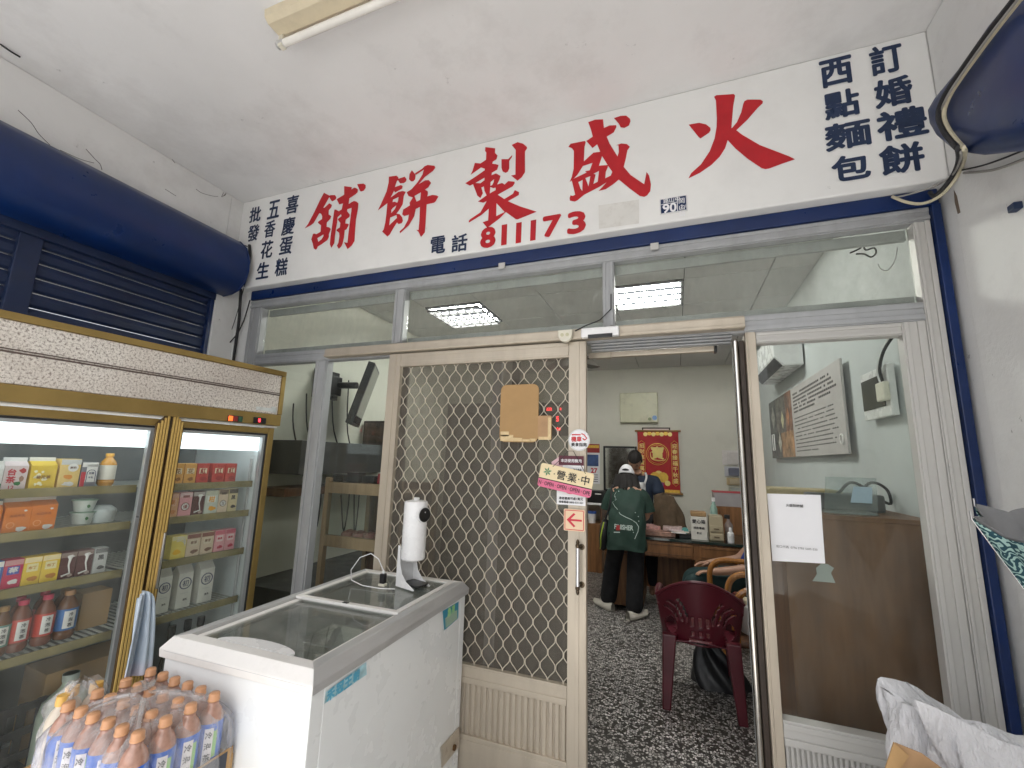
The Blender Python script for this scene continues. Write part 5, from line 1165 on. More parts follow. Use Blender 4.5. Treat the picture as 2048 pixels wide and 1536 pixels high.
cable('cream_cable', crv(cc), .006, M('cream_cable_sheath', (.55, .50, .36), .5, var=.15, grime=.4, gscale=9), 'cream cable looped round the drum cover and under the beam')
cable('black_cable', crv([p + Vector((-.008, .012, .01)) for p in cc[:-3]] + [PY(1860, 385, -.03)]), .008, rubber, 'black cable running beside the cream cable round the drum cover')
cable('grey_cable', crv([p + Vector((-.012, -.008, -.008)) for p in cc[:4]] + [PX(1884, 225, XC), PX(1890, 260, XC), PX(1912, 290, XC), PX(1922, 312, XC), PY(1905, 350, -.12), PY(1870, 372, -.10), PY(1820, 388, -.05), PY(1790, 395, -.02)]), .0035, M('grey_sheath', (.3, .29, .27), .6), 'thin grey cable hugging the drum cover edge')
cable('thin_cable', crv([PX(1925, 340, XR - .02), PX(1975, 328, XR - .02), PX(2048, 300, XR - .02), PX(2110, 270, XR - .02)]), .003, rubber, 'thin dark wire along the side wall below the drum cover')
cable('thin_cable', crv([PX(1928, 346, XR - .018), PX(1985, 340, XR - .018), PX(2048, 318, XR - .018), PX(2110, 290, XR - .018)]), .0045, M('grey_sheath', (.3, .29, .27)), 'grey wire sagging along the side wall below the drum cover')
p = PX(2041, 412, XR - .008); solo('wall_hook', MB().box(XR - .03, XR - .0075, p.y - .012, p.y + .02, p.z - .012, p.z + .012), navy_paint, 'small dark blue bracket stub on the side wall', 'bracket', bevel=.003)

crk = M('crack_grey', (.16, .15, .14), .9)
for pts_ in ([(36, 220), (62, 245), (78, 268), (100, 290)], [(172, 298), (190, 318), (200, 328), (204, 340)], [(120, 300), (160, 318), (188, 326)], [(330, 378), (352, 392)], [(392, 378), (404, 386), (425, 392), (436, 393)], [(447, 385), (443, 394)], [(330, 292), (344, 318), (350, 326)]):
    MB().tube(crv([PX(*p, XL + .001) for p in pts_]), .0016, 4).build('crack', crk, wl)
MB().prism([PX(*p, XL + .001) for p in ((108, 310), (125, 304), (124, 316))], (.006, 0, 0)).build('plaster_nick', blue, wl)
MB().prism([PX(*p, XL + .001) for p in ((444, 394), (452, 386), (450, 391))], (.004, 0, 0)).build('plaster_nick', crk, wl)
MB().prism([PX(*p, XR - .0076) for p in ((1908, 380), (1914, 392), (1921, 425), (1916, 428), (1910, 405))], (-.001, 0, 0)).build('rust_stain', M('rust_stain', (.16, .12, .09), .9), wr)
cable('loose_cable', crv([PY(*p, .25) for p in ((1700, 506), (1718, 498), (1726, 492), (1732, 500), (1748, 496), (1752, 506), (1742, 514), (1728, 508), (1712, 508))]), .004, rubber, 'curl of dark wire hanging inside the transom corner')
cable('loose_cable', crv([PY(*p, .25) for p in ((1808, 470), (1796, 490), (1790, 520), (1776, 540), (1762, 538), (1756, 528))]), .0025, grey_pl, 'thin pale wire loop hanging inside the transom corner')
# ================================================================== UMBRELLA, SACK AND CARTON AT THE SIDE WALL
um_m, ntu, bu = _new('umbrella_cloth'); MATS['umbrella_cloth'] = um_m
vo = ntu.nodes.new('ShaderNodeTexWave'); vo.wave_type = 'RINGS'; vo.inputs['Scale'].default_value = 17; vo.inputs['Distortion'].default_value = 16; vo.inputs['Detail'].default_value = 1.5; vo.inputs['Detail Scale'].default_value = 2.2
ntu.links.new(_coord(ntu), vo.inputs['Vector'])
ntu.links.new(_ramp(ntu, vo.outputs[0], [(.58, (.010, .055, .075)), (.66, (.32, .48, .44))]), bu.inputs['Base Color']); bu.inputs['Roughness'].default_value = .8
ub = PY(2120, 1420, -.62); ua = Vector((1.345, -.62, 1.02)); ut = Vector((1.30, -.62, 1.40))
um = thing('umbrella', 'dark teal scroll patterned umbrella hanging folded with its rib ends up', 'umbrella', ua)
NR = 8
tipL = PY(1942, 1076, -.66)
def umb(u, v):
    a = u * 2 * math.pi + math.pi; i = u * NR; fr = abs((i % 1) - .5) * 2       # 1 at ribs
    Rr = (.215 * (.84 + .16 * fr)) * v ** .9
    zz = 1.02 + (.355 + .02 * fr) * v
    return Vector((ua.x - .03 * v + Rr * math.cos(a) * .85, ua.y + Rr * math.sin(a) * .6, zz + .045 * math.cos(a) * -v * .6 + .05 * math.sin(a) * v))
MB().grid(umb, 64, 14).build('canopy', um_m, um, smooth=True, solid=.0012, angle=180)
MB().grid(lambda u, v: umb(u, .35 + .65 * v) * 1.0 + (Vector((ua.x, ua.y, 0)) - Vector((umb(u, .35 + .65 * v).x, umb(u, .35 + .65 * v).y, 0))) * .02 + Vector((0, 0, .006)), 64, 10).build('lining', M('umbrella_lining', (.24, .24, .245), .6, var=.2), um, smooth=True, angle=180)
rb_ = MB()
for i in range(NR):
    u = i / NR; rb_.tube([umb(u, .1), umb(u, .5), umb(u, 1.0), umb(u, 1.0) + Vector((0, 0, .02))], .0022, 6)
rb_.build('ribs', M('rib_steel', (.5, .5, .5), .3, metal=.9), um)
MB().cyl(ua - Vector((0, 0, .05)), Vector((1.31, -.62, 1.52)), .006, 10).build('shaft', M('rib_steel', (.5, .5, .5)), um, smooth=True)
MB().tube(crv([(1.31, -.62, 1.52), (1.32, -.62, 1.60), (1.36, -.62, 1.64), (1.41, -.62, 1.62), (1.42, -.62, 1.57)]), .011, 10).build('handle', black, um, smooth=True)
solo('umbrella_hook', MB().tube(crv([(XR - .005, -.62, 1.64), (1.40, -.62, 1.625), (1.385, -.62, 1.63), (1.375, -.62, 1.65)]), .005, 8).cyl((XR - .012, -.62, 1.64), (XR - .006, -.62, 1.64), .018, 14), M('rib_steel', (.5, .5, .5)), 'small steel wall hook carrying the hanging umbrella', 'hook', smooth=True)
p0 = PY(1795, 1390, -.5); p1 = PY(1985, 1480, -.5)
sk = thing('plastic_sack', 'white crinkled plastic sack leaning in the corner by the side window', 'sack', (p0.x + .22, -.45, -.03))
def sackf(u, v):
    a = u * 2 * math.pi; n1 = .02 * math.sin(a * 4 + v * 6) + .012 * math.sin(a * 9 - v * 14) + .008 * math.sin(a * 17 + v * 23)
    cx_ = p0.x + .20; rx = .21; ry = .15; e_ = .55
    ca, sa = math.cos(a), math.sin(a)
    x = cx_ + (rx * math.copysign(abs(ca) ** e_, ca)) * (1 - .10 * v) + n1 * (.4 + v)
    y = -.45 + (ry * math.copysign(abs(sa) ** e_, sa)) * (1 - .55 * max(0, v - .55) / .45) + n1 * .6
    top = p0.z + (p1.z - p0.z) * max(0, min(1, (x - p0.x) / (p1.x - p0.x)))
    z = -.03 + (top + .03 + .02 * math.sin(a * 3 + 1) * v) * v
    return Vector((x, y, z))
sack_m = M('sack_plastic', (.72, .72, .74), .35, var=.06, scale=9, bump=1.0, bscale=34, stretch=(2.2, 2.2, .8))
for _nd in sack_m.node_tree.nodes:
    if _nd.type == 'BUMP': _nd.inputs['Distance'].default_value = .012
MB().grid(sackf, 72, 34).build('bag', sack_m, sk, smooth=True, angle=180)
MB().grid(lambda u, v: sackf(u, 1.0).lerp(sum((sackf(i / 8, 1.0) for i in range(8)), Vector()) / 8, v * .97) - Vector((0, 0, .03 * math.sin(v * 3.1))), 72, 5).build('folded_top', sack_m, sk, smooth=True, angle=180)
a, b = PY(1790, 1490, -.72), PY(1850, 1536, -.72)
ct = thing('cardboard_carton', 'open brown cardboard carton in front of the white sack', 'box', (a.x + .16, -.72, -.03))
zt_ = PY(1900, 1556, -.62).z
MB().box(a.x + .02, a.x + .36, -.86, -.855, -.03, zt_).box(a.x + .02, a.x + .36, -.625, -.62, -.03, zt_).box(a.x + .02, a.x + .025, -.8545, -.6255, -.03, zt_).box(a.x + .355, a.x + .36, -.8545, -.6255, -.03, zt_).box(a.x + .026, a.x + .354, -.8545, -.6255, -.03, -.02).build('wall', card2, ct)
f0 = [PY(*p, -.64) for p in ((1788, 1485), (1818, 1512), (1800, 1540), (1770, 1540))]
MB().prism(f0, (.0, .004, .0)).build('flap', card, ct)
MB().prism([PY(*p, -.63) for p in ((1791, 1486), (1845, 1508), (1895, 1545), (1805, 1545))], (.0, .004, .0)).build('flap', card2, ct)

# ================================================================== INTERIOR: BACK WALL
YB = IN_Y - .006
def WB(px, py, y=None): return PY(px, py, YB if y is None else y)
def flat(px0, py0, px1, py1, y=None):
    a, b = WB(px0, py0, y), WB(px1, py1, y); return a.x, b.x, b.z, a.z
x0, x1, z0, z1 = flat(1241, 788, 1317, 846)
t = thing('meter_cover', 'cream box cover mounted high on the back wall', 'cover box', ((x0 + x1) / 2, YB, z0))
MB().box(x0, x1, YB - .10, YB, z0, z1).build('case', M('cream_enamel', (.60, .60, .43), .4, var=.05, grime=.3, gscale=7), t, bevel=.012)
MB().cyl((x1 - .05, YB - .1045, z0 + .07), (x1 - .05, YB - .1005, z0 + .07), .035, 18).build('badge', M('badge_blue', (.12, .25, .5), .4), t)
MB().cyl((x1 - .12, YB - .1045, z0 + .05), (x1 - .12, YB - .1005, z0 + .05), .025, 18).build('badge', M('badge_olive', (.2, .25, .12), .4), t)
# red scroll
x0, x1, z0, z1 = flat(1275, 862, 1361, 988); YQ = YB - .03
t = thing('wall_scroll', 'red and gold new year hanging scroll on the back wall', 'scroll', ((x0 + x1) / 2, YQ, z0))
MB().box(x0, x1, YQ - .004, YQ, z0, z1).build('cloth', M('scroll_red', (.42, .012, .015), .6, var=.1, scale=10), t)
for z in (z1, z0): MB().cyl((x0 - .035, YQ - .008, z), (x1 + .035, YQ - .008, z), .014, 12).build('rod', M('scroll_rod', (.30, .16, .05), .4), t, smooth=True)
gold_p = M('gold_print', (.78, .50, .08), .35, metal=.3, var=.15, scale=40); yel_pp = M('yellow_print', (.85, .68, .22), .4)
cx, W2, H2 = (x0 + x1) / 2, x1 - x0, z1 - z0
MB().box(x0 + .005, x1 - .005, YQ - .0055, YQ - .0041, z0 + .012, z0 + H2 * .06).build('hem', gold_p, t)
for s in (-1, 1):
    mb = MB(); sxx = cx + s * W2 * .40
    mb.tube([(sxx - .045, YQ - .006, z0 + H2 * .16), (sxx, YQ - .006, z0 + H2 * .12), (sxx + .045, YQ - .006, z0 + H2 * .16), (sxx + .045, YQ - .006, z0 + H2 * .80), (sxx, YQ - .006, z0 + H2 * .84), (sxx - .045, YQ - .006, z0 + H2 * .80)], .004, 4, closed=True).build('side_border', gold_p, t)
    for i, ch in enumerate('迎春接福千秋盛' if s > 0 else '招財進寶萬事興'): text(ch, yel_pp, t, (sxx, YQ - .0042, z0 + H2 * (.755 - .092 * i)), (1, 0, 0), (0, 0, 1), height=H2 * .075, bold=.02)
cz = z0 + H2 * .62; rr = W2 * .27
for k_, r2 in ((0, rr), (1, rr * .86)): MB().tube([(cx - .01 + r2 * math.cos(R(a)), YQ - .006, cz + r2 * math.sin(R(a))) for a in range(0, 360, 10)], .005 if k_ == 0 else .003, 4, closed=True).build('ring', gold_p, t)
text('寶', yel_pp, t, (cx - .01, YQ - .0045, cz + .02), (1, 0, 0), (0, 0, 1), height=rr * 1.15, bold=.03)
MB().tube(crv([(cx - rr * .7, YQ - .007, cz + rr * .2), (cx - rr * .6, YQ - .007, cz - rr * .4), (cx, YQ - .007, cz - rr * .6), (cx + rr * .7, YQ - .007, cz - rr * .5)]), [.004 + .006 * math.sin(i / 15 * 3.1) for i in range(16)], 5).build('brush_stroke', yel_pp, t)
for i in range(7): blob_c = (cx + (i - 3) * W2 * .10, z1 - H2 * .055 + .012 * (i % 2)); MB().cyl((blob_c[0], YQ - .006, blob_c[1]), (blob_c[0], YQ - .0042, blob_c[1]), W2 * .055, 9).build('cloud_print', gold_p if i % 2 else yel_pp, t)
for dx, dz, r2, mm in ((-.05, .25, .075, gold_p), (.06, .25, .075, gold_p), (0, .29, .06, yel_pp), (.02, .14, .05, M('purple_print', (.25, .04, .22), .5)), (-.07, .12, .04, gold_p), (.12, .16, .04, yel_pp), (-.13, .20, .03, gold_p)):
    MB().cyl((cx + dx, YQ - .0065 - abs(dx) * .01, z0 + H2 * dz), (cx + dx, YQ - .0042, z0 + H2 * dz), r2, 11).build('ingot_print', mm, t)
x0, x1, z0, z1 = flat(1284, 855, 1342, 900); t = thing('framed_notice', 'dark framed certificate peeping out above the red scroll', 'picture frame', ((x0 + x1) / 2, YB, z0))
MB().box(x0, x1, YB - .02, YB, z0, z1).build('frame', dark_brown, t, bevel=.003); MB().box(x0 + .02, x1 - .02, YB - .022, YB - .0205, z0 + .02, z1 - .02).build('sheet', pmat((.7, .55, .5)), t)
# mirror, calendar
x0, x1, z0, z1 = flat(1207, 892, 1276, 1000)
t = thing('wall_mirror', 'black framed mirror on the back wall beside the scroll', 'mirror', ((x0 + x1) / 2, YB, z0))
fr = MB().box(x0, x0 + .03, YB - .025, YB, z0, z1).box(x1 - .03, x1, YB - .025, YB, z0, z1).box(x0 + .031, x1 - .031, YB - .025, YB, z1 - .03, z1).box(x0 + .031, x1 - .031, YB - .025, YB, z0, z0 + .03).build('frame', black, t, bevel=.003)
MB().box(x0 + .03, x1 - .03, YB - .012, YB - .004, z0 + .03, z1 - .03).build('mirror_glass', M('mirror', (.75, .77, .77), .05, metal=1., var=0), t)
x0, x1, z0, z1 = flat(1172, 888, 1200, 968)
t = thing('wall_calendar', 'hanging calendar with red header and blue picture on the back wall', 'calendar', ((x0 + x1) / 2, YB, z0)); hh = z1 - z0
MB().box(x0, x1, YB - .012, YB - .004, z0, z1).build('pad', paper, t)
MB().box(x0, x1, YB - .015, YB - .0121, z1 - hh * .22, z1).build('header', pmat((.35, .03, .03)), t); MB().box(x0 + .01, x1 - .01, YB - .0165, YB - .0151, z1 - hh * .10, z1 - hh * .03).build('header_print', gold_p, t)
MB().box(x0 + .02, x1 - .02, YB - .014, YB - .0122, z1 - hh * .56, z1 - hh * .27).build('picture', M('calendar_photo', (.05, .10, .25), .4, var=.6, scale=6), t)
text('27', red_p, t, ((x0 + x1) / 2 + .02, YB - .0125, z0 + hh * .33), (1, 0, 0), (0, 0, 1), height=.07, bold=.04)
for i in range(4): MB().box(x0 + .03, x1 - .03, YB - .0135, YB - .0121, z0 + hh * (.05 + .055 * i), z0 + hh * (.065 + .055 * i)).build('print', grey_ink, t)
# digital clock
x0, x1, z0, z1 = flat(1082, 806, 1138, 872)
t = thing('digital_clock', 'black wall clock with red glowing digits behind the mesh door', 'clock', ((x0 + x1) / 2, YB, z0)); led = emit('led_red', (1, .03, .04), 4)
MB().box(x0, x1, YB - .04, YB, z0, z1).build('case', black, t, bevel=.005)
for s, u, v, h in (('232', .32, .80, .045), ('8', .72, .80, .04), ('5', .62, .5, .08), ('06', .66, .2, .05)): text(s, led, t, (x0 + (x1 - x0) * u, YB - .0405, z0 + (z1 - z0) * v), (1, 0, 0), (0, 0, 1), height=h, bold=.01, name='digit')
# wall rack with papers
x0, x1, z0, z1 = flat(1443, 898, 1488, 985)
t = thing('document_rack', 'stacked document pockets full of leaflets on the back wall', 'rack', ((x0 + x1) / 2, YB, z0)); hh = z1 - z0
for i, (c, u0, u1) in enumerate(((W_, .62, 1.0), ((.6, .62, .66), .36, .62), ((.62, .5, .3), .16, .36), ((.5, .5, .42), 0., .16))):
    MB().prism([(x0 + .02 * i, YB - .015, z0 + hh * u0), (x1, YB - .015, z0 + hh * u0), (x1, YB - .05, z0 + hh * (u1 - .03)), (x0 + .02 * i, YB - .05, z0 + hh * (u1 - .03))], (0, .01, 0)).build('pocket', pmat(c), t)
    MB().box(x0 + .06 + .01 * i, x1 - .03, YB - .045, YB - .043, z0 + hh * (u0 + .02), z0 + hh * (u1 - .06)).build('leaflet', pmat(((.62, .60, .58), (.12, .13, .18), (.5, .42, .28), (.42, .45, .42))[i]), t)
# shelf unit under the calendar
x0, x1, z0, z1 = flat(1150, 1006, 1206, 1160); YU = IN_Y - .45
x0 = PY(1120, 1006, YU).x; x1 = PY(1203, 1006, YU).x; zs = PY(1190, 1006, YU).z; zw = PY(1190, 1048, YU).z
wd_or = wood('orange_wood', (.13, .055, .02), (.30, .14, .05)); wd_dk = wood('dark_wood', (.06, .025, .012), (.16, .07, .03)); wd_lt = wood('pale_wood', (.30, .20, .12), (.45, .31, .19))
t = thing('side_cabinet', 'wooden side cabinet with white edged shelf below the calendar', 'cabinet', ((x0 + x1) / 2, YU + .2, 0))
MB().box(x0, x1, YU, IN_Y - .01, 0, zw).build('carcass', wd_or, t, bevel=.004); MB().box(x0, x1, YU, IN_Y - .01, zs - .03, zs).build('shelf', white_pl, t, bevel=.003)
MB().box(x0, x0 + .02, YU + .02, IN_Y - .01, zw + .001, zs - .031).box(x1 - .02, x1, YU + .02, IN_Y - .01, zw + .001, zs - .031).build('side_panel', wd_dk, t)
p = PY(1184, 1044, YU + .1)
t = thing('snack_tub', 'white tub with blue lid on the side cabinet', 'tub', (p.x, YU + .1, zw)); hh = PY(1184, 1022, YU + .1).z - zw
MB().lathe([(.05, .001), (.06, hh * .8)], (p.x, YU + .1, zw), 18).build('tub', white_pl, t, smooth=True); MB().lathe([(.064, hh * .8), (.064, hh)], (p.x, YU + .1, zw), 18).build('lid', pmat((.05, .12, .4)), t)
p = PY(1192, 1004, YU + .1); t = thing('radio_box', 'black box with small white lettering standing on the white edged shelf', 'box', (p.x, YU + .1, zs))
MB().box(p.x - .14, p.x + .11, YU + .02, YU + .3, zs + .001, PY(1192, 981, YU + .1).z).build('case', black, t, bevel=.004); MB().box(p.x + .0, p.x + .09, YU + .0185, YU + .0195, zs + .12, zs + .135).build('print', white_p, t)

# ================================================================== DESK AND WHAT STANDS ON IT
DZ = .76; dk0 = PZ(1391, 1081, DZ); DY = dk0.y; dxa, dxb = -.38, PZ(1488, 1089, DZ).x + .12
t = thing('writing_desk', 'long brown wooden desk with dark glass top and drawers', 'desk', ((dxa + dxb) / 2, DY + .3, 0))
MB().box(dxa, dxb, DY - .02, DY + .68, DZ - .03, DZ).build('top', M('desk_glass_top', (.02, .035, .03), .12, coat=.5), t, bevel=.003)
MB().box(dxa + .02, dxb - .02, DY, DY + .02, DZ - .20, DZ - .031).box(dxa + .02, dxa + .05, DY + .021, DY + .66, .0, DZ - .031).box(dxb - .05, dxb - .02, DY + .021, DY + .66, .0, DZ - .031).box(dxa + .02, dxb - .02, DY + .62, DY + .64, .1, DZ - .2).build('carcass', wd_or, t, bevel=.003)
xs = PZ(1393, 1085, DZ).x
for a, b, z0, z1 in ((dxa + .45, xs - .03, DZ - .185, DZ - .05), (xs + .03, dxb - .06, DZ - .185, DZ - .05), (xs + .03, dxb - .06, DZ - .36, DZ - .21), (xs + .03, dxb - .06, DZ - .56, DZ - .38)):
    d = MB().box(a, b, DY - .012, DY - .0005, z0, z1).build('drawer', wd_or, t, bevel=.004); MB().box(a + .02, b - .02, DY - .016, DY - .0125, z0 + .02, z0 + .026).box(a + .02, b - .02, DY - .016, DY - .0125, z1 - .026, z1 - .02).build('moulding', wd_dk, d)
MB().box(xs - .02, dxb - .051, DY + .001, DY + .6, .05, DZ - .2).build('pedestal', wd_or, t, bevel=.003)
MB().box(dxa + .02, dxa + .42, DY - .01, DY + .6, .03, DZ - .2).build('pedestal', wd_or, t, bevel=.003)
def on_desk(px, py, dy): return PY(px, py, DY + dy)
a, b = on_desk(1383, 1076, .05), on_desk(1413, 1035, .05)
t = thing('donation_box', 'white lettered notice box standing on the desk', 'box', ((a.x + b.x) / 2, DY + .1, DZ))
MB().box(a.x, b.x, DY + .05, DY + .22, DZ + .001, b.z).build('box', pmat((.66, .64, .58)), t, bevel=.003); MB().box(a.x, b.x, DY + .06, DY + .21, b.z + .001, b.z + .05).build('lid', M('brown_package', (.35, .22, .10), .6, var=.2, scale=30), t, bevel=.01)
cx = (a.x + b.x) / 2; hh = b.z - DZ
for s, v, h in (('愛心箱', .80, .04), ('捐款零錢', .52, .025), ('歡迎', .30, .022)): text(s, ink, t, (cx, DY + .049, DZ + hh * v), (1, 0, 0), (0, 0, 1), height=h, bold=.02)
a, b = on_desk(1420, 1082, .04), on_desk(1446, 1034, .04)
t = thing('drawer_organiser', 'small beige two-drawer organiser on the desk', 'organiser', ((a.x + b.x) / 2, DY + .12, DZ)); hh = b.z - DZ; org = M('beige_plastic', (.42, .36, .24), .45)
MB().box(a.x, b.x, DY + .06, DY + .26, DZ + .001, b.z).build('case', org, t, bevel=.006)
for k_ in (0, 1): d = MB().box(a.x + .008, b.x - .008, DY + .048, DY + .0595, DZ + .015 + k_ * hh * .32, DZ + k_ * hh * .32 + hh * .3).build('drawer', org, t, bevel=.004); MB().box((a.x + b.x) / 2 - .025, (a.x + b.x) / 2 + .025, DY + .040, DY + .0475, DZ + hh * (.16 + .32 * k_), DZ + hh * (.19 + .32 * k_)).build('grip', gold_dk, d)
p = on_desk(1462, 1083, .06); t = thing('pump_bottle', 'white pump bottle on the end of the desk', 'bottle', (p.x, DY + .06, DZ)); hh = on_desk(1462, 1055, .06).z - DZ
MB().lathe([(.03, .001), (.032, .01), (.032, hh * .62), (.016, hh * .72), (.013, hh * .95), (.008, hh)], (p.x, DY + .06, DZ), 16).build('bottle', white_pl, t, smooth=True)
t = thing('pump_bottle', 'dark topped spray bottle behind the white pump bottle', 'bottle', (p.x + .0, DY + .2, DZ)); MB().lathe([(.04, .001), (.04, .16), (.015, .2), (.015, .22)], (p.x, DY + .2, DZ), 16).build('bottle', M('clear_tint', (.25, .2, .18), .2), t, smooth=True); MB().box(p.x - .04, p.x + .015, DY + .185, DY + .215, DZ + .221, DZ + .26).build('trigger', black, t, bevel=.004)
for k_, (px, py, w_, h_, c) in enumerate(((1318, 1066, .34, .05, (.42, .24, .18)), (1345, 1052, .2, .05, (.55, .42, .40)), (1306, 1055, .16, .09, (.62, .35, .32)))):
    p = on_desk(px, py, .12 + .05 * k_); zb_ = DZ + .001 if k_ != 1 else DZ + .052
    t = thing('pastry_pack', ('long pink wrapped pastry box along the desk edge', 'loose pastry leaflets piled on the long pastry box', 'upright pink wrapped packet next to the pastry box')[k_], 'package', (p.x, DY + .15, zb_))
    MB().box(p.x - w_ / 2, p.x + w_ / 2, DY + .06 + .06 * k_, DY + .24 + .05 * k_, zb_, zb_ + h_).build('pack', M('pack_%d' % k_, c, .4, var=.35, scale=30), t, bevel=.008)
p = on_desk(1427, 1010, .34); t = thing('water_bottle', 'pale green translucent bottle behind the small organiser', 'bottle', (p.x, DY + .34, DZ)); hh = on_desk(1427, 995, .34).z - DZ
MB().lathe([(.035, .001), (.038, .02), (.038, hh * .72), (.016, hh * .85), (.015, hh * .9)], (p.x, DY + .34, DZ), 16).build('bottle', M('pale_green_plastic', (.28, .42, .36), .25), t, smooth=True); MB().lathe([(.019, hh * .9), (.019, hh)], (p.x, DY + .34, DZ), 14).build('cap', white_pl, t, smooth=True)
p = on_desk(1372, 1060, .2); t = thing('tape_dispenser', 'black tape dispenser with teal roll beside the notice box', 'tape dispenser', (p.x, DY + .12, DZ))
MB().prism([(p.x - .07, DY + .09, DZ + .001), (p.x + .05, DY + .09, DZ + .001), (p.x + .05, DY + .09, DZ + .05), (p.x + .0, DY + .09, DZ + .04), (p.x - .04, DY + .09, DZ + .08), (p.x - .07, DY + .09, DZ + .05)], (0, .05, 0)).build('base', black, t, bevel=.004); MB().cyl((p.x - .01, DY + .10, DZ + .075), (p.x - .01, DY + .125, DZ + .075), .035, 18).build('roll', M('teal_tape', (.10, .32, .30), .4), t, smooth=True, angle=30)
for k_, (dx, c) in enumerate(((.0, W_), (.03, (.62, .55, .48)), (-.02, (.7, .6, .6)))):
    p = on_desk(1362, 1068, .1); tag(MB().box(p.x - .10 + dx, p.x + .05 + dx, DY + .03 + .02 * k_, DY + .22 + .02 * k_, DZ + .053 + .008 * k_, DZ + .060 + .008 * k_).build('paper_stack', pmat(c)), ('white sheets at the bottom of the loose papers on the pastry box', 'buff sheets in the middle of the loose papers', 'pinkish sheets on top of the loose papers')[k_], 'papers')
# filing cabinet at the desk end
a, b = PY(1427, 1012, DY + .75), PY(1490, 1090, DY + .75)
t = thing('wooden_cabinet', 'orange brown wooden cabinet behind the desk end', 'cabinet', ((a.x + IN_XR) / 2, DY + 1.0, 0))
MB().box(a.x, IN_XR - .02, DY + .75, DY + 1.15, 0, a.z).build('carcass', wd_or, t, bevel=.004)
t = thing('document_tray', 'grey document tray lying on the wooden cabinet', 'tray', ((a.x + IN_XR) / 2, DY + .9, a.z)); MB().box(a.x + .01, IN_XR - .12, DY + .77, DY + 1.05, a.z + .001, a.z + .16).build('tray', M('grey_sheet', (.35, .33, .33), .4), t, bevel=.004); MB().box(a.x + .005, IN_XR - .1, DY + .765, DY + 1.06, a.z + .161, a.z + .168).build('lid_edge', red_p, t)
# brown cloth bag slumped on the desk in front of the stooping man
YJ = DY + .30; jl, jr, jt = PY(1306, 1050, YJ), PY(1376, 1050, YJ), PY(1330, 986, YJ)
def coat(u, v):
    a_ = u * 2 * math.pi; k_ = (1 - v) ** .6; cxx = (jl.x + jr.x) / 2 - .06 * v; hwj = (jr.x - jl.x) / 2
    n1 = .02 * math.sin(a_ * 3 + v * 4) + .014 * math.sin(a_ * 7 - v * 8) + .008 * math.sin(a_ * 13 + v * 5)
    return Vector((cxx + (hwj * (.42 + .58 * k_) * (1 if v < .93 else (1 - v) / .07) + n1 * (1 - v * .6)) * math.cos(a_), YJ + ((.10 * (.4 + .6 * k_)) * (1 if v < .93 else (1 - v) / .07) + n1 * .5) * math.sin(a_), DZ + .002 + v * (jt.z - DZ)))
o = MB().grid(coat, 56, 26).build('cloth_bag', M('brown_cloth', (.095, .065, .038), .9, var=.25, scale=12, bump=.5, bscale=40), smooth=True, angle=180); tag(o, 'slumped brown cloth bag on the desk before the stooping man', 'bag')

# ================================================================== PLASTIC CHAIR AND OTHER SEATS
NL, NR_ = PZ(1346, 1424, 0), PZ(1474, 1452, 0); FLg = PZ(1313, 1358, 0)
wr_ = (NR_ - NL).length; ca = math.atan2((NR_ - NL).y, (NR_ - NL).x)
cc_ = (NL + NR_) / 2
pc_m = M('maroon_plastic', (.085, .008, .016), .35, var=.15, scale=5, coat=.1)
pcx = thing('plastic_chair', 'maroon moulded plastic armchair with slotted back near the doorway', 'chair', (cc_.x, cc_.y + .22, 0), ca)
hw = wr_ / 2 + .02
def backf(u, v):
    x_ = (u * 2 - 1); yb_ = -.20 - .075 * v + .16 * x_ * x_ * (1 - .25 * v); ztop = .80 - .13 * x_ * x_
    return Vector((x_ * (hw + .035 + .03 * v), yb_, .40 + (ztop - .40) * v))
mb = MB(); NU, NV = 56, 40
vs_ = [backf(i / NU, j / NV) for i in range(NU + 1) for j in range(NV + 1)]; fs_ = []
for i in range(NU):
    for j in range(NV):
        u, v = (i + .5) / NU * 2 - 1, (j + .5) / NV; au = abs(u); hole = False
        if .58 < au < .86 and .10 < v < .44 and ((au - .72) / .14) ** 2 + ((v - .27) / .17) ** 2 < 1: hole = True
        for q_ in range(3):
            rc = .42 + .13 * q_; dd = math.hypot((au - .98) * 1.0, (v - .30) * 1.15)
            if abs(dd - rc * 1.02) < .020 and .36 < v < .74 and au < .86: hole = True
        for c_ in (-.17, 0, .17):
            if abs(u - c_) < .028 and (.14 < v < .22 or .30 < v < .46): hole = True
        if .03 < v < .09 and au < .3: hole = True
        if not hole: k_ = i * (NV + 1) + j; fs_.append((k_, k_ + NV + 1, k_ + NV + 2, k_ + 1))
mb.add(vs_, fs_).build('backrest', pc_m, pcx, smooth=True, local=True, solid=.006, angle=180)
MB().tube([backf(i / 24, 1.0) for i in range(25)], .011, 8).build('top_rim', pc_m, pcx, smooth=True, local=True)
MB().grid(lambda u, v: Vector(((u * 2 - 1) * (hw + .02 + .03 * v), -.20 + .46 * v, .41 + .02 * v + .012 * math.cos((u - .5) * 5) - .02 * math.sin(v * 3.14) + (-.03 if v > .97 else 0))), 16, 16).build('seat', pc_m, pcx, smooth=True, local=True, solid=.007, angle=180)
fy_ = min(.26, max(.18, (FLg - NL).length - .22))
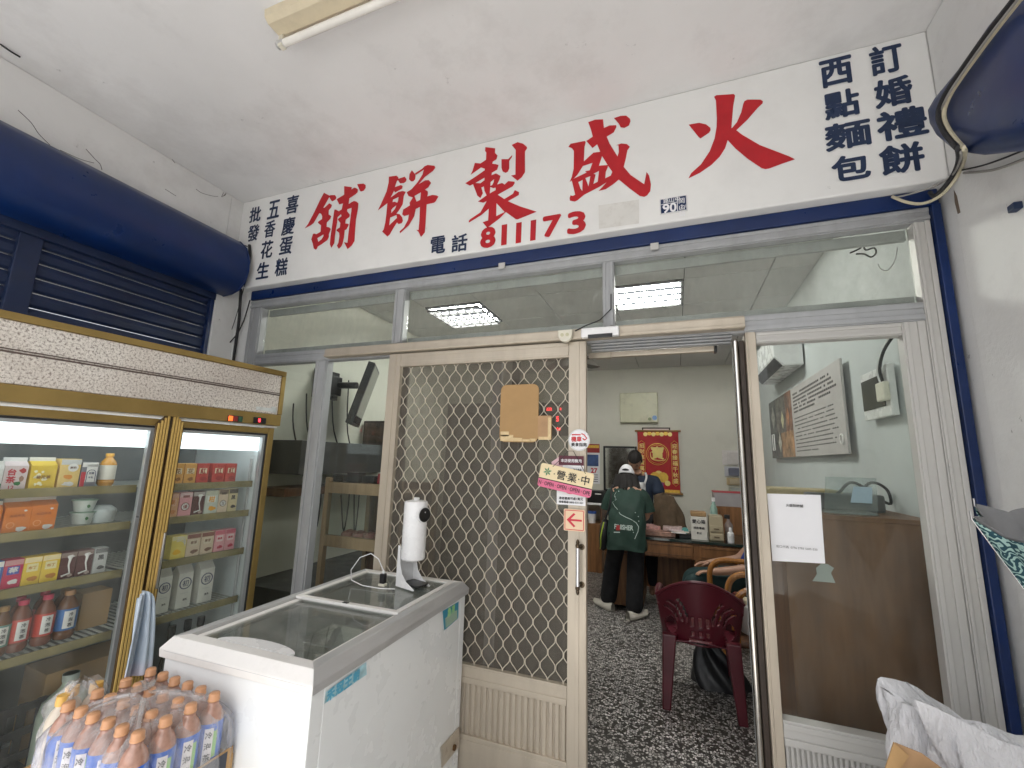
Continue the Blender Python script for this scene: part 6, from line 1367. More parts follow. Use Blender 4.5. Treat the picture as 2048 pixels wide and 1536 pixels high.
for s in (-1, 1):
    for y0_, y1_, top in ((-.22, -.20, .44), (fy_ + .02, fy_ - .02, .62)):
        pts_t = [(s * (hw + .03), y1_), (s * (hw - .055), y1_), (s * (hw - .06), y1_ + .05 * (1 if y0_ < 0 else -1)), (s * (hw + .035), y1_ + .06 * (1 if y0_ < 0 else -1))]
        vs2 = [(x_ * 1.0 + s * .0, y_, top) for x_, y_ in pts_t] + [(s * (hw + .025) + (x_ - s * hw) * .60, y0_ + (y_ - y1_) * .60, 0) for x_, y_ in pts_t]
        MB().add(vs2, [(0, 1, 2, 3), (7, 6, 5, 4)] + [(i, (i + 1) % 4, 4 + (i + 1) % 4, 4 + i) for i in range(4)]).build('leg', pc_m, pcx, local=True, bevel=.006)
    arm = crv([backf(.5 + s * .47, .72), Vector((s * (hw + .06), -.02, .655)), Vector((s * (hw + .06), .12, .65)), Vector((s * (hw + .05), fy_ - .0, .635)), Vector((s * (hw + .015), fy_ + .0, .55))])
    mb = MB(); mb.tube(arm, .02, 8); mb.build('armrest', pc_m, pcx, smooth=True, local=True)
# black shopping bag under the chair
p = PZ(1430, 1400, 0)
def bagp(u, v):
    a_ = u * 2 * math.pi; k_ = 1 - .75 * v ** 1.5; n1 = .02 * math.sin(a_ * 5 + v * 5)
    return Vector((p.x + .06 - .08 * v + (.19 * k_ + n1) * math.cos(a_), p.y + .22 + (.12 * k_ + n1) * math.sin(a_), .002 + .27 * v))
o = MB().grid(bagp, 36, 14).build('shopping_bag', M('black_bag', (.015, .016, .018), .45, var=.3, bump=.6, bscale=25), smooth=True, angle=180); tag(o, 'slumped black bag on the floor under the maroon chair', 'bag')
# bent-wood armchair at the right wall, and tub
bw_m = wood('bent_wood', (.22, .085, .02), (.45, .20, .05), .25, coat=.4)
ah = PY(1432, 1116, 2.55); AX = ah.x
ac = thing('wooden_armchair', 'glossy bent wood armchair with round hoop arms by the right wall', 'chair', (AX + .3, 2.4, 0))
def hoop(px0, yq):
    c = PY(px0, 1118, yq); top = c.z
    return crv([(c.x - .03, yq, top - .22), (c.x - .02, yq, top - .08), (c.x + .05, yq, top - .01), (c.x + .2, yq, top), (c.x + .42, yq, top - .01), (c.x + .46, yq, top - .3), (c.x + .46, yq, .0)])
MB().tube(hoop(1425, 2.62), .022, 10).build('armrest', bw_m, ac, smooth=True); MB().tube(hoop(1425, 2.62 - .52), .022, 10).build('armrest', bw_m, ac, smooth=True)
for dx in (.0, .42):
    for yq in (2.12, 2.6): MB().cyl((AX + dx, yq, 0), (AX + dx - .01, yq, .46), .02, 10).build('leg', bw_m, ac, smooth=True)
MB().box(AX - .03, AX + .47, 2.12, 2.60, .38, .42).build('seat', bw_m, ac, bevel=.015)
MB().box(AX + .45, AX + .48, 2.12, 2.60, .43, .98).build('backrest', bw_m, ac, bevel=.01)
a1 = PY(1470, 1150, 1.75)
ac2 = thing('wooden_armchair', 'second bent wood armchair holding a bag, next to the doorway edge', 'chair', (a1.x + .25, 1.6, 0))
for yq in (1.75, 1.30):
    MB().tube(crv([(a1.x - .06, yq, a1.z - .25), (a1.x - .05, yq, a1.z - .08), (a1.x + .02, yq, a1.z), (a1.x + .16, yq, a1.z + .01), (a1.x + .40, yq, a1.z - .01), (a1.x + .42, yq, .0)]), .023, 10).build('armrest', bw_m, ac2, smooth=True)
    for dx in (-.05, .40): MB().cyl((a1.x + dx, yq, 0), (a1.x + dx, yq, .44), .02, 10).build('leg', bw_m, ac2, smooth=True)
MB().box(a1.x - .06, a1.x + .42, 1.3, 1.75, .36, .40).build('seat', wd_dk, ac2, bevel=.015)
p = PY(1487, 1190, 1.52)
t = thing('white_carrier', 'white carrier bag holding a cream parcel on the bent wood chair', 'bag', (p.x + .05, 1.52, .401))
MB().lathe([(.10, .001), (.14, .08), (.15, .17), (.145, .19)], (p.x + .07, 1.52, .401), 20).build('bag', M('thin_white_bag', (.6, .6, .58), .4, var=.1, bump=.8, bscale=20), t, smooth=True)
MB().box(p.x - .02, p.x + .13, 1.46, 1.56, .50, .62).build('parcel', M('cream_parcel', (.6, .52, .36), .5), t, bevel=.01)

# ================================================================== RIGHT WALL AND SIDE WINDOW CONTENTS
XW = IN_XR - .012
q = [PX(*p, XW) for p in ((1544, 805), (1686, 722), (1714, 905), (1552, 918))]
y0, y1 = (q[1].y + q[2].y) / 2, (q[0].y + q[3].y) / 2; z0, z1 = (q[2].z + q[3].z) / 2, (q[0].z + q[1].z) / 2
t = thing('story_board', 'grey text board with a dark photo collage on the shop side wall', 'poster', (XW, (y0 + y1) / 2, z0))
MB().box(XW - .03, XW - .016, y0, y1, z0, z1).build('board', M('poster_grey', (.52, .49, .48), .5, var=.03), t, bevel=.002)
ys = y1 - (y1 - y0) * .44; xf_ = XW - .031
ph = [(0, .0, .5, .45, (.03, .03, .03)), (.5, 0, 1, .4, (.35, .18, .08)), (0, .45, .35, 1, (.05, .05, .05)), (.35, .4, .75, .75, (.12, .10, .09)), (.75, .4, 1, 1, (.22, .10, .06)), (.35, .75, .75, 1, (.08, .07, .06))]
for k_, (u0, v0, u1, v1, c) in enumerate(ph): MB().quad(*[(xf_ - .0004 * k_, y1 - (y1 - ys) * u, z0 + (z1 - z0) * v) for u, v in ((u0, v0), (u1, v0), (u1, v1), (u0, v1))]).build('photo', M('photo_%d' % k_, c, .4, var=.7, scale=9), t)
for k_, (u, v, r2, c) in enumerate(((.45, .25, .07, (.5, .48, .42)), (.62, .6, .06, (.55, .5, .3)), (.2, .7, .09, (.3, .28, .25)), (.85, .62, .06, (.45, .2, .1)))): MB().quad(*[(xf_ - .004, y1 - (y1 - ys) * u + r2 * a_, z0 + (z1 - z0) * v + r2 * 1.4 * b_) for a_, b_ in ((1, 0), (0, 1), (-1, 0), (0, -1))]).build('photo', M('pdetail_%d' % k_, c, .5, var=.4, scale=30), t)
rnd = random.Random(3)
for k_ in range(16):
    big = k_ < 6; v = .90 - k_ * .052 - (0.04 if not big else 0)
    wl_ = rnd.uniform(.85, 1) if k_ not in (5, 15) else .55; ya = ys - .06; yb_ = ys - .06 - (ys - y0 - .14) * wl_
    nseg = 26; mb = MB(); s_ = (ya - yb_) / nseg
    for i in range(nseg):
        if rnd.random() < .08: continue
        mb.quad(*[(xf_ - .0006, ya - i * s_ - u * s_, z0 + (z1 - z0) * (v + vv)) for u, vv in ((.06, -.012 if big else -.008), (.82, -.012 if big else -.008), (.82, .014 if big else .007), (.06, .014 if big else .007))])
    mb.build('print_line', grey_ink if big else M('light_grey_ink', (.17, .16, .155), .7), t)
MB().tube([(xf_ - .002, y1 - .08 - a_, z0 + .08 + b_) for a_, b_ in ((0, 0), (.09, 0), (.09, .16), (0, .16))], .006, 4, closed=True).build('logo_frame', white_p, t)
MB().tube([(xf_ - .002, y0 + .08 + .03 * math.cos(R(a_)), z0 + .09 + .03 * math.sin(R(a_))) for a_ in range(0, 360, 30)], .006, 4, closed=True).build('logo_ring', white_p, t)
# air conditioner
a, b = PX(1605, 690, XW), PX(1530, 725, XW)
t = thing('air_conditioner', 'white split air conditioner high on the shop side wall', 'air conditioner', (XW, (a.y + b.y) / 2, a.z - .1)); zc_ = a.z + .12
MB().prism([(XW, a.y, zc_ - .28), (XW - .14, a.y, zc_ - .28), (XW - .21, a.y, zc_ - .20), (XW - .22, a.y, zc_), (XW, a.y, zc_)], (0, .95, 0)).build('body', white_pl, t, bevel=.01); MB().prism([(XW - .145, a.y + .03, zc_ - .278), (XW - .15, a.y + .03, zc_ - .284), (XW - .205, a.y + .03, zc_ - .214), (XW - .20, a.y + .03, zc_ - .208)], (0, .88, 0)).build('louvre', rubber, t)
# breaker panel
a, b, c = PX(1733, 752, XW), PX(1790, 742, XW), PX(1740, 843, XW)
t = thing('breaker_panel', 'white framed breaker panel with black open front and wires', 'breaker panel', (XW, (a.y + b.y) / 2, c.z))
MB().box(XW - .03, XW, b.y, a.y, c.z, a.z).build('frame', white_pl, t, bevel=.004); MB().box(XW - .034, XW - .0305, b.y + .05, a.y - .015, c.z + .05, a.z - .04).build('recess', M('black_gloss', (.01, .01, .012), .15, var=.3), t)
MB().box(XW - .06, XW - .0345, b.y - .02, b.y + .07, c.z + .07, c.z + .16).build('socket', cream_pl, t, bevel=.006)
for dy, dz in ((.0, .0), (.02, .012)): MB().tube(crv([(XW - .04, b.y + .03 + dy, c.z + .16), (XW - .045, b.y + .035 + dy, a.z - .02), (XW - .04, b.y - .02, a.z + .06 + dz), (XW - .03, b.y - .14, a.z + .12 + dz)]), .007, 7).build('conduit', white_pl if dy else rubber, t, smooth=True)
# brown cupboard back behind the side window
YK = .20
a, b = PY(1580, 1300, YK), PY(1640, 1036, YK); topz = PY(1700, 1042, YK).z; xk = PY(1576, 1180, YK).x
cup = wood('cupboard_ply', (.105, .050, .025), (.215, .108, .055), .5, (5, 5, .8))
t = thing('cupboard', 'tall brown plywood cupboard standing against the side window', 'cupboard', ((xk + IN_XR) / 2, YK + .25, 0))
MB().box(xk, IN_XR - .005, YK, YK + .012, 0, topz).box(xk, xk + .02, YK + .0125, YK + .5, 0, topz).box(IN_XR - .025, IN_XR - .005, YK + .0125, YK + .5, 0, topz).build('panel', cup, t); MB().box(xk - .01, IN_XR - .004, YK - .004, YK + .5, topz, topz + .02).build('top', cup, t, bevel=.003)
p = PY(1650, 1130, YK - .002); ghost = M('old_label', (.36, .38, .36), .6, var=.1)
MB().prism([PY(*q_, YK - .003) for q_ in ((1632, 1136), (1642, 1128), (1655, 1128), (1668, 1136), (1662, 1146), (1671, 1166), (1625, 1162), (1634, 1148))], (0, .002, 0)).build('old_label', ghost, t)
hz_ = topz + .022
a = PY(1690, 1030, YK + .12)
t = thing('acrylic_holder', 'clear acrylic price card holder on the cupboard', 'card holder', (a.x, YK + .12, hz_))
acr = glass('acrylic', (.86, .90, .90), .12, .05, 8)
MB().prism([(a.x - .09, YK + .08, hz_), (a.x + .11, YK + .08, hz_), (a.x + .16, YK + .2, hz_ + .16), (a.x - .04, YK + .2, hz_ + .16)], (0, .004, 0)).build('plate', acr, t); MB().box(a.x - .09, a.x + .11, YK + .06, YK + .2, hz_, hz_ + .004).build('foot', acr, t)
MB().prism([(a.x + .02, YK + .10, hz_ + .05), (a.x + .10, YK + .10, hz_ + .05), (a.x + .12, YK + .14, hz_ + .12), (a.x + .05, YK + .14, hz_ + .12)], (0, .002, 0)).build('card', pmat((.4, .5, .6)), t)
hnd = thing('wire_handle_basket', 'basket with two dark wire handles arching up on the cupboard', 'basket', (a.x + .05, YK + .3, hz_))
MB().box(a.x - .12, a.x + .2, YK + .24, YK + .42, hz_ + .001, hz_ + .08).build('basket', M('basket_dark', (.12, .12, .12), .5), hnd, bevel=.01)
for px_, yq in ((1700, YK + .26), (1742, YK + .40)):
    c = PY(px_, 965, yq); MB().tube(crv([(c.x - .13, yq, hz_ + .05), (c.x - .06, yq, c.z - .06), (c.x, yq, c.z), (c.x + .06, yq, c.z - .03), (c.x + .07, yq, c.z - .10), (c.x + .02, yq, hz_ + .06)]), .007, 8).build('handle', rubber, hnd, smooth=True)
p = PY(1610, 1005, YK + .3)
t = thing('cream_parcel_box', 'tan wrapped parcel on the cupboard behind the paper notice', 'box', (p.x, YK + .3, hz_)); MB().box(p.x - .16, p.x + .16, YK + .28, YK + .5, hz_ + .001, PY(1640, 980, YK + .28).z).build('parcel', M('tan_wrap', (.42, .33, .16), .5, var=.15), t, bevel=.01)

# ================================================================== LEFT SIDE OF THE SHOP (BEHIND FRIDGE AND FREEZER)
a, b = PY(745, 728, .95), PY(707, 850, .95)
t = thing('wall_television', 'dark flat television tilted on a wall arm behind the side pane', 'television', (a.x, .95, b.z)); tl = math.atan2(a.x - b.x, a.z - b.z); hh = (a - b).length
TV = Matrix.Translation((b.x + .08, .80, b.z)) @ Matrix.Rotation(R(33), 4, 'Z') @ Matrix.Rotation(tl, 4, 'Y')
MB().box(-.035, .025, 0, .46, 0, hh).xf(TV).build('casing', M('tv_black', (.02, .02, .022), .4, var=.2), t, bevel=.006); MB().box(.0255, .028, .02, .44, .02, hh - .02).xf(TV).build('screen', M('screen_glass', (.008, .008, .01), .08, var=0), t)
MB().cyl((IN_XL, .86, b.z + hh * .62), (b.x + .02, .93, b.z + hh * .62), .03, 12).box(IN_XL, IN_XL + .05, .72, .98, b.z + hh * .4, b.z + hh * .85).box(IN_XL + .05, IN_XL + .14, .76, .92, b.z + hh * .45, b.z + hh * .75).build('wall_arm', black, t, bevel=.004)
zs = PY(600, 885, .9).z; zl = PY(600, 942, .9).z
t = thing('wall_shelf', 'dark wall shelf box with dangling cables left of the television', 'shelf', (IN_XL, .8, zl)); MB().box(IN_XL + .001, IN_XL + .34, .35, 1.7, zl, zs).build('box', M('shelf_black', (.03, .03, .03), .5, var=.2), t, bevel=.004)
t = thing('power_board', 'dark brown ledge under the wall shelf', 'ledge', (IN_XL, .8, zl - .14)); MB().box(IN_XL + .001, IN_XL + .28, .3, 1.8, zl - .16, zl - .10).build('board', wd_dk, t, bevel=.003)
for k_, (y_, dx) in enumerate(((.5, .2), (.62, .26), (.9, .3), (1.1, .24))): cable('loose_cable', crv([(IN_XL + .05, y_, zs + .3 + .1 * k_), (IN_XL + dx * .4, y_, zs + .1), (IN_XL + dx, y_ + .04, zl - .05), (IN_XL + dx * .8, y_ + .1, zl - .35 - .07 * k_), (IN_XL + dx * .4, y_ + .16, zl - .2)]), .006, rubber, ('black cable hanging nearest the shopfront post below the dark wall shelf', 'black cable crossing the wall shelf front edge', 'black cable looping under the middle of the wall shelf', 'black cable looping under the far end of the wall shelf')[k_])
t = thing('low_cabinet', 'low black cabinet along the inner wall behind the fridge', 'cabinet', (IN_XL + .3, 1.0, 0)); MB().box(IN_XL + .001, IN_XL + .55, .25, 2.2, 0, .62).build('carcass', M('shelf_black', (.03, .03, .03)), t, bevel=.005)
YV = .34
xa, xb = PY(640, 1000, YV).x, -1.28; r1, r2_, r3_ = PY(700, 966, YV).z, PY(700, 1075, YV).z, PY(700, 990, YV).z
t = thing('display_case', 'pale wood framed pastry display case behind the side pane', 'display case', ((xa + xb) / 2, YV + .25, 0))
xa = PY(650, 970, YV).x
MB().box(xa, xa + .035, YV, YV + .04, 0, r1 + .03).box(xb - .035, xb, YV, YV + .04, 0, r1 + .03).box(xa, xa + .035, YV + .46, YV + .5, 0, r1 + .03).box(xb - .035, xb, YV + .46, YV + .5, 0, r1 + .03).build('post', wd_lt, t, bevel=.003)
for z in (r1, r2_, r2_ - .42): MB().box(xa + .036, xb - .036, YV, YV + .03, z - .075, z).build('rail', wd_lt, t, bevel=.003); MB().box(xa + .036, xb - .036, YV + .031, YV + .47, z - .07, z - .055).build('shelf', wd_lt, t)
MB().box(xa + .036, xb - .036, YV + .471, YV + .49, .05, r1).build('back_panel', wd_dk, t); MB().box(xa + .036, xb - .036, YV + .01, YV + .014, r2_ + .001, r1 - .076).build('glass_front', pane, t)
for k_ in range(6):
    x_ = xa + .08 + k_ * (xb - xa - .16) / 5; o = thing('pastry_bag', 'pink clear bag of pastries lying in the display case', 'pastries', (x_, YV + .2, r2_ - .054), 0, 'pastry bags in the display case')
    MB().lathe([(.03, .0), (.048, .02), (.04, .05), (.012, .065)], (0, 0, 0), 12, 1, 1.6).build('bag', M('pink_pastry', (.45, .20, .18), .3, var=.4, scale=25), o, smooth=True, local=True)
zt_ = r1 + .002
for k_ in range(4): tag(MB().box(xa + .02 + k_ * .13, xa + .12 + k_ * .13, YV + .04, YV + .12, zt_, zt_ + .05 + .02 * (k_ % 2)).build('router_box', rubber if k_ < 3 else M('red_box', (.25, .02, .03)), bevel=.005), ('small black box at the post end of the display case top', 'taller small black box on the display case top', 'small black box in the middle of the display case top', 'dark red box on the display case top')[k_], 'box')
a, b = PY(728, 842, 1.4), PY(790, 918, 1.4)
t = thing('framed_picture', 'dark framed photograph on the partition past the television', 'picture', (a.x, 1.4, b.z)); MB().box(a.x, b.x, 1.4, 1.43, b.z, a.z).build('frame', dark_brown, t, bevel=.004); MB().box(a.x + .02, b.x - .02, 1.397, 1.3995, b.z + .02, a.z - .02).build('photo', M('brown_photo', (.10, .06, .05), .4, var=.8, scale=10), t)
t = thing('partition_wall', 'pale partition wall carrying the framed picture', 'partition', (-1.9, 1.5, 0)); MB().box(IN_XL + .9, -1.05, 1.44, 1.5, 0, 2.35).build('panel', inner_paint, t)
# display cabinets behind the mesh door
for k_, (xa, xb, ya, h, lab) in enumerate(((-1.22, -.62, .80, 1.95, 'tall dark glass fronted cabinet behind the mesh door, beside the partition'), (-.60, -.33, .95, 1.18, 'waist high dark counter cabinet behind the mesh door near the doorway'))):
    t = thing('glass_cabinet', lab, 'cabinet', ((xa + xb) / 2, ya + .2, 0)); dkc = M('cabinet_brown', (.055, .042, .032), .5, var=.3, stretch=(5, 5, 1))
    MB().box(xa, xb, ya + .44, ya + .46, 0, h).box(xa, xa + .03, ya, ya + .439, 0, h).box(xb - .03, xb, ya, ya + .439, 0, h).box(xa + .031, xb - .031, ya + .02, ya + .439, h - .03, h).box(xa + .031, xb - .031, ya + .02, ya + .439, 0, .1).build('carcass', dkc, t, bevel=.003)
    for z in ([.45, .8, 1.15, 1.5] if h > 1.5 else [.45, .8]): MB().box(xa + .031, xb - .031, ya + .02, ya + .439, z, z + .02).build('shelf', dkc, t)
    MB().box(xa + .031, xb - .031, ya + .002, ya + .006, .101, h - .031).build('glass_front', pane, t)
    rn = random.Random(k_)
    for z in ([.1, .47, .82, 1.17, 1.52] if h > 1.5 else [.1, .47, .82]):
        for i in range(1):
            x_ = (xa + xb) / 2; hh = rn.uniform(.1, .2); c = rn.choice(((.18, .12, .08), (.25, .2, .16), (.10, .12, .10), (.22, .10, .08)))
            tag(MB().box(x_ - .06, x_ + .06, ya + .1, ya + .3, z + .001, z + hh).build('stored_box', M('stored_%d' % int(c[1] * 100), c, .6, var=.3, scale=12), bevel=.004), 'dim storage box %s of the %s cabinet behind the mesh' % (('on the floor', 'on the lowest shelf', 'on the second shelf', 'on the third shelf', 'on the top shelf')[int(z / .35)], 'tall dark' if k_ == 0 else 'waist high'), 'box')
    if h < 1.5:
        o = MB().grid(lambda u, v: Vector(((xa + xb) / 2 - .05 + (.15 * (1 - v ** 2) + .02 * math.sin(u * 40)) * math.cos(u * 6.283), ya + .2 + (.1 * (1 - v ** 2) + .015 * math.sin(u * 33)) * math.sin(u * 6.283), h + .001 + .14 * v)), 36, 8).build('clear_bag', M('clear_bag_film', (.6, .62, .62), .2, var=.2, bump=1, bscale=30), smooth=True, angle=180); tag(o, 'crumpled clear bag lying on the waist high cabinet', 'bag')
# ceiling fan
hub = PZ(1128, 722, 2.70)
t = thing('ceiling_fan', 'dark brown ceiling fan blades seen through the top of the doorway', 'ceiling fan', (hub.x, hub.y, 2.7)); fan_m = M('fan_brown', (.03, .018, .013), .4)
MB().cyl((hub.x, hub.y, 2.62), (hub.x, hub.y, 2.74), .11, 20).cyl((hub.x, hub.y, 2.74), (hub.x, hub.y, IN_Z), .015, 10).build('motor', fan_m, t)
for k_ in range(5):
    a_ = math.atan2((PZ(1215, 741, 2.70) - hub).y, (PZ(1215, 741, 2.70) - hub).x) + k_ * 2 * math.pi / 5; d = Vector((math.cos(a_), math.sin(a_), 0)); s_ = Vector((-d.y, d.x, 0))
    MB().prism([hub + d * u + s_ * v for u, v in ((.12, -.05), (.55, -.07), (.57, 0), (.55, .07), (.12, .05))], (0, 0, .008)).build('blade', fan_m, t)

# ================================================================== PEOPLE
def fingers(js, es, wrist, d, up, side, r=.0085):
    """palm and five finger chains grown from the wrist joint; d = pointing direction, side = thumb side"""
    d = Vector(d).normalized(); side = Vector(side).normalized(); up = Vector(up).normalized()
    w0 = Vector(js[wrist][0]); palm = len(js); js.append((tuple(w0 + d * .055), (.026, .016))); es.append((wrist, palm))
    kn = len(js); js.append((tuple(w0 + d * .085), (.034, .014))); es.append((palm, kn))
    for k_, (o_, l_) in enumerate(((.027, .062), (.010, .070), (-.009, .066), (-.026, .052))):
        b0 = w0 + d * .095 + side * o_; a1 = b0 + d * l_ * .5 - up * .010; a2 = b0 + d * l_ * .85 - up * .030
        i = len(js); js += [(tuple(b0), r), (tuple(a1), r * .95), (tuple(a2), r * .8)]; es += [(kn, i), (i, i + 1), (i + 1, i + 2)]
    b0 = w0 + d * .035 + side * .036; i = len(js); js += [(tuple(b0), r * 1.15), (tuple(b0 + d * .03 + side * .016 - up * .008), r), (tuple(b0 + d * .055 + side * .012 - up * .02), r * .85)]
    es += [(palm, i), (i, i + 1), (i + 1, i + 2)]
def head(center, face, up, parent, s=1., hair=True, nm='head'):
    """skull with brow, nose, lips, chin and ears; face = looking direction"""
    f = Vector(face).normalized(); u = (Vector(up) - f * Vector(up).dot(f)).normalized(); r_2 = f.cross(u); c = Vector(center)
    mb = MB()
    def sk(a, b):
        th = a * 2 * math.pi; ph = (b - .5) * math.pi; x = math.cos(ph) * math.sin(th); y = math.cos(ph) * math.cos(th); z = math.sin(ph)
        wx, wy, wz = .074, .095, .118
        if z < 0: wx *= 1 + .22 * z * (1 if y > -.2 else .4); wy *= 1 - .10 * z * (y > 0) + .1 * z * (y < 0)
        py_ = y * wy
        if y > .75: py_ += .016 * max(0, 1 - abs(x) * 7) * max(0, 1 - abs(z + .12) * 3.4) - .006 * max(0, 1 - abs(abs(x) - .38) * 5) * max(0, 1 - abs(z - .05) * 6) + .004 * max(0, 1 - abs(x) * 3) * max(0, 1 - abs(z + .42) * 8)
        return c + (r_2 * (x * wx) + f * py_ + u * (z * wz)) * s
    mb.grid(sk, 40, 28)
    for sd_ in (-1, 1): mb.lathe([(.002, -.03), (.012, -.02), (.015, .0), (.016, .015), (.010, .028), (.002, .032)], (0, 0, 0), 10, .45, 1).v[-60:]
    n_e = 60
    for k_, sd_ in enumerate((-1, 1)):
        seg = mb.v[-n_e * 2 + k_ * n_e: len(mb.v) - n_e * 2 + (k_ + 1) * n_e]
        for i, p in enumerate(seg): mb.v[len(mb.v) - n_e * 2 + k_ * n_e + i] = c + (r_2 * (sd_ * .077 + p.x) + f * (p.y - .008) + u * (p.z - .002)) * s
    o = mb.build(nm, skin_m, parent, smooth=True, angle=180)
    ey = MB()
    for sd_ in (-1, 1): ey.lathe([(.001, -.007), (.008, -.003), (.009, 0), (.008, .003), (.001, .007)], c + (r_2 * (sd_ * .030) + f * .083 + u * .006) * s, 10)
    e_ = ey.build('eyes', ink, o, smooth=True) if parent is not None else None
    li = MB().tube([c + (r_2 * x_ + f * (.093 - abs(x_) * .25) + u * -.052) * s for x_ in (-.022, -.01, 0, .01, .022)], [.002, .004, .0045, .004, .002], 6).build('lips', M('lips', (.35, .12, .10), .5), o, smooth=True)
    return o, f, u, r_2, c, sk
def hair_cap(hd_, parent, low=.40, grow=1.10, back=.30, mat=None):
    o, f, u, r_2, c, sk = hd_
    def fn(a, b):
        lim = low + (.14 if math.cos(a * 2 * math.pi) > .35 else -back * max(0, -math.cos(a * 2 * math.pi) + .3) * .6)
        p = sk(a, lim + (1.0 - lim) * b); return c + (p - c) * (grow + .015 * math.sin(a * 60) + .012 * math.sin(a * 113 + b * 9))
    return MB().grid(fn, 72, 20).build('hair', mat or hair_m, parent, smooth=True, angle=180)

# --- woman in green T-shirt, back to the door, bent over the desk
fR, fL = PZ(1268, 1238, 0), PZ(1214, 1218, 0)
wx = (PY(1208, 1000, 2.85).x + PY(1302, 1000, 2.85).x) / 2; yb = fR.y
zc = lambda py, y: PY(1255, py, y).z
shz = zc(975, yb + .16) - .02
wo = thing('person', 'woman in dark green lettered T-shirt and white cap bending over the desk', 'person', (wx, yb + .08, 0))
hipz, kz_ = .80, .44
J = [((wx + .01, yb + .06, hipz), (.125, .095)), ((wx, yb + .08, .96), (.115, .09)), ((wx - .005, yb + .15, shz - .10), (.135, .10)), ((wx - .01, yb + .20, shz + .02), (.075, .065)), ((wx - .01, yb + .25, shz + .10), .048),
     ((wx - .155, yb + .17, shz - .02), .06), ((wx - .20, yb + .20, shz - .27), .045), ((wx - .10, yb + .40, shz - .33), .033),
     ((wx + .145, yb + .17, shz - .02), .06), ((wx + .20, yb + .18, shz - .27), .045), ((wx + .14, yb + .38, shz - .33), .033),
     ((wx - .09, yb + .07, hipz - .06), .085), ((fL.x * .5 + (wx - .09) * .5 - .01, fL.y + .04, kz_), .058), ((fL.x, fL.y + .03, .09), .038), ((fL.x + .01, fL.y + .13, .03), .035),
     ((wx + .10, yb + .06, hipz - .06), .085), ((fR.x * .5 + (wx + .10) * .5, fR.y + .05, kz_), .058), ((fR.x, fR.y + .03, .09), .038), ((fR.x + .01, fR.y + .13, .03), .035)]
E_ = [(0, 1), (1, 2), (2, 3), (3, 4), (2, 5), (5, 6), (6, 7), (2, 8), (8, 9), (9, 10), (0, 11), (11, 12), (12, 13), (13, 14), (0, 15), (15, 16), (16, 17), (17, 18)]
fingers(J, E_, 7, (.5, .85, -.1), (0, 0, 1), (.85, -.5, 0)); fingers(J, E_, 10, (-.4, .9, -.1), (0, 0, 1), (-.9, -.4, 0))
link_mesh('body', skin_mesh('body', J, E_), skin_m, wo)
green = M('green_tshirt', (.012, .038, .027), .75, var=.25, scale=4, bump=.4, bscale=14)
def up_r(j, k_): return (j[0], tuple(x * k_ for x in (j[1] if isinstance(j[1], tuple) else (j[1], j[1]))))
hemz = zc(1098, yb)
SJ = [((wx + .005, yb + .05, hemz - .045), (.215, .16)), ((wx + .005, yb + .06, hemz + .10), (.20, .145)), ((wx, yb + .09, (hemz + shz) / 2 + .02), (.185, .13)), up_r(J[2], 1.32), ((wx - .01, yb + .20, shz + .01), (.095, .08)), up_r(J[5], 1.3), ((wx - .195, yb + .19, shz - .17), .072), up_r(J[8], 1.3), ((wx + .192, yb + .18, shz - .17), .072)]
rg_ = [(hemz - .005, .03, .205, .145), (hemz + .06, .035, .200, .142), (hemz + .20, .05, .190, .135), (hemz + .34, .09, .188, .128), (shz - .16, .13, .192, .122), (shz - .06, .165, .188, .108), (shz - .005, .19, .165, .088), (shz + .03, .205, .11, .07), (shz + .055, .215, .062, .055)]
def shirt(u, v):
    k_ = v * (len(rg_) - 1); i_ = min(int(k_), len(rg_) - 2); t_ = k_ - i_; z_, dy_, rx_, ry_ = (a_ + (b_ - a_) * t_ for a_, b_ in zip(rg_[i_], rg_[i_ + 1]))
    a_ = u * 2 * math.pi; ca_, sa_ = math.cos(a_), math.sin(a_); e_ = .82
    fold = .006 * math.sin(a_ * 5 + v * 7) * (1 - v) + .004 * math.sin(a_ * 9 - v * 16) + .005 * math.sin(v * 30 + ca_ * 5) * (1 - abs(v - .4))
    return Vector((wx + math.copysign(abs(ca_) ** e_, ca_) * (rx_ + fold), yb + dy_ + math.copysign(abs(sa_) ** e_, sa_) * (ry_ + fold), z_ + .008 * math.sin(a_ * 3) * (1 - v)))
ts = MB().grid(shirt, 56, 40)
for s_ in (-1, 1):
    ts.tube(crv([(wx + s_ * .12, yb + .175, shz - .045), (wx + s_ * .165, yb + .18, shz - .08), (wx + s_ * .20, yb + .185, shz - .16), (wx + s_ * .213, yb + .19, shz - .225)], 4), [.070, .073, .075, .076, .076, .075, .074, .074, .074, .074, .075, .076, .077], 14, caps=False)
ts.build('t_shirt', green, wo, smooth=True, angle=180)
trou = M('black_trousers', (.008, .008, .010), .85, var=.3, scale=6)
TJ = [((wx + .005, yb + .06, hipz + .04), (.145, .105)), up_r(J[11], 1.18), up_r(J[12], 1.6), ((fL.x, fL.y + .03, .03), .095), up_r(J[15], 1.18), up_r(J[16], 1.6), ((fR.x, fR.y + .03, .03), .095)]
link_mesh('trousers', skin_mesh('trousers', TJ, [(0, 1), (1, 2), (2, 3), (0, 4), (4, 5), (5, 6)]), trou, wo)
shoe = M('pale_shoe', (.58, .55, .48), .6)
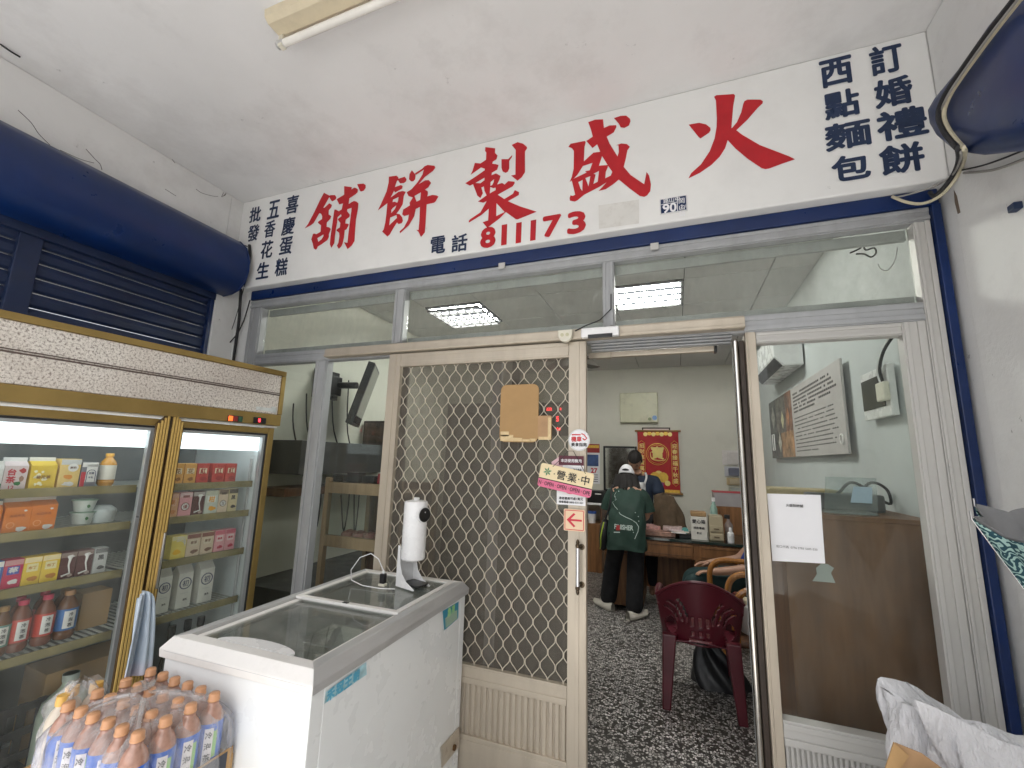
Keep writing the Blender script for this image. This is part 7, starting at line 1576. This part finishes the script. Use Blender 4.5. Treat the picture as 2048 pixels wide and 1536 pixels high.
for f_, an in ((fL, 50), (fR, -35)):
    SM = Matrix.Translation((f_.x, f_.y, 0)) @ Matrix.Rotation(R(an), 4, 'Z')
    MB().grid(lambda u, v: Vector(((.052 + .008 * math.sin(v * 3)) * math.cos(u * 6.283) * (.55 + .45 * math.sin(min(1, v * 5) * 1.57)) * (1 if v < .8 else 1 - (v - .8) * 3.0), -.09 + .29 * v, max(.002, .034 + (.048 - .022 * v) * math.sin(u * 6.283)))), 18, 14).xf(SM).build('shoe', shoe, wo, smooth=True, angle=180)
hc = Vector((wx - .012, yb + .27, zc(929, yb + .27) - .135))
hdw = head(hc, (0, .94, -.34), (0, .34, .94), wo)
hair_cap(hdw, wo, .25, 1.10, .3)
def locks(u, v):
    a_ = (u - .5) * math.pi * 1.25; rr3 = .100 + .045 * v + (.006 * math.sin(u * 34) + .005 * math.sin(u * 61 + 2)) * (.3 + v)
    return Vector((hc.x + rr3 * math.sin(a_) * 1.12, hc.y - .03 - rr3 * math.cos(a_) * (.75) - .03 * v, hc.z + .03 - (.20 + .035 * math.sin(u * 23) + .02 * math.sin(u * 47)) * v))
MB().grid(locks, 80, 14).build('long_hair', hair_m, wo, smooth=True, solid=.006, angle=180)
cap_w = M('white_cap_cloth', (.72, .72, .74), .8, var=.05)
o_, f_, u_, r2v, c_, skf = hdw
MB().grid(lambda a_, b: c_ + (skf(a_, .555 + .025 * math.cos(a_ * 6.283) + (.445 - .025 * math.cos(a_ * 6.283)) * b) - c_) * 1.19, 48, 14).build('cap', cap_w, wo, smooth=True, solid=.004, angle=180)
bp = [c_ + (skf(.5 + s_ * .022, .60) - c_) * 1.215 for s_ in (-3, -2, -1, 0, 1, 2, 3)]; MB().tube([p + Vector((0, -.004, .0)) for p in bp], [.006, .010, .013, .014, .013, .010, .006], 6).build('cap_opening', ink, wo, smooth=True)
MB().grid(lambda a_, b: c_ + f_ * (.09 + .08 * b * math.cos((a_ - .5) * 2.2)) + r2v * ((a_ - .5) * .16) + u_ * (.055 - .02 * b - .03 * (2 * a_ - 1) ** 2), 14, 6).build('cap_visor', cap_w, wo, smooth=True, solid=.004, angle=180)
# print on the shirt back, draped onto the cloth from behind
def on_back(mb, off=.004):
    dg = bpy.context.evaluated_depsgraph_get(); so_ = [c for c in wo.children if c.name.startswith('t_shirt')][0]; loc = wo.location
    out = []
    for p in mb.v:
        hit, q_, n_, _ = so_.ray_cast(Vector((p.x, p.y - 1.0, p.z)) - loc, Vector((0, 1, 0)))
        out.append((q_ + loc + Vector((0, -off, 0))) if hit else p)
    mb.v = out; return mb
bpy.context.view_layer.update()
def BP(px, py): return PY(px, py, yb - .06)
pale = M('shirt_print', (.42, .50, .46), .7)
ln = MB().tube([BP(*p) for p in ((1222, 1006), (1228, 1015), (1232, 1018), (1240, 1029), (1252, 1035), (1262, 1039), (1272, 1046), (1277, 1054), (1276, 1063), (1272, 1072), (1270, 1077))], .0032, 5); on_back(ln, .003).build('route_print', pale, wo)
ln = MB().tube([BP(*p) for p in ((1222, 1006), (1230, 1000), (1225, 993), (1229, 985))], .0022, 5); on_back(ln, .003).build('route_print', pale, wo)
for px, py in ((1234, 984), (1227, 994), (1270, 1026), (1276, 1034), (1277, 1043)): d = MB().lathe([(.001, -.006), (.006, 0), (.001, .006)], BP(px, py), 6); on_back(d, .004).build('spark_print', pale, wo)
vs2, fs2, h2, w2 = glyphs('FINISHER', .03); a, b = BP(1229, 1054), BP(1267, 1054); sc_ = (b.x - a.x) / w2
d = MB().add([Vector(((a.x + b.x) / 2 + v.x * sc_, a.y, (a.z + b.z) / 2 + v.y * sc_ * 1.35)) for v in vs2], fs2); on_back(d, .004).build('lettering', pale, wo)
d = MB().add([BP(1228, 1063), BP(1268, 1063), BP(1268, 1065), BP(1228, 1065)], [(0, 1, 2, 3)]); on_back(d, .004).build('underline_print', pale, wo)
d = MB().quad(BP(1233, 1050), BP(1240, 1050), BP(1241, 1060), BP(1232, 1060)); on_back(d, .005).build('red_print', M('shirt_red', (.35, .03, .03), .7), wo)
# her shoulder bag with lime piping
lime = M('lime_trim', (.35, .48, .04), .6)
bgx = wx - .235
t = thing('shoulder_bag', 'black shoulder bag with lime green piping on the hip of woman in green', 'bag', (bgx, yb + .1, .62))
def sbag(u, v):
    a_ = u * 6.283; k_ = math.sin(min(1, v * 1.0) * math.pi) ** .35
    return Vector((bgx + .055 * k_ * math.cos(a_) + .03 * (v - .5), yb + .10 + .11 * k_ * math.sin(a_), .60 + .34 * v))
MB().grid(sbag, 28, 14).build('pouch', M('black_nylon', (.012, .012, .014), .6, var=.2), t, smooth=True, angle=180)
MB().tube(crv([sbag(.72, .9), sbag(.72, .5) + Vector((-.01, -.01, 0)), sbag(.68, .2), sbag(.6, .08)]), .007, 7).build('piping', lime, t, smooth=True)
MB().tube(crv([sbag(.75, .95), Vector((wx - .16, yb + .02, shz - .15)), Vector((wx - .15, yb + .10, shz + .03)), Vector((wx - .14, yb + .22, shz))]), .010, 8).build('strap', M('black_nylon', (.012, .012, .014)), t, smooth=True)

# --- man facing the door, stooping behind the desk
my = DY + .42
mh = PY(1270, 920, my - .05); msh = PY(1300, 962, my + .04)
mz = mh.z; mx = mh.x + .02
ma = thing('person', 'dark haired man in navy T-shirt and white apron stooping behind the desk', 'person', (mx, my + .12, 0))
s2 = PY(1326, 978, my + .02)
J = [((mx + .02, my + .20, .92), (.15, .11)), ((mx + .02, my + .16, 1.08), (.145, .11)), ((mx + .015, my + .10, mz - .30), (.16, .115)), ((mx, my + .04, mz - .18), (.085, .07)), ((mh.x + .01, my - .01, mz - .10), .055),
     ((mx - .19, my + .08, mz - .24), .068), ((mx - .23, my - .02, mz - .52), .05), ((mx - .10, my - .22, mz - .62), .037),
     ((mx + .20, my + .08, mz - .24), .068), ((mx + .27, my + .0, mz - .50), .05), ((mx + .10, my - .20, mz - .60), .037),
     ((mx - .08, my + .21, .86), .10), ((mx - .09, my + .22, .48), .066), ((mx - .09, my + .25, .09), .042), ((mx - .09, my + .12, .035), .04),
     ((mx + .12, my + .21, .86), .10), ((mx + .13, my + .22, .48), .066), ((mx + .13, my + .25, .09), .042), ((mx + .13, my + .12, .035), .04)]
E_ = [(0, 1), (1, 2), (2, 3), (3, 4), (2, 5), (5, 6), (6, 7), (2, 8), (8, 9), (9, 10), (0, 11), (11, 12), (12, 13), (13, 14), (0, 15), (15, 16), (16, 17), (17, 18)]
fingers(J, E_, 7, (.6, -.75, -.2), (0, 0, 1), (-.75, -.6, 0)); fingers(J, E_, 10, (-.6, -.75, -.2), (0, 0, 1), (.75, -.6, 0))
link_mesh('body', skin_mesh('body', J, E_), skin_m, ma)
navy = M('navy_tshirt', (.012, .022, .045), .8, var=.2, scale=5, bump=.4, bscale=14)
SJ = [((mx + .02, my + .20, .86), (.175, .13)), up_r(J[1], 1.15), up_r(J[2], 1.16), ((mx, my + .05, mz - .20), (.10, .085)), up_r(J[5], 1.25), ((mx - .22, my + .02, mz - .42), .078), up_r(J[8], 1.25), ((mx + .25, my + .03, mz - .42), .078)]
link_mesh('t_shirt', skin_mesh('t_shirt', SJ, [(0, 1), (1, 2), (2, 3), (2, 4), (4, 5), (2, 6), (6, 7)]), navy, ma)
TJ = [((mx + .02, my + .21, .92), (.165, .12)), up_r(J[11], 1.12), up_r(J[12], 1.25), ((mx - .09, my + .25, .07), .07), up_r(J[15], 1.12), up_r(J[16], 1.25), ((mx + .13, my + .25, .07), .07)]
link_mesh('trousers', skin_mesh('trousers', TJ, [(0, 1), (1, 2), (2, 3), (0, 4), (4, 5), (5, 6)]), trou, ma)
apron = M('white_apron', (.62, .62, .62), .8, var=.05)
MB().grid(lambda u, v: Vector((mx + .015 + (u - .5) * (.20 + .14 * v), my - .045 + .12 * v + .10 * (u - .5) ** 2 * 2 - .012 * math.sin(u * 12), mz - .26 - v * .5)), 12, 12).build('apron_bib', apron, ma, smooth=True, solid=.004, angle=180)
for s_ in (-1, 1): MB().tube(crv([(mx + s_ * .085, my - .04, mz - .27), (mx + s_ * .105, my - .015, mz - .20), (mx + s_ * .09, my + .06, mz - .15)]), .012, 6).build('apron_strap', apron, ma, smooth=True)
hdm = head((mh.x, my - .06, mz), (-.05, -.60, -.8), (0, -.8, .6), ma, 1.05)
hair_cap(hdm, ma, .50, 1.13, .5)

# --- seated person at the right wall, mostly hidden by the door edge
sx_, sy_ = PY(1478, 1110, 2.42).x + .0, 2.40
se = thing('person', 'seated person in blue top and dark trousers beside the bent wood arms', 'person', (sx_, sy_, .42))
J = [((sx_ + .05, sy_, .53), (.14, .11)), ((sx_ + .13, sy_, .72), (.13, .105)), ((sx_ + .24, sy_, .90), (.15, .105)), ((sx_ + .28, sy_, 1.00), (.07, .06)), ((sx_ + .29, sy_, 1.07), .05),
     ((sx_ + .22, sy_ - .18, .91), .058), ((sx_ + .02, sy_ - .22, .68), .044), ((sx_ - .22, sy_ - .20, .63), .033),
     ((sx_ + .22, sy_ + .18, .91), .058), ((sx_ + .02, sy_ + .21, .68), .044), ((sx_ - .22, sy_ + .19, .63), .033),
     ((sx_ - .02, sy_ - .10, .52), .09), ((sx_ - .42, sy_ - .12, .52), .065), ((sx_ - .44, sy_ - .12, .09), .042), ((sx_ - .56, sy_ - .12, .035), .038),
     ((sx_ - .02, sy_ + .10, .52), .09), ((sx_ - .42, sy_ + .12, .52), .065), ((sx_ - .44, sy_ + .12, .09), .042), ((sx_ - .56, sy_ + .12, .035), .038)]
E_ = [(0, 1), (1, 2), (2, 3), (3, 4), (2, 5), (5, 6), (6, 7), (2, 8), (8, 9), (9, 10), (0, 11), (11, 12), (12, 13), (13, 14), (0, 15), (15, 16), (16, 17), (17, 18)]
fingers(J, E_, 7, (-1, .1, -.1), (0, 0, 1), (0, 1, 0)); fingers(J, E_, 10, (-1, -.1, -.1), (0, 0, 1), (0, -1, 0))
link_mesh('body', skin_mesh('body', J, E_), skin_m, se)
SJ = [((sx_ + .05, sy_, .56), (.165, .13)), up_r(J[1], 1.2), up_r(J[2], 1.15), ((sx_ + .28, sy_, .98), (.09, .08)), up_r(J[5], 1.25), ((sx_ + .13, sy_ - .21, .78), .07), up_r(J[8], 1.25), ((sx_ + .13, sy_ + .20, .78), .07)]
link_mesh('blue_top', skin_mesh('blue_top', SJ, [(0, 1), (1, 2), (2, 3), (2, 4), (4, 5), (2, 6), (6, 7)]), M('royal_blue_cloth', (.010, .035, .20), .8, var=.2), se)
TJ = [((sx_ + .04, sy_, .54), (.155, .12)), up_r(J[11], 1.15), up_r(J[12], 1.25), ((sx_ - .44, sy_ - .12, .08), .065), up_r(J[15], 1.15), up_r(J[16], 1.25), ((sx_ - .44, sy_ + .12, .08), .065)]
link_mesh('trousers', skin_mesh('trousers', TJ, [(0, 1), (1, 2), (2, 3), (0, 4), (4, 5), (5, 6)]), M('dark_green_trousers', (.012, .035, .035), .85), se)
hds = head((sx_ + .29, sy_, 1.18), (-1, -.1, -.1), (0, 0, 1), se); hair_cap(hds, se, .5, 1.10, .5)
